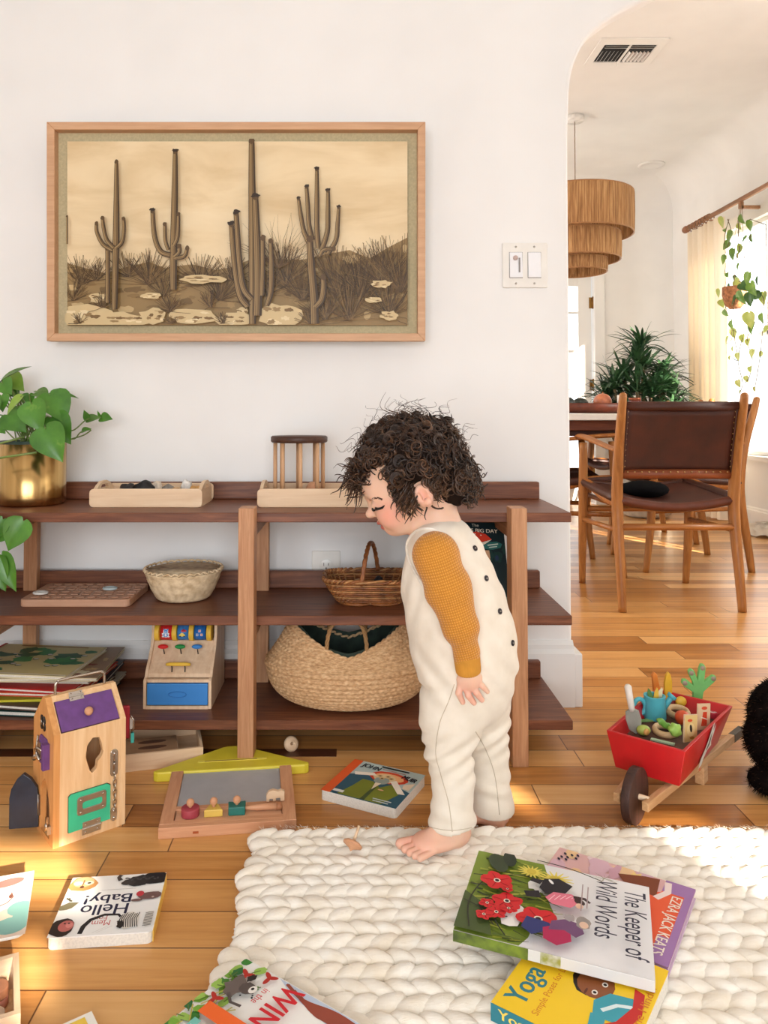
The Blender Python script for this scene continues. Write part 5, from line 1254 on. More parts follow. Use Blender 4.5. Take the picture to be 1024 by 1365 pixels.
def art_win(a):                           # x: along the top left edge, y: along the right edge (spine side x=0)
    a.rect(0, 0, 1, 1, (240, 238, 232)); R = random.Random(31)
    a.poly([(0, .28), (.05, .42), (.10, .75), (.12, 1), (0, 1)], (188, 200, 218))
    for k in range(7): a.stroke([(p.x, p.y) for p in smooth_path([(.004+.006*k, .32+.03*k, 0), (.04+.007*k, .50+.02*k, 0), (.012+.012*k, .72, 0), (.03+.012*k, .98, 0)], 5)], .012+.006*(k % 2), (150, 74, 58))
    G = [(64, 132, 54), (120, 168, 60), (150, 186, 84), (44, 104, 56)]
    for i in range(44):
        x = R.uniform(.0, .95); y = R.uniform(.0, .10) if i % 4 else R.uniform(.0, .26); an = R.uniform(0, 6.3)
        a.blob(x, y, .035, .022, R.choice(G), rot=an, jit=.2, seed=i); a.stroke([(x, y), (x+.05*math.cos(an), y+.05*math.sin(an))], .006, (90, 110, 50))
    for i in range(14): x, y = R.uniform(0, .9), R.uniform(.02, .26); a.stroke([(x, y), (x+R.uniform(-.14, .14), y+R.uniform(-.1, .1))], .007, (180, 168, 80))
    for x, y in ((.10, .12), (.30, .10), (.05, .25), (.60, .10), (.58, .06)):
        for k in range(3): a_ = k*2.1; a.blob(x+.02*math.cos(a_), y+.02*math.sin(a_), .028, .012, (178, 50, 40), rot=a_)
    for i in range(26): x = R.choice([.18, .66, .36])+R.uniform(-.05, .05); y = R.uniform(.14, .30); a.blob(x, y, .005, .005, (30, 28, 30))
    a.blob(.19, .14, .07, .055, (104, 92, 86), jit=.25, seed=40); a.blob(.17, .21, .04, .04, (84, 74, 70), jit=.2, seed=41); a.blob(.16, .24, .026, .02, (232, 226, 218)); a.blob(.157, .235, .009, .008, (20, 18, 18)); a.stroke([(.24, .14), (.28, .20), (.27, .27)], .016, (84, 74, 70)); a.blob(.11, .17, .03, .02, (40, 36, 34), jit=.3, seed=42)
    a.stroke([(.37, .10), (.37, 1)], .08, (234, 104, 44))
    a.text('WIN', .17, .44, .034, (204, 38, 48), w=.27, sy=1.3, bold=.0006); a.text('in the', .17, .31, .014, (204, 38, 48), w=.10)
    a.rect(.44, .12, .98, .17, (120, 190, 176)); a.stroke([(.48, .145), (.9, .145)], .014, (240, 240, 232)); a.rect(.44, .19, 1, .8, (232, 222, 204))
T = frame_at((-.138, -.986, .033), math.radians(234), (0, 0))
wb_ = book('picture_book', .25, .21, .012, T.to_translation(), 0, 'white picture book with a green leafy border and red letters at the rug corner', art_win, cover=(236, 234, 228), hard=True, rot=T.to_euler())
# pieces at the left edge of the picture
bxl = thing('wooden_box', 'open pale wooden box of round discs at the left of the floor', 'box', (-.436, -.975, 0), math.atan2(.101, -.046)-PI/2)
m = MB(); LX, LY, LH = .17, .112, .046
m.box((-LX, -LY, 0), (0, -LY+.007, LH), maple); m.box((-LX, -.007, 0), (0, 0, LH), maple); m.box((-.007, -LY+.007, 0), (0, -.007, LH), maple_y); m.box((-LX, -LY+.007, 0), (-LX+.007, -.007, LH), maple_y); m.box((-LX+.007, -LY+.007, 0), (-.007, -.007, .006), pine); m.build('box_frame', bxl)
TB = Matrix.Translation((-.436, -.975, 0)) @ Matrix.Rotation(math.atan2(.101, -.046)-PI/2, 4, 'Z')
for k, (x, y, z, c, n_) in enumerate(((-.026, -.030, .0065, (224, 150, 128), 'pink'), (-.026, -.030, .0185, (196, 132, 96), 'tan'), (-.030, -.060, .0065, (222, 196, 170), 'pale'), (-.030, -.085, .0065, (236, 214, 190), 'cream'), (-.060, -.045, .0065, (230, 200, 176), 'beige'))):
    m = MB(); m.cyl((0, 0, 0), (0, 0, .0115), .014, 24, mat('disc_'+n_, c, .5)); m.build('wooden_disc', loc=TB @ Vector((x, y, z)), bevel=.001, label='%s wooden disc in the box at the left edge of the floor' % n_, cat='disc')
def art_card(a):
    a.rect(0, 0, 1, 1, (240, 232, 222)); a.poly([(.55, 0), (1, 0), (1, .5), (.8, .42), (.6, .2)], (232, 206, 184)); a.blob(.80, .86, .13, .06, (226, 110, 100), rot=.2); a.blob(.82, .86, .15, .075, (240, 186, 176), rot=.2) if False else None
    a.blob(.93, .40, .10, .10, (134, 180, 170)); a.blob(.98, .28, .10, .09, (134, 180, 170)); a.blob(.88, .16, .13, .11, (134, 180, 170)); a.stroke([(.6, .4), (.7, .46), (.82, .52), (.86, .60), (.84, .68)], .012, (140, 96, 80)); a.blob(.84, .62, .016, .03, (120, 76, 60))
T = Matrix.Translation((-.444, -.950, .0475)) @ Matrix.Rotation(math.radians(18), 4, 'Z')
book('picture_card', .17, .150, .004, T @ Vector((-.165, 0, 0)), math.radians(18), 'white rounded card with pink and teal shapes at the left edge of the floor', art_card, cover=(240, 236, 230), hard=False, rcorner=.014, cat='card')
m = MB(); m.box((-.07, -.10, 0), (0, 0, .012), flat((240, 236, 226))); m.box((-.06, -.09, .012), (-.01, -.005, .0124), flat((236, 200, 80))); m.build('board_book', loc=at_z(119, 1361, .012)*Vector((1, 1, 0)).x if False else (at_z(122, 1361, 0).x, at_z(122, 1361, 0).y, 0), rz=.62, label='white corner of a book cut off by the bottom edge of the photo', cat='book')
# ------------------------------------------------------------------ dining chairs (local frame: seat faces +y, rear legs at y=0)
leather = mat('cognac_leather', (70, 28, 12), .55, var=.12, scale=14, bmp=.25, bscale=180)
leather_d = mat('dark_leather_edge', (70, 32, 18), .5, var=.1)
nail = mat('brass_nail', (206, 176, 120), .3, 1.0)
def make_chair(label, x, y, rz, group='leather and wood dining chairs around the dining table'):
    t = thing('dining_chair', label, 'chair', (x, y, 0), rz, group); w = .226
    for s_ in (-1, 1):
        m = MB(); pts = smooth_path([(s_*w, .0, 0), (s_*(w-.001), .020, .15), (s_*(w-.002), .046, .32), (s_*(w-.001), .050, .44), (s_*w, .025, .60), (s_*(w+.002), -.020, .76), (s_*(w+.002), -.034, .815)], 5)
        m.tube(pts, lerps([.015, .018, .021, .022, .019, .016, .014], 5), 12, teak, squash=(1, 1.05)); m.ell(pts[-1], (.014, .0145, .012), teak, 12, 8); m.build('leg', t)
        m = MB(); pts = smooth_path([(s_*(w+.002), .500, 0), (s_*(w+.006), .478, .20), (s_*(w+.006), .462, .42), (s_*(w+.008), .448, .62)], 5)
        m.tube(pts, lerps([.014, .018, .021, .017], 5), 12, teak); m.build('leg', t)
        m = MB(); pts = smooth_path([(s_*(w+.002), .034, .605), (s_*(w+.010), .16, .620), (s_*(w+.014), .34, .640), (s_*(w+.012), .47, .648), (s_*(w+.010), .515, .640)], 5)
        m.tube(pts, lerps([.012, .014, .017, .017, .010], 5), 12, teak_x, squash=(.62, 1.35)); m.build('armrest', t)
        m = MB(); pts = smooth_path([(s_*(w-.0), .055, .405), (s_*(w+.002), .20, .412), (s_*(w+.004), .34, .440), (s_*(w+.005), .465, .448)], 5)
        m.tube(pts, .016, 10, teak_x, squash=(1.3, .8)); m.build('side_rail', t)
        m = MB(); m.tube([(s_*w, .045, .30), (s_*(w+.005), .475, .285)], .011, 10, teak_x); m.build('stretcher', t)
    m = MB(); m.tube([(-w, .040, .313), (w, .040, .313)], .0135, 12, teak_x); m.build('stretcher', t)
    m = MB(); m.tube([(-w-.004, .470, .330), (w+.004, .470, .330)], .0125, 12, teak_x); m.build('stretcher', t)
    m = MB(); m.tube([(-w+.006, -.012, .775), (w-.006, -.012, .775)], .015, 12, leather, squash=(1.2, 1)); m.build('top_rail', t)
    m = MB(); m.tube([(-w+.006, .046, .515), (w-.006, .046, .515)], .0155, 12, wood('leather_wrapped_rail', (120, 60, 28), (146, 78, 40), 'X', 6, .45), squash=(1.2, 1)); m.build('back_rail', t)
    def sling(fn, nu, nv, th):
        vs = []; fs = []
        for k in (0, 1):
            for j in range(nv+1):
                for i in range(nu+1): vs.append(fn(i/nu, j/nv, k*th))
        N = (nu+1)*(nv+1)
        for j in range(nv):
            for i in range(nu):
                a_ = j*(nu+1)+i; fs.append((a_, a_+1, a_+nu+2, a_+nu+1)); fs.append((N+a_, N+a_+nu+1, N+a_+nu+2, N+a_+1))
        for i in range(nu): fs.append((i, N+i, N+i+1, i+1)); q = nv*(nu+1)+i; fs.append((q, q+1, N+q+1, N+q))
        for j in range(nv): q = j*(nu+1); fs.append((q, q+nu+1, N+q+nu+1, N+q)); q += nu; fs.append((q, N+q, N+q+nu+1, q+nu+1))
        return vs, fs
    m = MB(); vs, fs = sling(lambda u, v, k: ((u-.5)*2*(w-.012), .043-.062*v**1.2+.018*math.sin(PI*u)+k-.004, .518+.250*v), 12, 8, .005); m.add(vs, fs, leather, True); bk_ = m.build('backrest', t)
    m = MB()
    for s_ in (-1, 1):
        m.tube(smooth_path([(s_*(w-.020), .036, .52), (s_*(w-.020), .010, .64), (s_*(w-.020), -.020, .765)], 4), .0045, 6, leather_d)
    m.build('side_lacing', bk_)
    m = MB()
    for i in range(15): m.ell((-w+.035+i*(2*w-.07)/14, .029, .524), .0032, nail, 8, 5)
    for i in range(11):
        for s_ in (-1, 1): m.ell((s_*(w-.024), .030-.046*(i/10)**1.2, .545+i*.021), .0028, nail, 8, 5)
    m.build('nail_heads', bk_)
    def seat(u, v, k): return ((u-.5)*2*(w+.002), .052+.43*v, .425+.028*v-.030*math.sin(PI*u)**1.0*(1-.3*v)-k)
    m = MB(); vs, fs = sling(seat, 14, 10, .008); m.add(vs, fs, leather, True); st_ = m.build('seat', t)
    m = MB()
    for v_, r_ in ((0, .018), (1, .016)): m.tube([seat(u/14, v_, .008) for u in range(15)], r_, 8, leather if v_ else mat('seat_edge_brown', (98, 46, 26), .45))
    for s_ in (0, 1): m.tube([seat(s_, v_/10, .004) for v_ in range(11)], .020, 8, leather_d)
    m.build('seat_edge', st_)
    return t
chair = make_chair('wooden dining chair with a wide brown leather back, nearest to the living room', 1.243, .918, 0)
copy_tree(chair, (1.880, 1.868, 0), (0, 0, PI/2), label='dining chair turned sideways at the right side of the table, nearer the arch')
copy_tree(chair, (.735, 1.745, 0), (0, 0, -PI/2), label='dining chair at the left side of the table, mostly behind the arch wall')
copy_tree(chair, (1.965, 2.640, 0), (0, 0, PI/2), label='far dining chair at the right side of the table, close to the potted plant')
m = MB(); m.ell((0, 0, .0), (.095, .10, .035), mat('black_cushion', (9, 8, 10), .9, spec=.1), 24, 10); m.build('round_cushion', loc=(1.20, 1.17, .437), label='flat black round cushion lying on the seat of the nearest dining chair', cat='cushion')

# ------------------------------------------------------------------ dining table and what stands on it
dt = thing('dining_table', 'long dining table with a white top edge and dark wooden apron', 'table', (1.21, 2.75, 0))
dwood = wood('dark_table_wood', (92, 44, 26), (136, 74, 44), 'X', 6, .45); whitetop = mat('white_table_top', (232, 224, 214), .35, var=.02)
m = MB(); m.prism(rrect(1.18, 2.50, .04, 5, -.59, -1.25), .716, .746, whitetop); m.build('table_top', dt, bevel=.003)
m = MB(); m.box((-.52, -1.18, .668), (.52, 1.18, .7155), dwood); m.box((-.49, -1.13, .64), (.49, 1.13, .6675), mat('table_apron_dark_wood', (72, 36, 24), .5)); m.build('apron', dt, bevel=.003)  # lower part of the apron is a darker brown wood
for y in (-.75, .75):
    m = MB(); m.box((-.36, y-.06, .56), (-.10, y+.06, .639), dwood); m.box((-.24, y-.045, .05), (-.13, y+.045, .56), dwood); m.box((-.44, y-.05, 0), (-.13, y+.05, .05), dwood); m.build('trestle', dt, bevel=.005)
tray = mat('reddish_tray_wood', (120, 56, 34), .4, var=.15, scale=20)
wt = thing('wooden_serving_tray', 'oval reddish wooden tray of fruit on the dining table', 'tray', (1.13, 1.72, .7475))
m = MB(); m.lathe([(0, 0), (.17, 0), (.205, .020), (.215, .048), (.206, .048), (.192, .022), (.16, .010), (0, .010)], 48, tray, fn=lambda r, z, a_: r*(1-.28*abs(math.sin(a_)))); m.build('tray_body', wt)
avo = mat('avocado_skin', (34, 44, 36), .5, var=.3, scale=120, bmp=.5)
for (x, y, r, mt_, n_, lb, c_) in ((1.02, 1.68, (.046, .036, .034), avo, 'avocado', 'dark avocado at the left in the wooden tray on the dining table', 'avocado'), (1.105, 1.73, (.040, .034, .031), avo, 'avocado', 'dark avocado beside the onion in the wooden tray on the dining table', 'avocado'), (1.20, 1.69, (.043, .040, .041), mat('onion_skin', (196, 122, 84), .35, var=.15, scale=30, c2=(164, 88, 60)), 'onion', 'pinkish brown onion in the wooden tray on the dining table', 'onion')):
    m = MB(); m.ell((0, 0, r[2]), r, mt_, 24, 16, fn=lambda d: 1+.06*d.z); 
    if n_ == 'onion': m.tube([(0, 0, 2*r[2]-.004), (.002, 0, 2*r[2]+.010)], [.006, .001], 8, mt_)
    m.build(n_, loc=(x, y, .759), label=lb, cat=c_)
m = MB(); m.box((-.2, -.14, 0), (.2, .14, .0016), mat('linen_placemat', (206, 196, 176), .9, var=.15, scale=90)); m.build('placemat', loc=(1.08, 1.66, .7462), label='beige linen placemat under the fruit tray on the dining table', cat='placemat') if False else None
jar = thing('candle_jar', 'dark red glass jar standing on the dining table behind the leather chair', 'jar', (1.345, 1.66, .7465))
redg, nt, b = newmat('red_glass'); b.inputs['Base Color'].default_value = lin((120, 16, 22)); b.inputs['Roughness'].default_value = .1; b.inputs['Transmission Weight'].default_value = .4
m = MB(); m.lathe([(0, 0), (.026, 0), (.029, .006), (.029, .056), (.026, .062), (.026, .066)], 28, redg); m.build('glass_body', jar)
m = MB(); m.lathe([(.027, .062), (.0285, .063), (.0285, .074), (.026, .075), (0, .075)], 28, mat('copper_rim', (150, 86, 60), .35, .8)); m.build('lid', jar)
m = MB(); m.lathe([(0, 0), (.012, 0), (.012, .085), (.010, .088), (0, .088)], 20, mat('white_wax', (244, 238, 226), .5)); m.build('candle', loc=(1.262, 1.63, .7465), label='short white pillar candle on the dining table beside the red jar', cat='candle')

# ------------------------------------------------------------------ pendant lamp
pdn = thing('pendant_lamp', 'three tiered raffia fringe pendant lamp hanging over the dining table', 'lamp', (1.425, 2.88, ZC))
raff, nt, b = newmat('raffia_fringe'); tc = nt.nodes.new('ShaderNodeTexCoord'); mp = nt.nodes.new('ShaderNodeMapping'); mp.inputs['Scale'].default_value = (120, 120, 4); nt.links.new(tc.outputs['Object'], mp.inputs['Vector'])
f = noise(nt, mp.outputs['Vector'], 1.0, 3, .6); nt.links.new(ramp(nt, f, [(.3, (122, 82, 46)), (.5, (172, 126, 80)), (.72, (212, 170, 118))]), b.inputs['Base Color']); b.inputs['Roughness'].default_value = .85; bump(nt, b, f, .5, .003)
b.inputs['Subsurface Weight'].default_value = .0
wire = mat('gold_wire_ring', (176, 128, 84), .4, .6)
m = MB(); m.lathe([(0, 0), (.060, 0), (.060, -.030), (.056, -.034), (0, -.034)], 32, mat('white_enamel', (246, 244, 240), .25)); m.build('ceiling_canopy', pdn)
m = MB(); m.cyl((0, 0, -.034), (0, 0, -.58), .003, 8, mat('brown_cord', (150, 126, 104), .7)); m.build('cord', pdn)
for r0, z0, z1 in ((.352, -.515, -.770), (.272, -.765, -.930), (.190, -.925, -1.005)):
    m = MB(); n = 220; R = random.Random(int(r0*1000)); vs = []; fs = []
    js = [R.uniform(-.004, .004) for _ in range(n)]
    for k, (zz, dr_) in enumerate(((z0, 0), (z0-.02, .002), ((z0+z1)/2, .003), (z1+.01, .0), (z1, 0))):
        for i in range(n):
            a_ = 2*PI*i/n; rr = r0+dr_+js[i]*(.5 if k in (0, 4) else 1); vs.append((rr*math.cos(a_), rr*math.sin(a_), zz+(js[i] if k == 4 else 0)))
    fs = [(k*n+i, (k+1)*n+i, (k+1)*n+(i+1) % n, k*n+(i+1) % n) for k in range(4) for i in range(n)]
    m.add(vs, fs, raff, False); m.build('fringe_tier', pdn, solid=.004)
    m = MB()
    for z in (z0, z1): m.tube([(r0*math.cos(2*PI*i/64), r0*math.sin(2*PI*i/64), z) for i in range(64)], .0045, 6, wire, closed=True)
    m.build('tier_rings', pdn)
m = MB()
for k in range(3):
    a_ = 2*PI*k/3+.3; m.tube([(0, 0, -.56), (.352*math.cos(a_), .352*math.sin(a_), -.515)], .002, 6, wire); m.tube([(.35*math.cos(a_), .35*math.sin(a_), -.515), (.27*math.cos(a_), .27*math.sin(a_), -.765), (.19*math.cos(a_), .19*math.sin(a_), -.925)], .002, 6, wire)
m.build('spider_frame', pdn)
m = MB(); m.lathe([(0, 0), (.018, 0), (.020, -.05), (.030, -.075), (.030, -.09), (.018, -.115), (0, -.122)], 20, mat('frosted_bulb', (244, 240, 230), .3)); m.build('bulb', pdn, loc=(0, 0, -.56))

# ceiling fittings
vt = thing('ceiling_vent', 'white square air vent in the dining room ceiling', 'vent', (1.435, 1.99, ZC))
m = MB(); O_ = rrect(.35, .30, .004, 2, -.175, -.15); H_ = rrect(.27, .20, .004, 2, -.135, -.085)
ring_panel(m, O_, H_, -.008, 0, trimw, Matrix.Identity(4)); m.build('frame', vt, bevel=.002)
m = MB(); m.box((-.135, -.085, -.001), (.135, .115, -.0002), flat((20, 18, 18))); m.build('dark_duct', vt)
m = MB()
for k in range(6):
    for s_ in (-1, 1):
        x = s_*(.022+k*.020); m.box((-.008, -.055, -.0005), (.008, .055, .0005), trimw, Matrix.Translation((x, .03+.02, -.006)) @ Matrix.Rotation(s_*.9, 4, 'Y'))
m.build('louvers', vt)
m = MB()
for y in (-.058, -.036): m.box((-.125, -.007, -.0005), (.125, .007, .0005), trimw, Matrix.Translation((0, y-.012, -.006)) @ Matrix.Rotation(.6, 4, 'X'))
m.box((-.006, -.085, -.008), (.006, .115, -.004), trimw); m.build('cross_slats', vt)
m = MB(); m.tube([(0, .128, -.008), (0, .130, -.022)], .003, 8, trimw); m.build('lever', vt)
m = MB(); m.lathe([(0, -.004), (.07, -.004), (.078, -.010), (.098, -.006), (.10, 0)], 40, trimw); m.build('recessed_light', loc=(2.29, 3.84, ZC), label='round white recessed light in the far part of the dining room ceiling', cat='light')
m = MB(); m.lathe([(0, -.030), (.045, -.030), (.055, -.022), (.058, 0)], 32, trimw); m.build('smoke_detector', loc=(1.52, 3.62, ZC), label='small white smoke detector on the dining room ceiling beside the pendant lamp', cat='smoke detector')

# ------------------------------------------------------------------ curtain rod, rings, curtains
XRD = 2.515
rod = thing('curtain_rod', 'round wooden curtain rod above the dining room window', 'curtain rod', (XRD, 3.72, 2.13))
rodw = wood('rod_wood', (138, 96, 66), (180, 132, 96), 'Y', 8, .5)
m = MB(); m.cyl((0, 0, 0), (0, -2.35, 0), .016, 16, rodw); m.build('rod', rod)
m = MB(); m.lathe([(0, 0), (.016, .0), (.024, .012), (.028, .035), (.024, .06), (.012, .07), (0, .072)], 20, mat('rod_finial', (156, 104, 74), .5), T=Matrix.Rotation(-PI/2, 4, 'X')); m.build('finial', rod)
for y in (-.78, -2.2):
    m = MB(); m.box((-.012, y-.012, -.06), (.012, y+.012, -.015), rodw); m.box((0, y-.012, -.06), (XR-XRD, y+.012, -.04), rodw); m.build('bracket', rod)
for k in range(9):
    y = -.04-.052*k if k < 7 else -2.0-.05*(k-7)
    m = MB(); m.tube([(.026*math.cos(q*PI/10), y+.010*math.sin(q*PI/10+k), .026*math.sin(q*PI/10)-.006) for q in range(20)], .0042, 6, rodw, closed=True); m.build('curtain_ring', rod)
cur, nt, b = newmat('cream_linen_curtain'); b.inputs['Base Color'].default_value = lin((240, 226, 204)); b.inputs['Roughness'].default_value = .95
tr_ = nt.nodes.new('ShaderNodeBsdfTranslucent'); tr_.inputs['Color'].default_value = lin((250, 232, 204)); mx = nt.nodes.new('ShaderNodeMixShader'); mx.inputs[0].default_value = .12
nt.links.new(b.outputs[0], mx.inputs[1]); nt.links.new(tr_.outputs[0], mx.inputs[2]); nt.links.new(mx.outputs[0], nt.nodes['Material Output'].inputs['Surface'])
vs, fs = curtain_wave(3.24, 3.74, .02, 2.095, XRD+.01, .030, 6, 100, seed=4); m = MB(); m.add(vs, fs, cur, True); m.build('curtain', label='cream linen curtain gathered at the far end of the dining room window', cat='curtain', origin=(XRD, 3.5, .02))
vs, fs = curtain_wave(1.52, 2.50, .03, 2.095, XRD+.01, .035, 9, 130, seed=6)
vs = [(x+(.10*max(0, .25-z)*math.sin(y*17)), y+(.25*max(0, .2-z)), max(.004, z)) for x, y, z in vs]
m = MB(); m.add(vs, fs, cur, True); m.build('curtain', label='cream linen curtain at the right edge of the photo, nearest part of the window', cat='curtain', origin=(XRD, 2.2, .0))
R = random.Random(3); m = MB()
vs, fs = [], []
for j in range(9):
    for i in range(25):
        a_ = 2*PI*i/24; r_ = (1-j/8); p = .10+.02*math.sin(3*a_)+.02*math.sin(7*a_+j); vs.append((p*r_*math.cos(a_)+.02*math.sin(j*3), p*1.4*r_*math.sin(a_), .002+.075*math.sin(j/8*PI/2)+.010*math.sin(5*a_+j*2)*(r_)))
for j in range(8):
    for i in range(24): fs.append((j*25+i, j*25+i+1, (j+1)*25+i+1, (j+1)*25+i))
m.add(vs, fs, cur, True); m.build('bunched_cloth', loc=(2.50, 2.70, .012), label='bunched white cloth lying on the dining room floor at the right edge', cat='cloth')

# ------------------------------------------------------------------ hanging pothos in the window
hg = thing('hanging_plant', 'trailing pothos in a woven hanging pot in front of the dining room window', 'plant', (2.46, 2.93, 1.42))
m = MB(); m.lathe([(0, 0), (.035, .0), (.060, .03), (.074, .09), (.072, .14), (.066, .14), (.066, .12), (0, .118)], 40, mat('hanging_pot_woven', (176, 116, 74), .7, var=.3, scale=60, bmp=.5, c2=(126, 78, 46))); m.build('woven_pot', hg)
m = MB()
for k in range(3):
    a_ = 2*PI*k/3; m.tube([(.072*math.cos(a_), .072*math.sin(a_), .13), (XRD-2.46, .0, .70)], .0016, 5, mat('hemp_cord', (160, 128, 92), .8))
m.build('cords', hg)
og = Vector((2.46, 2.93, 1.42)); fo = MB(); st = MB(); R = random.Random(17)
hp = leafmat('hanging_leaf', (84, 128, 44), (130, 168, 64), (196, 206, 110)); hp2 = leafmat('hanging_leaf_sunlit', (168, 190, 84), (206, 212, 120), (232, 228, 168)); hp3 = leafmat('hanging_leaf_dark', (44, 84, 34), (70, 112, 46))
def plx(px, py, x=2.43):            # point on the vertical plane x = const seen at a photo pixel
    a, y, u = ray(px, py); t = x/a; return Vector((x, CAMY+y*t, CAMH+u*t))-og
LVS = [(963, 298, 16), (967, 307, 10), (990, 293, 13), (1000, 302, 14), (986, 302, 12), (972, 318, 20), (968, 328, 14), (991, 322, 16), (986, 333, 15), (977, 340, 14), (1002, 318, 12), (965, 347, 12), (984, 341, 10), (984, 357, 10), (970, 367, 10), (974, 389, 18), (985, 378, 18), (993, 383, 20), (1004, 386, 18), (1010, 376, 12), (963, 405, 14), (978, 402, 16), (990, 398, 18), (1000, 400, 16), (1018, 399, 16), (968, 418, 10), (976, 434, 14), (978, 445, 12), (1000, 428, 18), (1002, 438, 14), (1016, 425, 12), (969, 455, 12), (990, 452, 12), (997, 457, 10), (977, 466, 8), (984, 476, 9), (1003, 472, 10), (1014, 473, 10), (973, 478, 7), (1000, 493, 9), (996, 506, 8), (985, 512, 9), (1006, 520, 8), (986, 524, 8), (958, 392, 14), (1009, 395, 14), (997, 373, 16), (980, 372, 12), (1020, 440, 12)]
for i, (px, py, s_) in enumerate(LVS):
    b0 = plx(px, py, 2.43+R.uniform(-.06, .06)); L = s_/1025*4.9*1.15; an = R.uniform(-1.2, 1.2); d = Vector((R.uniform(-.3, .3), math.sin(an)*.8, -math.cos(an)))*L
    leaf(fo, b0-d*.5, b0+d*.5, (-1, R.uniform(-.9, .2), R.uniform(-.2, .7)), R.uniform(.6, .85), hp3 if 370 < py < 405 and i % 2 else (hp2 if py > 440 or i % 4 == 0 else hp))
for pts in ([(972, 292), (966, 318), (969, 345), (966, 365)], [(985, 290), (984, 320), (986, 335), (978, 350)], [(1000, 292), (1000, 320), (992, 345), (984, 362)], [(970, 292), (975, 310), (970, 330)], [(985, 375), (1000, 380), (1018, 398), (1012, 425), (1000, 432), (985, 442), (978, 440)], [(975, 385), (966, 400), (972, 425), (976, 450), (969, 458)], [(995, 400), (1002, 425), (996, 455), (1003, 475), (1000, 500), (994, 510)], [(980, 400), (976, 430), (984, 478), (975, 475)], [(1004, 400), (1016, 425), (1014, 470), (1006, 520)], [(1000, 292), (1022, 300)], [(990, 450), (984, 480), (990, 510), (986, 525)]):
    st.tube(smooth_path([plx(x, y) for x, y in pts], 6), .0022, 5, mat('brown_vine', (104, 84, 52), .7))
fo.build('foliage', hg); st.build('vines', hg)

# ------------------------------------------------------------------ big dracaena behind the table
dr_ = thing('potted_dracaena', 'bushy spiky green houseplant in the far corner of the dining room', 'plant', (2.13, 3.60, 0))
m = MB(); m.lathe([(0, 0), (.13, 0), (.165, .02), (.19, .28), (.18, .28), (.17, .25), (0, .25)], 36, mat('pale_ceramic_pot', (206, 196, 178), .6)); m.build('pot', dr_)
m = MB(); m.lathe([(0, .25), (.171, .25)], 36, mat('dark_soil', (48, 36, 28), .95)); m.build('soil', dr_)
R = random.Random(11); sp_ = leafmat('dracaena_leaf', (30, 58, 36), (58, 92, 56), (96, 128, 84), rough=.4, sc=6); m = MB(); st = MB()
heads = [(.0, .02, 1.06, .34), (-.08, -.08, 1.10, .30), (.08, -.06, .92, .34), (-.24, -.06, .92, .32), (.16, .04, .92, .28), (-.10, -.12, .90, .34), (.20, .02, .72, .26), (-.30, -.04, .74, .30), (-.02, .0, 1.22, .34), (-.16, -.05, .98, .32), (.14, .02, 1.02, .32), (-.27, .02, .84, .30), (.18, -.05, .84, .26), (.0, -.12, .86, .34), (.06, .06, .74, .30), (-.12, .10, .80, .3), (.15, -.10, .72, .3), (-.20, -.10, .70, .3)]
for hx, hy_, hz, hl in heads:
    st.tube(smooth_path([(hx*.25, hy_*.25, .24), (hx*.6, hy_*.6, hz*.55), (hx, hy_, hz)], 5), .012, 8, mat('cane_stem', (120, 98, 70), .8))
    for k in range(46):
        a_ = R.uniform(0, 2*PI); el = R.uniform(-.1, 1.35) if k % 3 else R.uniform(.5, 1.4); L = hl*R.uniform(.7, 1.1); d = Vector((math.cos(a_)*math.cos(el), math.sin(a_)*math.cos(el), math.sin(el))); wd_ = R.uniform(.009, .015); side_ = d.cross(Vector((0, 0, 1))).normalized()
        vs = []; n = 7; droop = R.uniform(.15, .75)
        for i in range(n+1):
            u = i/n; c = Vector((hx, hy_, hz))+d*L*u+Vector((0, 0, -L*droop*u*u)); ww = wd_*(math.sin(PI*min(1, u*.9+.12)))**.7*(1 if u < 1 else 0); vs += [c+side_*ww+Vector((0, 0, ww*.35)), c, c-side_*ww+Vector((0, 0, ww*.35))]
        fs = []
        for i in range(n):
            for q in (0, 1): fs.append((i*3+q, i*3+q+1, i*3+q+4, i*3+q+3))
        m.add(vs, fs, sp_, True)
m.build('foliage', dr_); st.build('stems', dr_)
# ------------------------------------------------------------------ toy wheelbarrow
BRZ = math.radians(-40.5)
wbw = thing('toy_wheelbarrow', 'red wooden toy wheelbarrow full of play vegetables on the floor', 'toy', (.551, -.531, 0), BRZ)
BT_ = Matrix.Translation((.551, -.531, 0)) @ Matrix.Rotation(BRZ, 4, 'Z')
redw = mat('red_barrow_paint', (198, 26, 30), .4, var=.04, scale=20)
ro = [(-.074, 0, .132), (.074, 0, .132), (.080, .294, .132), (-.080, .294, .132)]; bo = [(-.060, .008, .062), (.060, .008, .062), (.060, .252, .062), (-.060, .252, .062)]
def inset(q, d, cx=0, cy=.14): return [(x-math.copysign(d, x), y+(d if y < cy else -d), z) for x, y, z in q]
ri, bi = inset(ro, .007), [(x, y, z+.006) for x, y, z in inset(bo, .007)]
m = MB(); vs = ro+bo+ri+bi; fs = []
for i in range(4):
    j = (i+1) % 4; fs += [(4+i, 4+j, j, i), (i, j, 8+j, 8+i), (8+i, 8+j, 12+j, 12+i)]
fs += [(7, 6, 5, 4), (12, 13, 14, 15)]; m.add(vs, fs, redw); m.build('barrow_box', wbw, bevel=.0015)
brn = mat('brown_barrow_lining', (92, 58, 42), .8, var=.15, scale=60)
m = MB(); m.box((-.066, .009, .0), (.066, .276, .004), brn); m.build('lining', wbw, loc=(0, 0, .100))
m = MB()                                 # hare emblem on the side
ax, ay = Vector((.006*.25, .294, 0)).normalized(), Vector((.017, 0, .07)).normalized(); o0 = Vector((.0708, .15, .098)); nn = Vector((.97, 0, -.236))
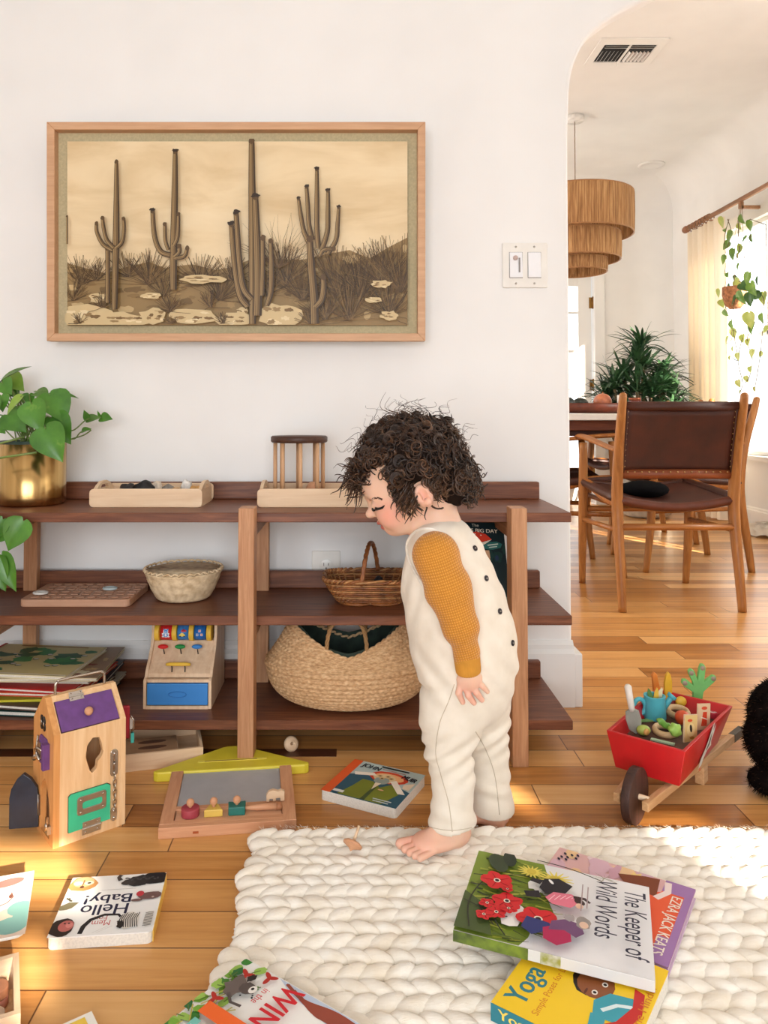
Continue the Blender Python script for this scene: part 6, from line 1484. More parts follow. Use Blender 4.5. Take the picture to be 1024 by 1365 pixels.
def emb(pts, c, k):
    m.add([o0+Vector((0, (p[0]*.64-p[1]*.77)*.0024-.012, 0))+ay*((p[1]*.64+p[0]*.77)*.00115)+nn*(.0012+.0001*k) for p in pts], [tuple(range(len(pts)))], flat(c))
emb([(-34, -16), (-26, -8), (-20, -4), (-4, 0), (12, 8), (30, 20), (34, 18), (22, 6), (34, 10), (20, -2), (8, -8), (2, -18), (-6, -12), (-18, -14), (-28, -20)], (226, 222, 214), 0)
emb([(-8, -6), (4, -2), (20, 8), (10, -3), (2, -9), (-4, -9)], (60, 56, 60), 1); emb([(-38, -24), (-33, -16), (-29, -20), (-35, -28)], (226, 120, 80), 1)
m.build('hare_emblem', wbw)
m = MB(); pts = []
m.cyl((-.008, -.052, .050), (.008, -.052, .050), .0495, 48, wood('dark_wheel_wood', (48, 30, 26), (84, 54, 44), 'Z', 10, .55)); m.build('wheel', wbw, bevel=.0015)
m = MB(); m.cyl((-.026, -.052, .050), (.026, -.052, .050), .005, 12, maple); m.build('axle', wbw)
bw_ = wood('beam_wood', (196, 148, 100), (226, 184, 138), 'Y', 9, .5)
for s_ in (-1, 1):
    m = MB(); p0 = Vector((s_*.020, -.072, .045)); p1 = Vector((s_*.062, .405, .0435)); d = (p1-p0).normalized(); sd = Vector((d.y, -d.x, 0))*s_
    def beam(a_, b_, mt_, g=0):
        vs = []
        for p in (a_, b_):
            for u_, w_ in ((-.0, -.008), (1, -.008), (1, .008), (0, .008)): vs.append(p+sd*(u_*.012+(g if u_ else -g))+Vector((0, 0, w_+(g if w_ > 0 else -g))))
        m.add(vs, [(0, 1, 2, 3), (4, 7, 6, 5), (0, 4, 5, 1), (1, 5, 6, 2), (2, 6, 7, 3), (3, 7, 4, 0)], mt_)
    beam(p0, p1, bw_); m.build('handle_beam', wbw, bevel=.0012)
    m = MB(); beam(p0+(p1-p0)*.88, p1+d*.001, mat('dark_grip_paint', (74, 66, 50), .5), .0006); m.build('grip', wbw, bevel=.001)
    m = MB(); m.box((s_*.045-.009, .178, 0), (s_*.045+.009, .206, .036), bw_); m.build('leg', wbw, bevel=.0015)
ZB = .1043
def on(px, py, dz=0): 
    p = at_z(px, py, ZB+dz); return p
def item(name, label, px, py, cat='toy', rz=0, rot=None, z=ZB):
    p = at_z(px, py, z); return p, dict(label=label, cat=cat, rz=rz, rot=rot, loc=(p.x, p.y, z))
# trowel
p = on(848, 978); tw = thing('toy_trowel', 'toy trowel with white handle and grey blade standing in the red wheelbarrow', 'toy', p, rot=(0, math.radians(-9), math.radians(-12)))
m = MB(); prof = [(-.013, .045), (-.015, .030), (-.012, .010), (0, 0), (.012, .010), (.015, .030), (.013, .045), (.004, .050), (-.004, .050)]
m.prism([(x, z) for x, z in reversed(prof)], -.003, .003, mat('grey_blade_paint', (150, 150, 138), .45), T=Matrix.Rotation(PI/2, 4, 'X')); m.build('blade', tw, bevel=.001)
m = MB(); m.tube([(0, 0, .045), (0, 0, .052), (0, 0, .065), (0, 0, .094), (0, 0, .098)], [.005, .0062, .0066, .0072, .004], 14, mat('white_handle_paint', (234, 226, 214), .4)); m.build('handle', tw)
# watering can
p = on(873, 957); wc = thing('toy_watering_can', 'small turquoise toy watering can in the red wheelbarrow', 'toy', p, BRZ)
tq = mat('turquoise_paint', (86, 184, 198), .4, var=.03)
m = MB(); m.lathe([(0, 0), (.022, 0), (.0232, .002), (.0215, .044), (.0225, .048), (.0175, .048), (.017, .030), (0, .029)], 32, tq); m.build('can_body', wc, bevel=.0005)
Ti = Matrix.Rotation(-BRZ, 4, 'Z')
m = MB(); m.tube([(-.022-.010+.012*math.cos(q*PI/9)*1.0, 0, .024+.016*math.sin(q*PI/9)) for q in range(18)], .0048, 10, tq, closed=True, T=Ti); m.build('handle', wc)
m = MB(); m.tube([(.018, 0, .018), (.030, 0, .036), (.036, 0, .044)], [.006, .0055, .006], 10, tq, T=Ti); m.tube([(.034, 0, .042), (.039, 0, .048)], [.009, .010], 12, tq, T=Ti); m.build('spout', wc)
cb = at_z(873, 957, ZB)
for dx, dy, c, rz_, nm in ((-.006, -.003, (96, 132, 66), -.25, 'green'), (.0015, -.001, (238, 190, 70), .1, 'yellow'), (.007, .003, (238, 220, 180), .3, 'cream and orange')):
    m = MB(); lf = [(-.004, 0), (.004, 0), (.0055, .016), (.003, .030), (0, .034), (-.004, .026), (-.0055, .012)]
    m.prism(lf, -.0014, .0014, mat('leaf_piece_'+nm.split()[0], c, .5), T=Matrix.Rotation(PI/2, 4, 'X')); m.build('wooden_leaf', loc=(cb.x+dx, cb.y+dy, ZB+.0305), rot=(0, rz_, 0), bevel=.0006, label='%s wooden leaf piece standing in the turquoise watering can' % nm, cat='toy leaf')
def slab(name, label, px, py, poly, c, th=.008, rot=(0, 0, 0), z=ZB, extra=None, cat='toy vegetable', s=1.0):
    p = at_z(px, py, z); m = MB(); m.prism([(x*s, y*s) for x, y in poly], -th/2, th/2, mat(name+'_%d_%d' % (c[0], c[1]), c, .5, var=.04), T=Matrix.Rotation(PI/2, 4, 'X'))
    t = m.build(name, loc=(p.x, p.y, z), rot=rot, bevel=.0015, label=label, cat=cat); return t
slab('toy_carrot_top', 'orange forked wooden piece behind the watering can in the wheelbarrow', 877, 934, [(-.007, 0), (.005, 0), (.009, .018), (.004, .060), (-.002, .066), (-.007, .058), (-.008, .02)], (232, 140, 60), rot=(0, -.12, .2))
t = slab('toy_banana', 'tall yellow wooden slice piece standing behind the watering can', 890, 940, [(-.005, 0), (.005, 0), (.009, .020), (.009, .052), (.005, .068), (0, .074), (-.005, .066), (-.008, .050), (-.008, .018)], (238, 184, 50), rot=(0, .02, .1))
lk = [(-.009, 0), (.009, 0), (.012, .030), (.030, .050), (.038, .060), (.036, .068), (.029, .068), (.012, .052), (.014, .084), (.010, .091), (.003, .090), (.000, .080), (-.002, .055), (-.010, .074), (-.017, .078), (-.023, .072), (-.021, .064), (-.012, .048), (-.011, .042), (-.026, .053), (-.034, .052), (-.036, .043), (-.030, .037), (-.010, .026)]
t = slab('toy_leek', 'green branching wooden leek standing up in the red wheelbarrow', 929, 938, lk, (122, 196, 110), th=.012, rot=(0, .06, -.15), s=.98)
m = MB()
for x, y in ((.0070, .083), (-.0165, .069), (-.029, .045), (.031, .062)): m.cyl((x*.98, -.0062, y*.98), (x*.98, -.0070, y*.98), .0052, 14, mat('magnet_disc', (170, 150, 130), .4))
m.build('magnet_discs', t)
rw = wood('ring_wood', (196, 160, 112), (224, 192, 148), 'X', 9, .55)
def torus(px, py, R_, r, nm, lb, rx=0, z0=0):
    p = at_z(px, py, ZB+z0); m = MB(); m.tube([(R_*math.cos(q*PI/14), R_*math.sin(q*PI/14), 0) for q in range(28)], r, 10, rw, closed=True, squash=(1, .8)); m.build('wooden_ring', loc=(p.x, p.y, ZB+z0+r), rot=(rx, 0, 0), label=lb, cat='ring')
torus(921, 938, .0205, .0062, 'ring', 'pale wooden ring around the foot of the green leek')
torus(904, 953, .0195, .0066, 'ring', 'pale wooden ring in the middle of the red wheelbarrow', rx=.15, z0=.004)
torus(887, 978, .0200, .0066, 'ring', 'pale wooden ring at the front of the red wheelbarrow', rx=.1)
def ellitem(name, lb, px, py, r, c, z0=0, cat='toy vegetable', fn=None, rot=(0, 0, 0), par=None):
    p = at_z(px, py, ZB+z0); m = MB(); m.ell((0, 0, r[2]), r, mat(name+'_%d' % c[0], c, .45, var=.05), 20, 12, fn=fn); return m.build(name, loc=(p.x, p.y, ZB+z0), rot=rot, label=lb, cat=cat)
ellitem('toy_tomato', 'orange red wooden dome vegetable in the middle of the wheelbarrow', 910, 966, (.015, .015, .0145), (224, 88, 44), z0=.004)
ellitem('toy_squash', 'yellow wooden piece behind the middle ring in the wheelbarrow', 908, 942, (.012, .009, .011), (240, 192, 60), z0=.008)
ellitem('toy_beet', 'dark red round wooden vegetable beside the watering can spout', 895, 944, (.010, .010, .009), (128, 24, 34), cat='toy vegetable')
ellitem('toy_radish', 'second dark red round wooden vegetable, behind the other one', 901, 938, (.008, .008, .008), (140, 30, 40))
p = on(884, 972, .012); m = MB(); m.tube(smooth_path([(-.010, 0, .014), (-.004, 0, .016), (.004, 0, .008), (.012, 0, .006)], 5), .0062, 12, mat('green_bean_paint', (112, 168, 66), .4)); m.build('toy_bean', loc=p, label='short green wooden bean lying on the front ring in the wheelbarrow', cat='toy vegetable')
ellitem('toy_lettuce', 'pale green lobed wooden leaf on the front ring in the wheelbarrow', 900, 982, (.0125, .0095, .013), (164, 208, 92), z0=.008, fn=lambda d: 1+.18*math.sin(6*d.x)*math.sin(5*d.z+1))
t = ellitem('toy_turnip', 'small green wooden vegetable with orange centre at the front left of the wheelbarrow', 858, 980, (.014, .010, .010), (176, 192, 90)); m = MB(); m.cyl((.002, -.0085, .010), (.003, -.0112, .010), .0062, 16, mat('orange_centre', (232, 172, 96), .5)); m.build('centre', t)
m = MB(); m.prism([(-.018, 0), (.016, -.003), (.020, .004), (.004, .010), (-.014, .008)], 0, .003, mat('leaf_green_flat', (136, 186, 110), .5)); m.build('wooden_leaf', loc=on(864, 962), rz=.2, bevel=.0006, label='flat green wooden leaf lying beside the watering can', cat='toy leaf')
m = MB(); m.box((-.024, -.004, 0), (.020, .004, .003), mat('pale_green_strip', (190, 216, 180), .5)); m.build('wooden_strip', loc=on(885, 990), rz=BRZ+.1, label='pale green flat strip lying along the front wall inside the wheelbarrow', cat='toy')
def art_seed1(a):
    a.rect(0, 0, 1, 1, (228, 198, 130)); a.blob(.5, .45, .32, .38, (238, 214, 150)); a.blob(.5, .5, .10, .22, (40, 34, 26), rot=.2); a.blob(.4, .8, .2, .08, (220, 90, 50)); a.blob(.6, .15, .2, .08, (190, 140, 60))
def art_seed2(a):
    a.rect(0, 0, 1, 1, (232, 200, 160)); 
    for q in range(5): a.stroke([(.3+.1*q, .15), (.45+.06*q, .7)], .09, (220, 74, 44), taper=False)
    a.stroke([(.2, .5), (.8, .4)], .05, (240, 230, 210)); a.blob(.5, .85, .25, .1, (220, 90, 60))
for px, py, ar, lb in ((912, 990, art_seed1, 'wooden seed packet with a yellow picture standing at the front right of the wheelbarrow'), (930, 974, art_seed2, 'wooden seed packet with red carrots standing behind the yellow packet')):
    p = at_z(px, py, ZB); t = thing('toy_seed_packet', lb, 'toy seed packet', p, rot=(math.radians(-4), math.radians(8), BRZ+math.radians(66)))
    m = MB(); m.box((0, 0, 0), (.036, .003, .052), maple); m.build('card', t); a = Art(.034, .050, .0002); ar(a); a.build('picture', t, loc=(.001, 0, .001), rot=(PI/2, 0, 0))
for px, py, lb in ((953, 945, 'round red and white wooden slice at the back of the wheelbarrow'), (950, 951, 'second red and white wooden slice, nearer the seed packets')):
    p = at_z(px, py, ZB+.008); t = thing('toy_radish_slice', lb, 'toy vegetable', (p.x, p.y, ZB+.0002 if py > 948 else ZB+.0002))
    m = MB(); m.cyl((0, 0, 0), (0, 0, .012), .011, 24, mat('radish_pink', (206, 50, 70), .45)); m.build('rind', t, bevel=.001); m = MB(); m.cyl((0, 0, .012), (0, 0, .0126), .0085, 24, mat('radish_white', (240, 214, 208), .5)); m.cyl((0, 0, .0126), (0, 0, .0130), .004, 16, mat('radish_core', (206, 90, 100), .5)); m.build('cut_face', t)

# ------------------------------------------------------------------ dark furry toy at the right edge
plt = thing('plush_toy', 'dark brown furry plush toy at the right edge beside the wheelbarrow', 'plush toy', (.908, -.43, 0))
fur = mat('dark_brown_fur', (20, 14, 12), 1.0, var=.3, scale=40, spec=.05, c2=(8, 6, 6)); fur2 = mat('fur_tips_brown', (56, 38, 29), 1.0, var=.2, scale=60, spec=.05)
EL_ = [((.020, .012, .128), (.115, .105, .085)), ((.004, .0, .085), (.112, .108, .082)), ((-.078, -.035, .026), (.048, .045, .026)), ((.09, -.06, .026), (.05, .05, .026))]
m = MB()
for c, r in EL_: m.ell(c, r, fur, 28, 18)
m.build('body', plt)
R = random.Random(6); m = MB()
for i in range(9000):
    c, r = EL_[R.choices(range(4), weights=[4, 4, 1, 1])[0]]; th_ = R.uniform(0, 2*PI); ph = math.acos(R.uniform(-1, 1)); d = Vector((math.sin(ph)*math.cos(th_), math.sin(ph)*math.sin(th_), math.cos(ph)))
    p = Vector(c)+Vector((d.x*r[0], d.y*r[1], d.z*r[2])); q = p+d*R.uniform(.003, .008)+Vector((R.uniform(-.004, .004), R.uniform(-.004, .004), -R.uniform(0, .006)))
    if q.z < .001: continue
    sd = d.cross(Vector((R.uniform(-1, 1), R.uniform(-1, 1), R.uniform(-1, 1)))).normalized()*.0009
    m.add([p-sd, p+sd, q], [(0, 1, 2)], fur if i % 4 else fur2)
o = m.build('fur', plt); o['kind'] = 'stuff'
# ------------------------------------------------------------------ the child
def W(px, py, Z): return at_y(px, py, Z-2.0)
class Field:
    def __init__(s, lo, hi, h):
        s.lo = np.array(lo, float); s.h = h; s.n = [int(math.ceil((hi[i]-lo[i])/h))+1 for i in range(3)]
        s.F = np.full(s.n, .05, np.float32); s.ax = [s.lo[i]+h*np.arange(s.n[i]) for i in range(3)]
    def box(s, c0, c1, pad):
        sl = []
        for i in range(3):
            a = int(max(0, math.floor((c0[i]-pad-s.lo[i])/s.h))); b = int(min(s.n[i], math.ceil((c1[i]+pad-s.lo[i])/s.h)+1)); sl.append(slice(a, max(a+1, b)))
        sl = tuple(sl); g = np.meshgrid(s.ax[0][sl[0]], s.ax[1][sl[1]], s.ax[2][sl[2]], indexing='ij', sparse=True); return sl, g
    def blend(s, sl, d, k, sub=False):
        A = s.F[sl]
        if sub: h = np.clip(.5-.5*(A+d)/k, 0, 1); s.F[sl] = A*(1-h)-d*h+k*h*(1-h)
        else: h = np.clip(.5+.5*(A-d)/k, 0, 1); s.F[sl] = A*(1-h)+d*h-k*h*(1-h)
    def ell(s, c, r, M=None, k=.01, sub=False):
        c = np.array(c, float); R = max(r)
        sl, (X, Y, Z) = s.box(c-R, c+R, k+.02); x, y, z = X-c[0], Y-c[1], Z-c[2]
        if M is not None: a, b, e = (M[0][0]*x+M[0][1]*y+M[0][2]*z), (M[1][0]*x+M[1][1]*y+M[1][2]*z), (M[2][0]*x+M[2][1]*y+M[2][2]*z)
        else: a, b, e = x, y, z
        q = np.sqrt((a/r[0])**2+(b/r[1])**2+(e/r[2])**2); g = np.sqrt((a/r[0]**2)**2+(b/r[1]**2)**2+(e/r[2]**2)**2)
        s.blend(sl, (q*(q-1)/np.maximum(g, 1e-6)).astype(np.float32), k, sub)
    def cap(s, p0, p1, r0, r1, k=.01, sub=False):
        p0, p1 = np.array(p0, float), np.array(p1, float); R = max(r0, r1); sl, (X, Y, Z) = s.box(np.minimum(p0, p1)-R, np.maximum(p0, p1)+R, k+.02)
        d = p1-p0; L = (d*d).sum()+1e-12; t = np.clip(((X-p0[0])*d[0]+(Y-p0[1])*d[1]+(Z-p0[2])*d[2])/L, 0, 1)
        q = np.sqrt((X-p0[0]-t*d[0])**2+(Y-p0[1]-t*d[1])**2+(Z-p0[2]-t*d[2])**2)-(r0+(r1-r0)*t); s.blend(sl, q.astype(np.float32), k, sub)
    def chain(s, P, R, k=.01):
        for i in range(len(P)-1): s.cap(P[i], P[i+1], R[i], R[i+1], k)
    def cut(s, p, n, k=.004):          # keep the side the normal points away from
        X, Y, Z = np.meshgrid(*s.ax, indexing='ij', sparse=True); d = (X-p[0])*n[0]+(Y-p[1])*n[1]+(Z-p[2])*n[2]; s.F = np.maximum(s.F, d.astype(np.float32))
    def disp(s, fn): X, Y, Z = np.meshgrid(*s.ax, indexing='ij', sparse=True); s.F = (s.F+fn(X, Y, Z)).astype(np.float32)
    def mesh(s):
        F = s.F; F[0] = F[-1] = .05; F[:, 0] = F[:, -1] = .05; F[:, :, 0] = F[:, :, -1] = .05
        S = F < 0; nx, ny, nz = F.shape; cnt = np.zeros((nx-1, ny-1, nz-1), np.int8)
        for a in (0, 1):
            for b in (0, 1):
                for c in (0, 1): cnt += S[a:nx-1+a, b:ny-1+b, c:nz-1+c]
        act = (cnt > 0) & (cnt < 8); I, J, K = np.nonzero(act); ids = np.full(act.shape, -1, np.int32); ids[I, J, K] = np.arange(len(I))
        cor = [(a, b, c) for a in (0, 1) for b in (0, 1) for c in (0, 1)]; val = {q: F[I+q[0], J+q[1], K+q[2]] for q in cor}
        acc = np.zeros((len(I), 3)); num = np.zeros(len(I))
        for q in cor:
            for ax in range(3):
                if q[ax] == 0:
                    r = list(q); r[ax] = 1; r = tuple(r); v0, v1 = val[q], val[r]; m_ = (v0 < 0) != (v1 < 0); t = np.where(m_, v0/np.where(m_, v0-v1, 1), 0)
                    for i in range(3): acc[:, i] += np.where(m_, q[i]+(t if i == ax else 0), 0)
                    num += m_
        V = (acc/num[:, None]+np.stack([I, J, K], 1))*s.h+s.lo; Q = []
        for ax in range(3):
            o1, o2 = (ax+1) % 3, (ax+2) % 3; a = [slice(None)]*3; b = [slice(None)]*3; a[ax] = slice(0, -1); b[ax] = slice(1, None)
            df = S[tuple(a)] != S[tuple(b)]; P = np.nonzero(df); ok = (P[o1] > 0) & (P[o2] > 0) & (P[o1] < F.shape[o1]-1) & (P[o2] < F.shape[o2]-1); P = [p[ok] for p in P]
            def cell(d1, d2): q = [p.copy() for p in P]; q[o1] -= d1; q[o2] -= d2; return ids[q[0], q[1], q[2]]
            q = np.stack([cell(1, 1), cell(0, 1), cell(0, 0), cell(1, 0)], 1); ins = S[P[0], P[1], P[2]]; q[~ins] = q[~ins][:, ::-1]; Q.append(q)
        Q = np.concatenate(Q); Q = Q[(Q >= 0).all(1)]; return V, Q
def nets(field, name, mt, parent, origin, smooth_it=0, color=None):
    V, Q = field.mesh(); V = V-np.array(origin); me = bpy.data.meshes.new(name); me.from_pydata(V.tolist(), [], Q.tolist()); me.materials.append(mt)
    me.polygons.foreach_set('use_smooth', [True]*len(me.polygons)); me.update()
    if color is not None:
        C = color(V+np.array(origin)).astype(np.float32); at = me.color_attributes.new('pigment', 'FLOAT_COLOR', 'POINT'); at.data.foreach_set('color', np.concatenate([C, np.ones((len(C), 1), np.float32)], 1).ravel())
    o = bpy.data.objects.new(name, me); COL.objects.link(o)
    if parent is not None: o.parent = parent; KIDS.setdefault(parent.name, []).append(o)
    if smooth_it: md = o.modifiers.new('smooth', 'SMOOTH'); md.iterations = smooth_it; md.factor = .5
    return o, V+np.array(origin), Q
from mathutils.bvhtree import BVHTree
CAMP = Vector((0, CAMY, CAMH))
def caster(V, Q):
    tree = BVHTree.FromPolygons([tuple(v) for v in V], [tuple(int(i) for i in q) for q in Q])
    def hit(px, py, off=0.0):
        d = Vector(ray(px, py)).normalized(); p, n, i, dist = tree.ray_cast(CAMP, d)
        return (None, None) if p is None else (p+n*off, n)
    hit.tree = tree; return hit

ORG = Vector((.21, -.64, .0))
kid = thing('toddler', 'curly haired toddler in cream overalls and mustard sleeves stepping towards the shelf', 'person', ORG)
# head frame
pit, yaw = math.radians(25), math.radians(7)
Hf = Vector((-math.cos(pit)*math.cos(yaw), math.cos(pit)*math.sin(yaw), -math.sin(pit))); Hu = Vector((-math.sin(pit)*math.cos(yaw), math.sin(pit)*math.sin(yaw), math.cos(pit))); Hl = Hu.cross(Hf).normalized()
if Hl.y > 0: Hl = -Hl
HC = W(556, 632, 1.37)
def H(a, c, b): return HC+Hf*a+Hl*c+Hu*b
MH = [list(Hf), list(Hl), list(Hu)]
body = Field((.0, -.82, -.01), (.36, -.46, .75), .0017)
E_ = lambda p, r, k=.01, sub=False, M=MH: body.ell(H(*p), r, M, k, sub)
E_((.006, 0, .020), (.088, .071, .077), .01)
E_((.050, 0, -.026), (.047, .053, .056), .025)
for s_ in (-1, 1):
    E_((.066, s_*.027, -.044), (.026, .024, .026), .014)
E_((.074, 0, .012), (.024, .042, .030), .02)
E_((.079, 0, -.066), (.0145, .016, .013), .014); E_((.060, 0, -.072), (.022, .028, .012), .018)
for s_ in (-1, 1): E_((.101, s_*.027, -.013), (.012, .015, .010), .010, True)
body.cap(H(.088, 0, -.002), H(.0985, 0, -.026), .0055, .0075, .010); E_((.1045, 0, -.0295), (.0100, .0092, .0082), .006)
for s_ in (-1, 1): E_((.096, s_*.0085, -.033), (.006, .0050, .0048), .004)
E_((.0950, 0, -.0500), (.0075, .0135, .0050), .004); E_((.0918, 0, -.0598), (.0072, .0115, .0050), .004); E_((.1015, 0, -.0550), (.0060, .013, .0011), .002, True)
for s_ in (-1, 1):
    E_((.0835, s_*.0265, -.0165), (.0115, .0125, .0085), .003)
    ec = H(.000, s_*.070, -.034); 
    body.ell(ec, (.015, .0075, .021), MH, .005); body.ell(H(.002, s_*.0785, -.031), (.0105, .0068, .0150), MH, .002, True); body.ell(H(.007, s_*.0755, -.034), (.003, .0035, .009), MH, .003); body.ell(H(-.002, s_*.0765, -.045), (.0065, .0045, .006), MH, .004)
    body.ell(H(.010, s_*.0735, -.036), (.004, .004, .006), MH, .003)
nb = W(586, 712, 1.365)
body.cap(H(-.012, 0, -.045), nb, .036, .037, .02)
# trunk and limbs under the clothes
tor = [W(588, 725, 1.365), W(597, 775, 1.36), W(610, 835, 1.36), W(620, 890, 1.36)]
body.chain(tor, [.045, .062, .068, .066], .03)
nl = [W(604, 930, 1.335), W(597, 1000, 1.322), W(604, 1085, 1.316), W(606, 1112, 1.314)]; body.chain(nl, [.045, .027, .0225, .0195], .02)
fl_ = [W(642, 930, 1.41), W(646, 1000, 1.425), W(655, 1070, 1.43), W(659, 1092, 1.43)]; body.chain(fl_, [.045, .027, .0235, .021], .02)
arm = [W(581, 740, 1.288), W(598, 786, 1.262), W(613, 832, 1.255), W(621, 864, 1.262), W(625, 898, 1.270)]; body.chain(arm, [.026, .024, .018, .0155, .0140], .02)
arm2 = [W(592, 742, 1.44), W(606, 790, 1.455), W(622, 835, 1.45), W(630, 866, 1.44), W(634, 894, 1.435)]; body.chain(arm2, [.026, .024, .018, .0155, .0140], .02)
body.cap(tor[0], arm[0], .035, .026, .02); body.cap(tor[0], arm2[0], .035, .026, .02)
# near hand, back of the hand to the camera
def hand(off, zc):
    P = lambda x, y, z=0: W(x+off, y, zc+z)
    body.ell(P(626, 908), (.0175, .0105, .017), None, .008); body.cap(P(625, 896), P(626, 905), .0138, .0135, .008)
    body.cap(P(615, 906, .002), P(616, 914, .002), .0080, .0064, .004); body.cap(P(637, 903, .001), P(638, 909, .001), .0078, .0062, .004)
    for pts in ([(614, 912, .002), (611.5, 924, -.001), (617, 936, .004)], [(621.5, 915, 0), (624.5, 927, -.004), (632, 937, .002)], [(629, 913, 0), (635.5, 923.5, -.004), (642.5, 933, .002)], [(636, 908, .001), (643, 914.5, -.002), (650, 922, .003)]):
        p = [P(*q) for q in pts]; r0 = .0056 if pts[0][0] != 636 else .0050
        body.cap(p[0], p[1], r0, r0-.0003, .0014); body.cap(p[1], p[2], r0-.0002, r0-.0011, .0012)
    body.cap(P(617, 903, .012), P(609, 912, .020), .0078, .0066, .005); body.cap(P(609, 912, .020), P(606, 921, .022), .0064, .0054, .003)
hand(0, 1.268); hand(9, 1.435)
# feet
def foot(heel, toe_dir, zs, L=.118, side=1):
    d = Vector(toe_dir).normalized(); sd = Vector((d.y, -d.x, 0))*side    # side: towards the little toe
    P = lambda u, w, z: Vector((heel.x, heel.y, 0))+d*(u*L)+sd*w+Vector((0, 0, zs+z))
    M = [list(d), list(sd), [0, 0, 1]]
    body.ell(P(.13, 0, .017), (.021, .019, .017), M, .010); body.cap(P(.17, 0, .045), P(.19, 0, .024), .0185, .018, .012)
    body.cap(P(.20, 0, .026), P(.56, .0, .0165), .0185, .0140, .012); body.ell(P(.62, -.002, .0145), (.028, .026, .0135), M, .010); body.ell(P(.42, .006, .013), (.034, .020, .012), M, .010)
    body.ell(P(.34, 0, .026), (.030, .015, .015), M, .012)
    for i, (w_, l_, r_) in enumerate(((-.0185, .155, .0088), (-.0065, .150, .0068), (.0035, .125, .0063), (.0125, .095, .0060), (.0205, .055, .0056))):
        a_ = P(.76-.030*i, w_*1.04, .0105); b_ = P(.83+l_*.95, w_*1.22, .0070 if i else .0088); body.cap(a_, b_, r_*.86, r_*.96, .0018)
RUGZ = .0265
hl = at_z(622, 1121, RUGZ); foot(hl, at_z(552, 1139, RUGZ)-hl, RUGZ, L=.116, side=-1)
hl2 = at_z(676, 1097, .0); foot(hl2, Vector((-1, .05, 0)), .001, L=.112, side=1)
# pigment: lips, cheeks, knuckles and toes a little redder
def pig(V):
    V = V.astype(np.float64); base = np.array(lin((238, 196, 170))[:3]); out = np.tile(base, (len(V), 1))
    def mixin(c, r, col, amt, pw=2):
        d = np.sqrt(((V-np.array(c))**2).sum(1))/r; w = np.clip(1-d, 0, 1)**pw*amt; return w[:, None], np.array(lin(col)[:3])
    for c, r, col, amt, pw in [(H(.070, .045, -.040), .036, (232, 140, 120), .75, 1.0), (H(.070, -.045, -.040), .036, (232, 140, 120), .75, 1.0), (H(.1, 0, -.031), .016, (230, 160, 138), .6, 1), (H(0, .072, -.034), .03, (228, 150, 128), .6, 1), (W(626, 925, 1.268), .035, (234, 160, 142), .7, 1), (H(.085, 0, -.066), .02, (234, 164, 142), .5, 1)]:
        w, q = mixin(c, r, col, amt, pw); out = out*(1-w)+q*w
    for z0 in (hl, hl2):
        c = Vector((z0.x-.09, z0.y-.02, .03)); w, q = mixin(c, .07, (230, 152, 130), .7, 1); out = out*(1-w)+q*w; w, q = mixin(Vector((z0.x, z0.y, .03)), .04, (230, 152, 130), .6, 1); out = out*(1-w)+q*w
    L_ = V-np.array(HC); a = L_@np.array(Hf); c = L_@np.array(Hl); b = L_@np.array(Hu)
    lip = (a > .089) & (np.abs(c) < .0135) & (b < -.0465) & (b > -.0645); lw = np.where(lip, .85*np.clip((a-.089)/.005, 0, 1), 0)[:, None]
    out = out*(1-lw)+np.array(lin((190, 84, 78))[:3])*lw
    return out
skin, nt, b = newmat('toddler_skin'); at_ = nt.nodes.new('ShaderNodeAttribute'); at_.attribute_name = 'pigment'; nt.links.new(at_.outputs['Color'], b.inputs['Base Color'])
b.inputs['Roughness'].default_value = .5; b.inputs['Subsurface Weight'].default_value = .25; b.inputs['Subsurface Radius'].default_value = (.010, .004, .002); b.inputs['Subsurface Scale'].default_value = 1; b.inputs['Specular IOR Level'].default_value = .35
ob, BV, BQ = nets(body, 'body', skin, kid, ORG, 1, pig)
hitb = caster(BV, BQ)

# mustard shirt
shirt = Field((.02, -.83, .10), (.36, -.46, .66), .0024)
def sleeve(A, s_=1):
    shirt.chain(A[:4], [.0350, .0345, .0262, .0205], .02); shirt.cap(A[3], A[3].lerp(A[4], .40), .0208, .0205, .008)
    
sleeve(arm); sleeve(arm2); shirt.cap(arm[0], arm2[0], .034, .034, .02); shirt.chain([W(588, 722, 1.365), W(597, 775, 1.36), W(612, 850, 1.36)], [.048, .066, .070], .02)
shirt.ell(nb+Vector((.0, 0, .012)), (.043, .043, .012), None, .006)
cutn = (arm[4]-arm[3]).normalized()
def slv(X, Y, Z):
    # soft folds at the elbow and above the cuff
    return (.0006*np.sin(Z*170+X*90)+.0007*np.sin(Z*110-X*160+Y*60))*np.exp(-((Z-.40)/.09)**2)
shirt.disp(slv)
must, nt, b = newmat('mustard_waffle_knit'); tc = nt.nodes.new('ShaderNodeTexCoord')
def wav(sc, rot):
    mp = nt.nodes.new('ShaderNodeMapping'); mp.inputs['Rotation'].default_value = rot; nt.links.new(tc.outputs['Object'], mp.inputs['Vector']); w = nt.nodes.new('ShaderNodeTexWave'); w.inputs['Scale'].default_value = sc; w.inputs['Distortion'].default_value = .3; nt.links.new(mp.outputs['Vector'], w.inputs['Vector']); return w.outputs['Fac']
wa = wav(85, (0, math.radians(18), 0)); wb2 = wav(75, (0, math.radians(108), 0)); ml = nt.nodes.new('ShaderNodeMath'); ml.operation = 'MULTIPLY'; nt.links.new(wa, ml.inputs[0]); nt.links.new(wb2, ml.inputs[1])
nt.links.new(ramp(nt, ml.outputs[0], [(.05, (196, 126, 36)), (.6, (224, 158, 62))]), b.inputs['Base Color']); b.inputs['Roughness'].default_value = .9; b.inputs['Sheen Weight'].default_value = .2; bump(nt, b, ml.outputs[0], .8, .0012)
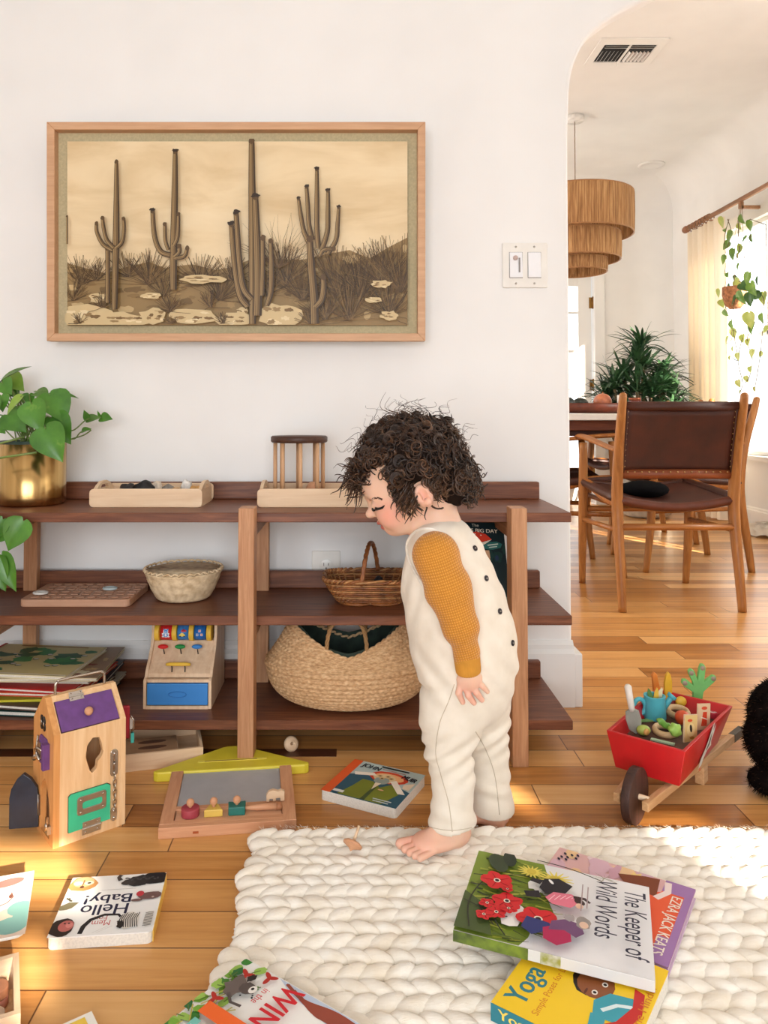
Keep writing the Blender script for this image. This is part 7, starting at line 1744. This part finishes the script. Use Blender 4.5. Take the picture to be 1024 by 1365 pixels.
sho = nets(shirt, 'shirt', must, kid, ORG, 1)[0]
ribm = mat('mustard_rib_cuff', (214, 148, 52), .9, var=.04)
for A in (arm, arm2):
    a0, a1 = A[3].lerp(A[4], .22)-ORG, A[3].lerp(A[4], .92)-ORG; d = (a1-a0).normalized(); u_ = d.orthogonal().normalized(); w_ = d.cross(u_); vs = []; NN_ = 96
    prof_ = [(.0, .0185), (.02, .0208), (.10, .0214), (.5, .0208), (.92, .0203), (1.0, .0196), (1.0, .0165), (.8, .0155)]
    for t_, r_ in prof_:
        for k in range(NN_):
            a = 2*PI*k/NN_; rr = r_+(.00035 if k % 3 else -.0004); vs.append(a0+(a1-a0)*t_+(u_*math.cos(a)+w_*math.sin(a))*rr)
    m = MB(); m.add(vs, [(j*NN_+i, j*NN_+(i+1) % NN_, (j+1)*NN_+(i+1) % NN_, (j+1)*NN_+i) for j in range(len(prof_)-1) for i in range(NN_)], ribm, True); m.build('cuff', sho)

# cream overalls
ov = Field((.02, -.81, .02), (.38, -.46, .66), .0024)
ov.chain([W(586, 722, 1.365), W(592, 742, 1.365), W(598, 778, 1.36), W(606, 806, 1.36), W(613, 835, 1.36), W(619, 862, 1.36), W(622, 892, 1.36), W(626, 915, 1.36)], [.050, .066, .078, .083, .086, .087, .082, .070], .02)
ov.cap(W(575, 722, 1.315), W(600, 716, 1.32), .026, .020, .02); ov.cap(W(575, 722, 1.41), W(600, 716, 1.41), .026, .020, .02)
ov.chain([W(606, 925, 1.335), W(601, 960, 1.33), W(598, 1000, 1.322), W(604, 1035, 1.318), W(603, 1095, 1.314), W(602, 1126, 1.312)], [.061, .051, .037, .0335, .0355, .0365], .016)
ov.chain([W(638, 925, 1.40), W(640, 960, 1.41), W(648, 1000, 1.42), W(652, 1035, 1.425), W(657, 1075, 1.43), W(658, 1098, 1.43)], [.060, .050, .038, .0345, .0355, .0365], .016)
zc1, zc2 = W(602, 1108, 1.29).z, W(658, 1089, 1.41).z
X, Y, Z = np.meshgrid(*ov.ax, indexing='ij', sparse=True)
ov.F = np.maximum(ov.F, np.where(X+Y*.9 < W(631, 1050, 1.370).x+W(631, 1050, 1.370).y*.9, zc1-Z+.06*(X-.165), zc2-Z+.05*(X-.25)).astype(np.float32))
# shaped front: crease where the bib overhangs the thigh, folds at knee and waist
kc = W(597, 1000, 1.322)
def folds(X, Y, Z):
    f1 = .0030*np.sin(Z*210-X*130+Y*40)*np.exp(-((Z-kc.z)/.040)**2)
    f2 = .0022*np.sin(Z*120+X*150)*np.exp(-((Z-.31)/.05)**2)
    f3 = .0014*np.sin(Z*60-X*170+Y*90)*np.exp(-((Z-.45)/.10)**2)
    f4 = .0020*np.sin(Z*190+X*60+Y*30)*np.exp(-((Z-.075)/.022)**2)
    cz = W(570, 930, 1.34).z; f5 = .010*np.exp(-(((X-.105)/.035)**2+((Z-(cz+.010)-.55*(X-.105))/.008)**2))
    return f1+f2+f3+f4+f5
ov.disp(folds)
canv, nt, b = newmat('cream_canvas'); v = texco(nt); f = noise(nt, v, 30, 4); nt.links.new(ramp(nt, f, [(.3, (230, 218, 200)), (.7, (240, 230, 214))]), b.inputs['Base Color']); b.inputs['Roughness'].default_value = .9; b.inputs['Sheen Weight'].default_value = .15; bump(nt, b, noise(nt, v, 900, 2), .25, .0006)
oo, OV, OQ = nets(ov, 'overalls', canv, kid, ORG, 2)
hito = caster(OV, OQ)
def px_path(pts, hit, off, n=8, fb=None):
    out = []
    for p in smooth_path([(x, y, 0) for x, y in pts], n):
        q, nn_ = hit(p.x, p.y, off)
        if q is not None: out.append(q-ORG)
    return out
# piping round the armhole, seams, buttons
pp = px_path([(614, 752), (611, 738), (604, 725), (592, 713), (576, 706), (561, 706), (549, 714), (543, 727), (545, 744), (552, 760), (561, 775), (569, 790)], hito, .0008)
m = MB(); m.tube(pp, .0026, 8, mat('cream_piping', (244, 236, 222), .8)); m.build('armhole_piping', oo)
seamm = mat('seam_thread', (206, 190, 166), .9)
for pts in ([(606, 912), (598, 935), (586, 965), (581, 1003), (587, 1030), (598, 1070), (603, 1109)], [(634, 975), (648, 1000), (660, 1035), (666, 1086)]):
    m = MB(); q = px_path(pts, hito, .0001, 10)
    if len(q) > 3: m.tube(q, .0008, 5, seamm); m.build('seam', oo)
for pts in ([(575, 1103), (590, 1106), (605, 1107), (620, 1105), (629, 1103)],):
    m = MB(); q = px_path(pts, hito, .0001, 6); m.tube(q, .0006, 5, seamm); m.build('hem_stitch', oo)
btn = mat('dark_button', (44, 34, 36), .3)
for px, py in ((633, 731), (648, 771), (666, 815), (683, 857)):
    for dx in range(0, 14):
        q, nn_ = hito(px-dx, py, .0012)
        if q is not None and abs(nn_.dot((q-CAMP).normalized())) > .22: break
    if q is None: continue
    R_ = nn_.to_track_quat('Z', 'Y').to_matrix().to_4x4(); m = MB(); T = Matrix.Translation(q-ORG) @ R_
    m.tube([(0, 0, -.001), (0, 0, .0009)], .0050, 18, btn, T=T); m.tube([(.0034*math.cos(a*PI/8), .0034*math.sin(a*PI/8), .0009) for a in range(16)], .0009, 6, btn, closed=True, T=T)
    m.cyl((-.0012, 0, .0011), (.0012, 0, .0011), .0007, 6, mat('thread_cream', (226, 214, 196), .8), T=T); m.build('button', oo)

# eyes (lowered lids), lashes, brows
dkh = mat('lash_brown', (34, 22, 18), .7)
for s_ in (1, -1):
    m = MB(); m.ell(H(.0858, s_*.0265, -.0205)-ORG, (.0080, .0090, .0064), mat('eye_white', (232, 222, 214), .2), 16, 12, R=Matrix((Hf, Hl, Hu)).transposed()); eye_ = m.build('eye', kid)
    m = MB(); m.ell(H(.0935, s_*.0272, -.0228)-ORG, (.0034, .0046, .0040), mat('dark_iris', (40, 24, 18), .15), 14, 10, R=Matrix((Hf, Hl, Hu)).transposed()); m.build('iris', eye_)
def strip(fn, n, r, mt_, name):
    m = MB(); m.tube([fn(i/(n-1)) for i in range(n)], r, 6, mt_); m.build(name, kid)
lash = px_path([(500.5, 676), (504, 677.5), (508, 677), (513, 673.5)], hitb, .0008, 5)
if len(lash) > 3: m = MB(); m.tube(lash, [.0006+.0010*math.sin(PI*i/(len(lash)-1)) for i in range(len(lash))], 6, dkh); m.build('eyelashes', kid)
m = MB()
for i in range(14):
    u = i/13; q, n_ = hitb(500.5+12*u, 677.3-2.6*u*u)
    if q is not None: q = q-ORG; m.tube([q, q+Hf*.004-Hu*.0025, q+Hf*.0065-Hu*.0022], [.0005, .0004, .0002], 4, dkh)
m.build('eyelashes', kid)
m = MB(); R = random.Random(2)
for i in range(60):
    u = R.random(); q, n_ = hitb(492.5+17*u, 667.5-3.6*math.sin(PI*u*.9)+R.uniform(-1.1, 1.1))
    if q is not None: q = q-ORG+n_*.0004; m.tube([q, q-Hf*.0035+Hu*.001+n_*.0005], [.0006, .0003], 4, mat('brow_brown', (74, 50, 38), .8))
m.build('eyebrow', kid)

# curly hair
hairm, nt, b = newmat('dark_brown_curls'); v = texco(nt); f = noise(nt, v, 22, 3); nt.links.new(ramp(nt, f, [(.3, (34, 22, 16)), (.55, (56, 38, 27)), (.75, (98, 68, 46))]), b.inputs['Base Color']); b.inputs['Roughness'].default_value = .42; b.inputs['Specular IOR Level'].default_value = .45
R = random.Random(77); m = MB()
SK = Vector((.006, 0, .020)); SR = Vector((.086, .070, .076)); RM = Matrix((Hf, Hl, Hu)).transposed()
base_h = mat('hair_base_dark', (34, 23, 17), .9, spec=.1, var=.2, scale=60)
m.ell(H(-.004, 0, .027)-ORG, (.088, .078, .074), base_h, 40, 26, R=RM, fn=lambda d: 1+.03*math.sin(9*d.x+3*d.z)*math.sin(8*d.y+2)+.025*math.sin(14*d.z+5*d.x))
m.ell(H(-.050, .0, -.034)-ORG, (.042, .056, .046), base_h, 30, 20, R=RM, fn=lambda d: 1+.05*math.sin(9*d.x+3*d.z)*math.sin(8*d.y+2))
hair2, nt, b = newmat('mid_brown_curls'); v = texco(nt); f = noise(nt, v, 30, 3); nt.links.new(ramp(nt, f, [(.3, (58, 38, 26)), (.7, (104, 72, 48))]), b.inputs['Base Color']); b.inputs['Roughness'].default_value = .4
def curl(root, d, L, hr, turns, r0, r1, grav=.35, n=22, fwd=0.0, ns=5):
    d = d.normalized(); s1 = d.cross(Vector((R.uniform(-1, 1), R.uniform(-1, 1), R.uniform(-1, 1)))).normalized(); s2 = d.cross(s1); ph = R.uniform(0, 6.28); pts = []; rad = []
    bend = Vector((R.uniform(-.3, .3), R.uniform(-.3, .3), R.uniform(-.3, .3)))
    for i in range(n):
        u = i/(n-1); c = root+d*(L*u)+(Vector((0, 0, -grav))+bend+Hf*fwd)*(L*u*u); a = ph+2*PI*turns*u; k = hr*min(1, u*5)*(1-.15*u); pts.append(c+s1*math.cos(a)*k+s2*math.sin(a)*k); rad.append(r0*(1-u)**.6+r1)
    m.tube(pts, rad, ns, hairm if R.random() < .68 else hair2, cap=False, squash=(1.35, .6))
def rootdir(a, c, b): return (Hf*a+Hl*c+Hu*b)
def okroot(a, c, b):
    if b < -.75: return False
    if a > .42 and b < .30+.30*(a-.45): return False
    if a > .02 and b < -.02 and not (a < .40 and b > -.22): return False
    if abs(c) > .70 and -.22 < a < .32 and b < -.08: return False
    return True
def sph():
    a, c, b = R.gauss(0, 1), R.gauss(0, 1), R.gauss(0, 1); l = math.sqrt(a*a+c*c+b*b); return a/l, c/l, b/l
cnt = 0
while cnt < 1150:
    a, c, b = sph()
    if not okroot(a, c, b): continue
    p = H(SK.x+a*SR.x*1.0, c*SR.y*1.02, SK.z+b*SR.z)-ORG; d = rootdir(a, c, b)+Vector((R.uniform(-.5, .5), R.uniform(-.5, .5), R.uniform(-.3, .5)))
    if b < .1 and a < 0: d = rootdir(a, c, b*.6)+Vector((0, 0, -.15))
    L = R.uniform(.016, .030)*(.72 if b > .5 else 1); k = cnt % 5
    hr = R.uniform(.0055, .0105); curl(p, d, L, hr, R.uniform(1.1, 2.2), R.uniform(.0011, .0021), .0004, grav=R.uniform(.1, .5)); cnt += 1
# small bundles of parallel curls read as locks
for q in range(150):
    a, c, b = sph()
    if not okroot(a, c, b): continue
    p = H(SK.x+a*SR.x*1.04, c*SR.y*1.08, SK.z+b*SR.z*1.04)-ORG; d = rootdir(a, c, b)+Vector((R.uniform(-.9, .9), R.uniform(-.9, .9), R.uniform(-.6, .5))); hr = R.uniform(.007, .012); tn = R.uniform(1.2, 1.9); st_ = R.getstate(); L = R.uniform(.018, .032)
    for w in range(4):
        R.setstate(st_); curl(p+Vector((0, 0, .0018*w))+Hf*.0011*w, d, (L+.001*w)*(.75 if b > .5 else 1), hr+.0003*w, tn, .0016, .0003, grav=.25)
    R.random()
# forelock falling over the forehead, and the curls in front of the ear
for i in range(260):
    c = R.uniform(-.8, .9); p = H(.074+R.uniform(-.03, .010), c*.054, .042+R.uniform(-.016, .024))-ORG
    curl(p, Hf*1.0+Hu*R.uniform(-.1, .40)+Hl*R.uniform(-.3, .3), R.uniform(.024, .046), R.uniform(.006, .010), R.uniform(1.1, 2.0), R.uniform(.0010, .0018), .0004, grav=R.uniform(.3, .9))
for i in range(330):                      # fuller back of the head and nape
    a, c, b = -R.uniform(.25, 1), R.uniform(-1, 1), R.uniform(-.85, .25); l = math.sqrt(a*a+c*c+b*b); a, c, b = a/l, c/l, b/l
    if abs(c) > .5 and a > -.5 and b < -.45: continue
    p = H(-.046+a*.042, c*.058, -.030+b*.046)-ORG; curl(p, rootdir(a, c, b*.4)+Vector((R.uniform(-.4, .4), R.uniform(-.4, .4), -.35)), R.uniform(.012, .026), R.uniform(.005, .009), R.uniform(1.1, 2.0), R.uniform(.0012, .0020), .0004, grav=.3)
for i in range(130):
    p = H(.026+R.uniform(-.018, .014), .060+R.uniform(-.004, .007), .010+R.uniform(-.03, .02))-ORG
    curl(p, Hl*.30-Hu*1.0+Hf*R.uniform(-.05, .35), R.uniform(.026, .046), R.uniform(.004, .007), R.uniform(1.3, 2.2), .0017, .0004, grav=.1)
for i in range(150):
    a, c, b = sph(); b = abs(b)
    if a > .75: continue
    p = H(SK.x+a*(SR.x+.010), c*(SR.y+.01), SK.z+b*(SR.z+.010))-ORG; curl(p, rootdir(a, c, b)+Vector((0, 0, .1)), R.uniform(.024, .044), R.uniform(.006, .010), R.uniform(1.1, 2.0), .0004, .0002, grav=R.uniform(-.1, .5), ns=3, n=18)
m.build('curly_hair', kid)
# nails
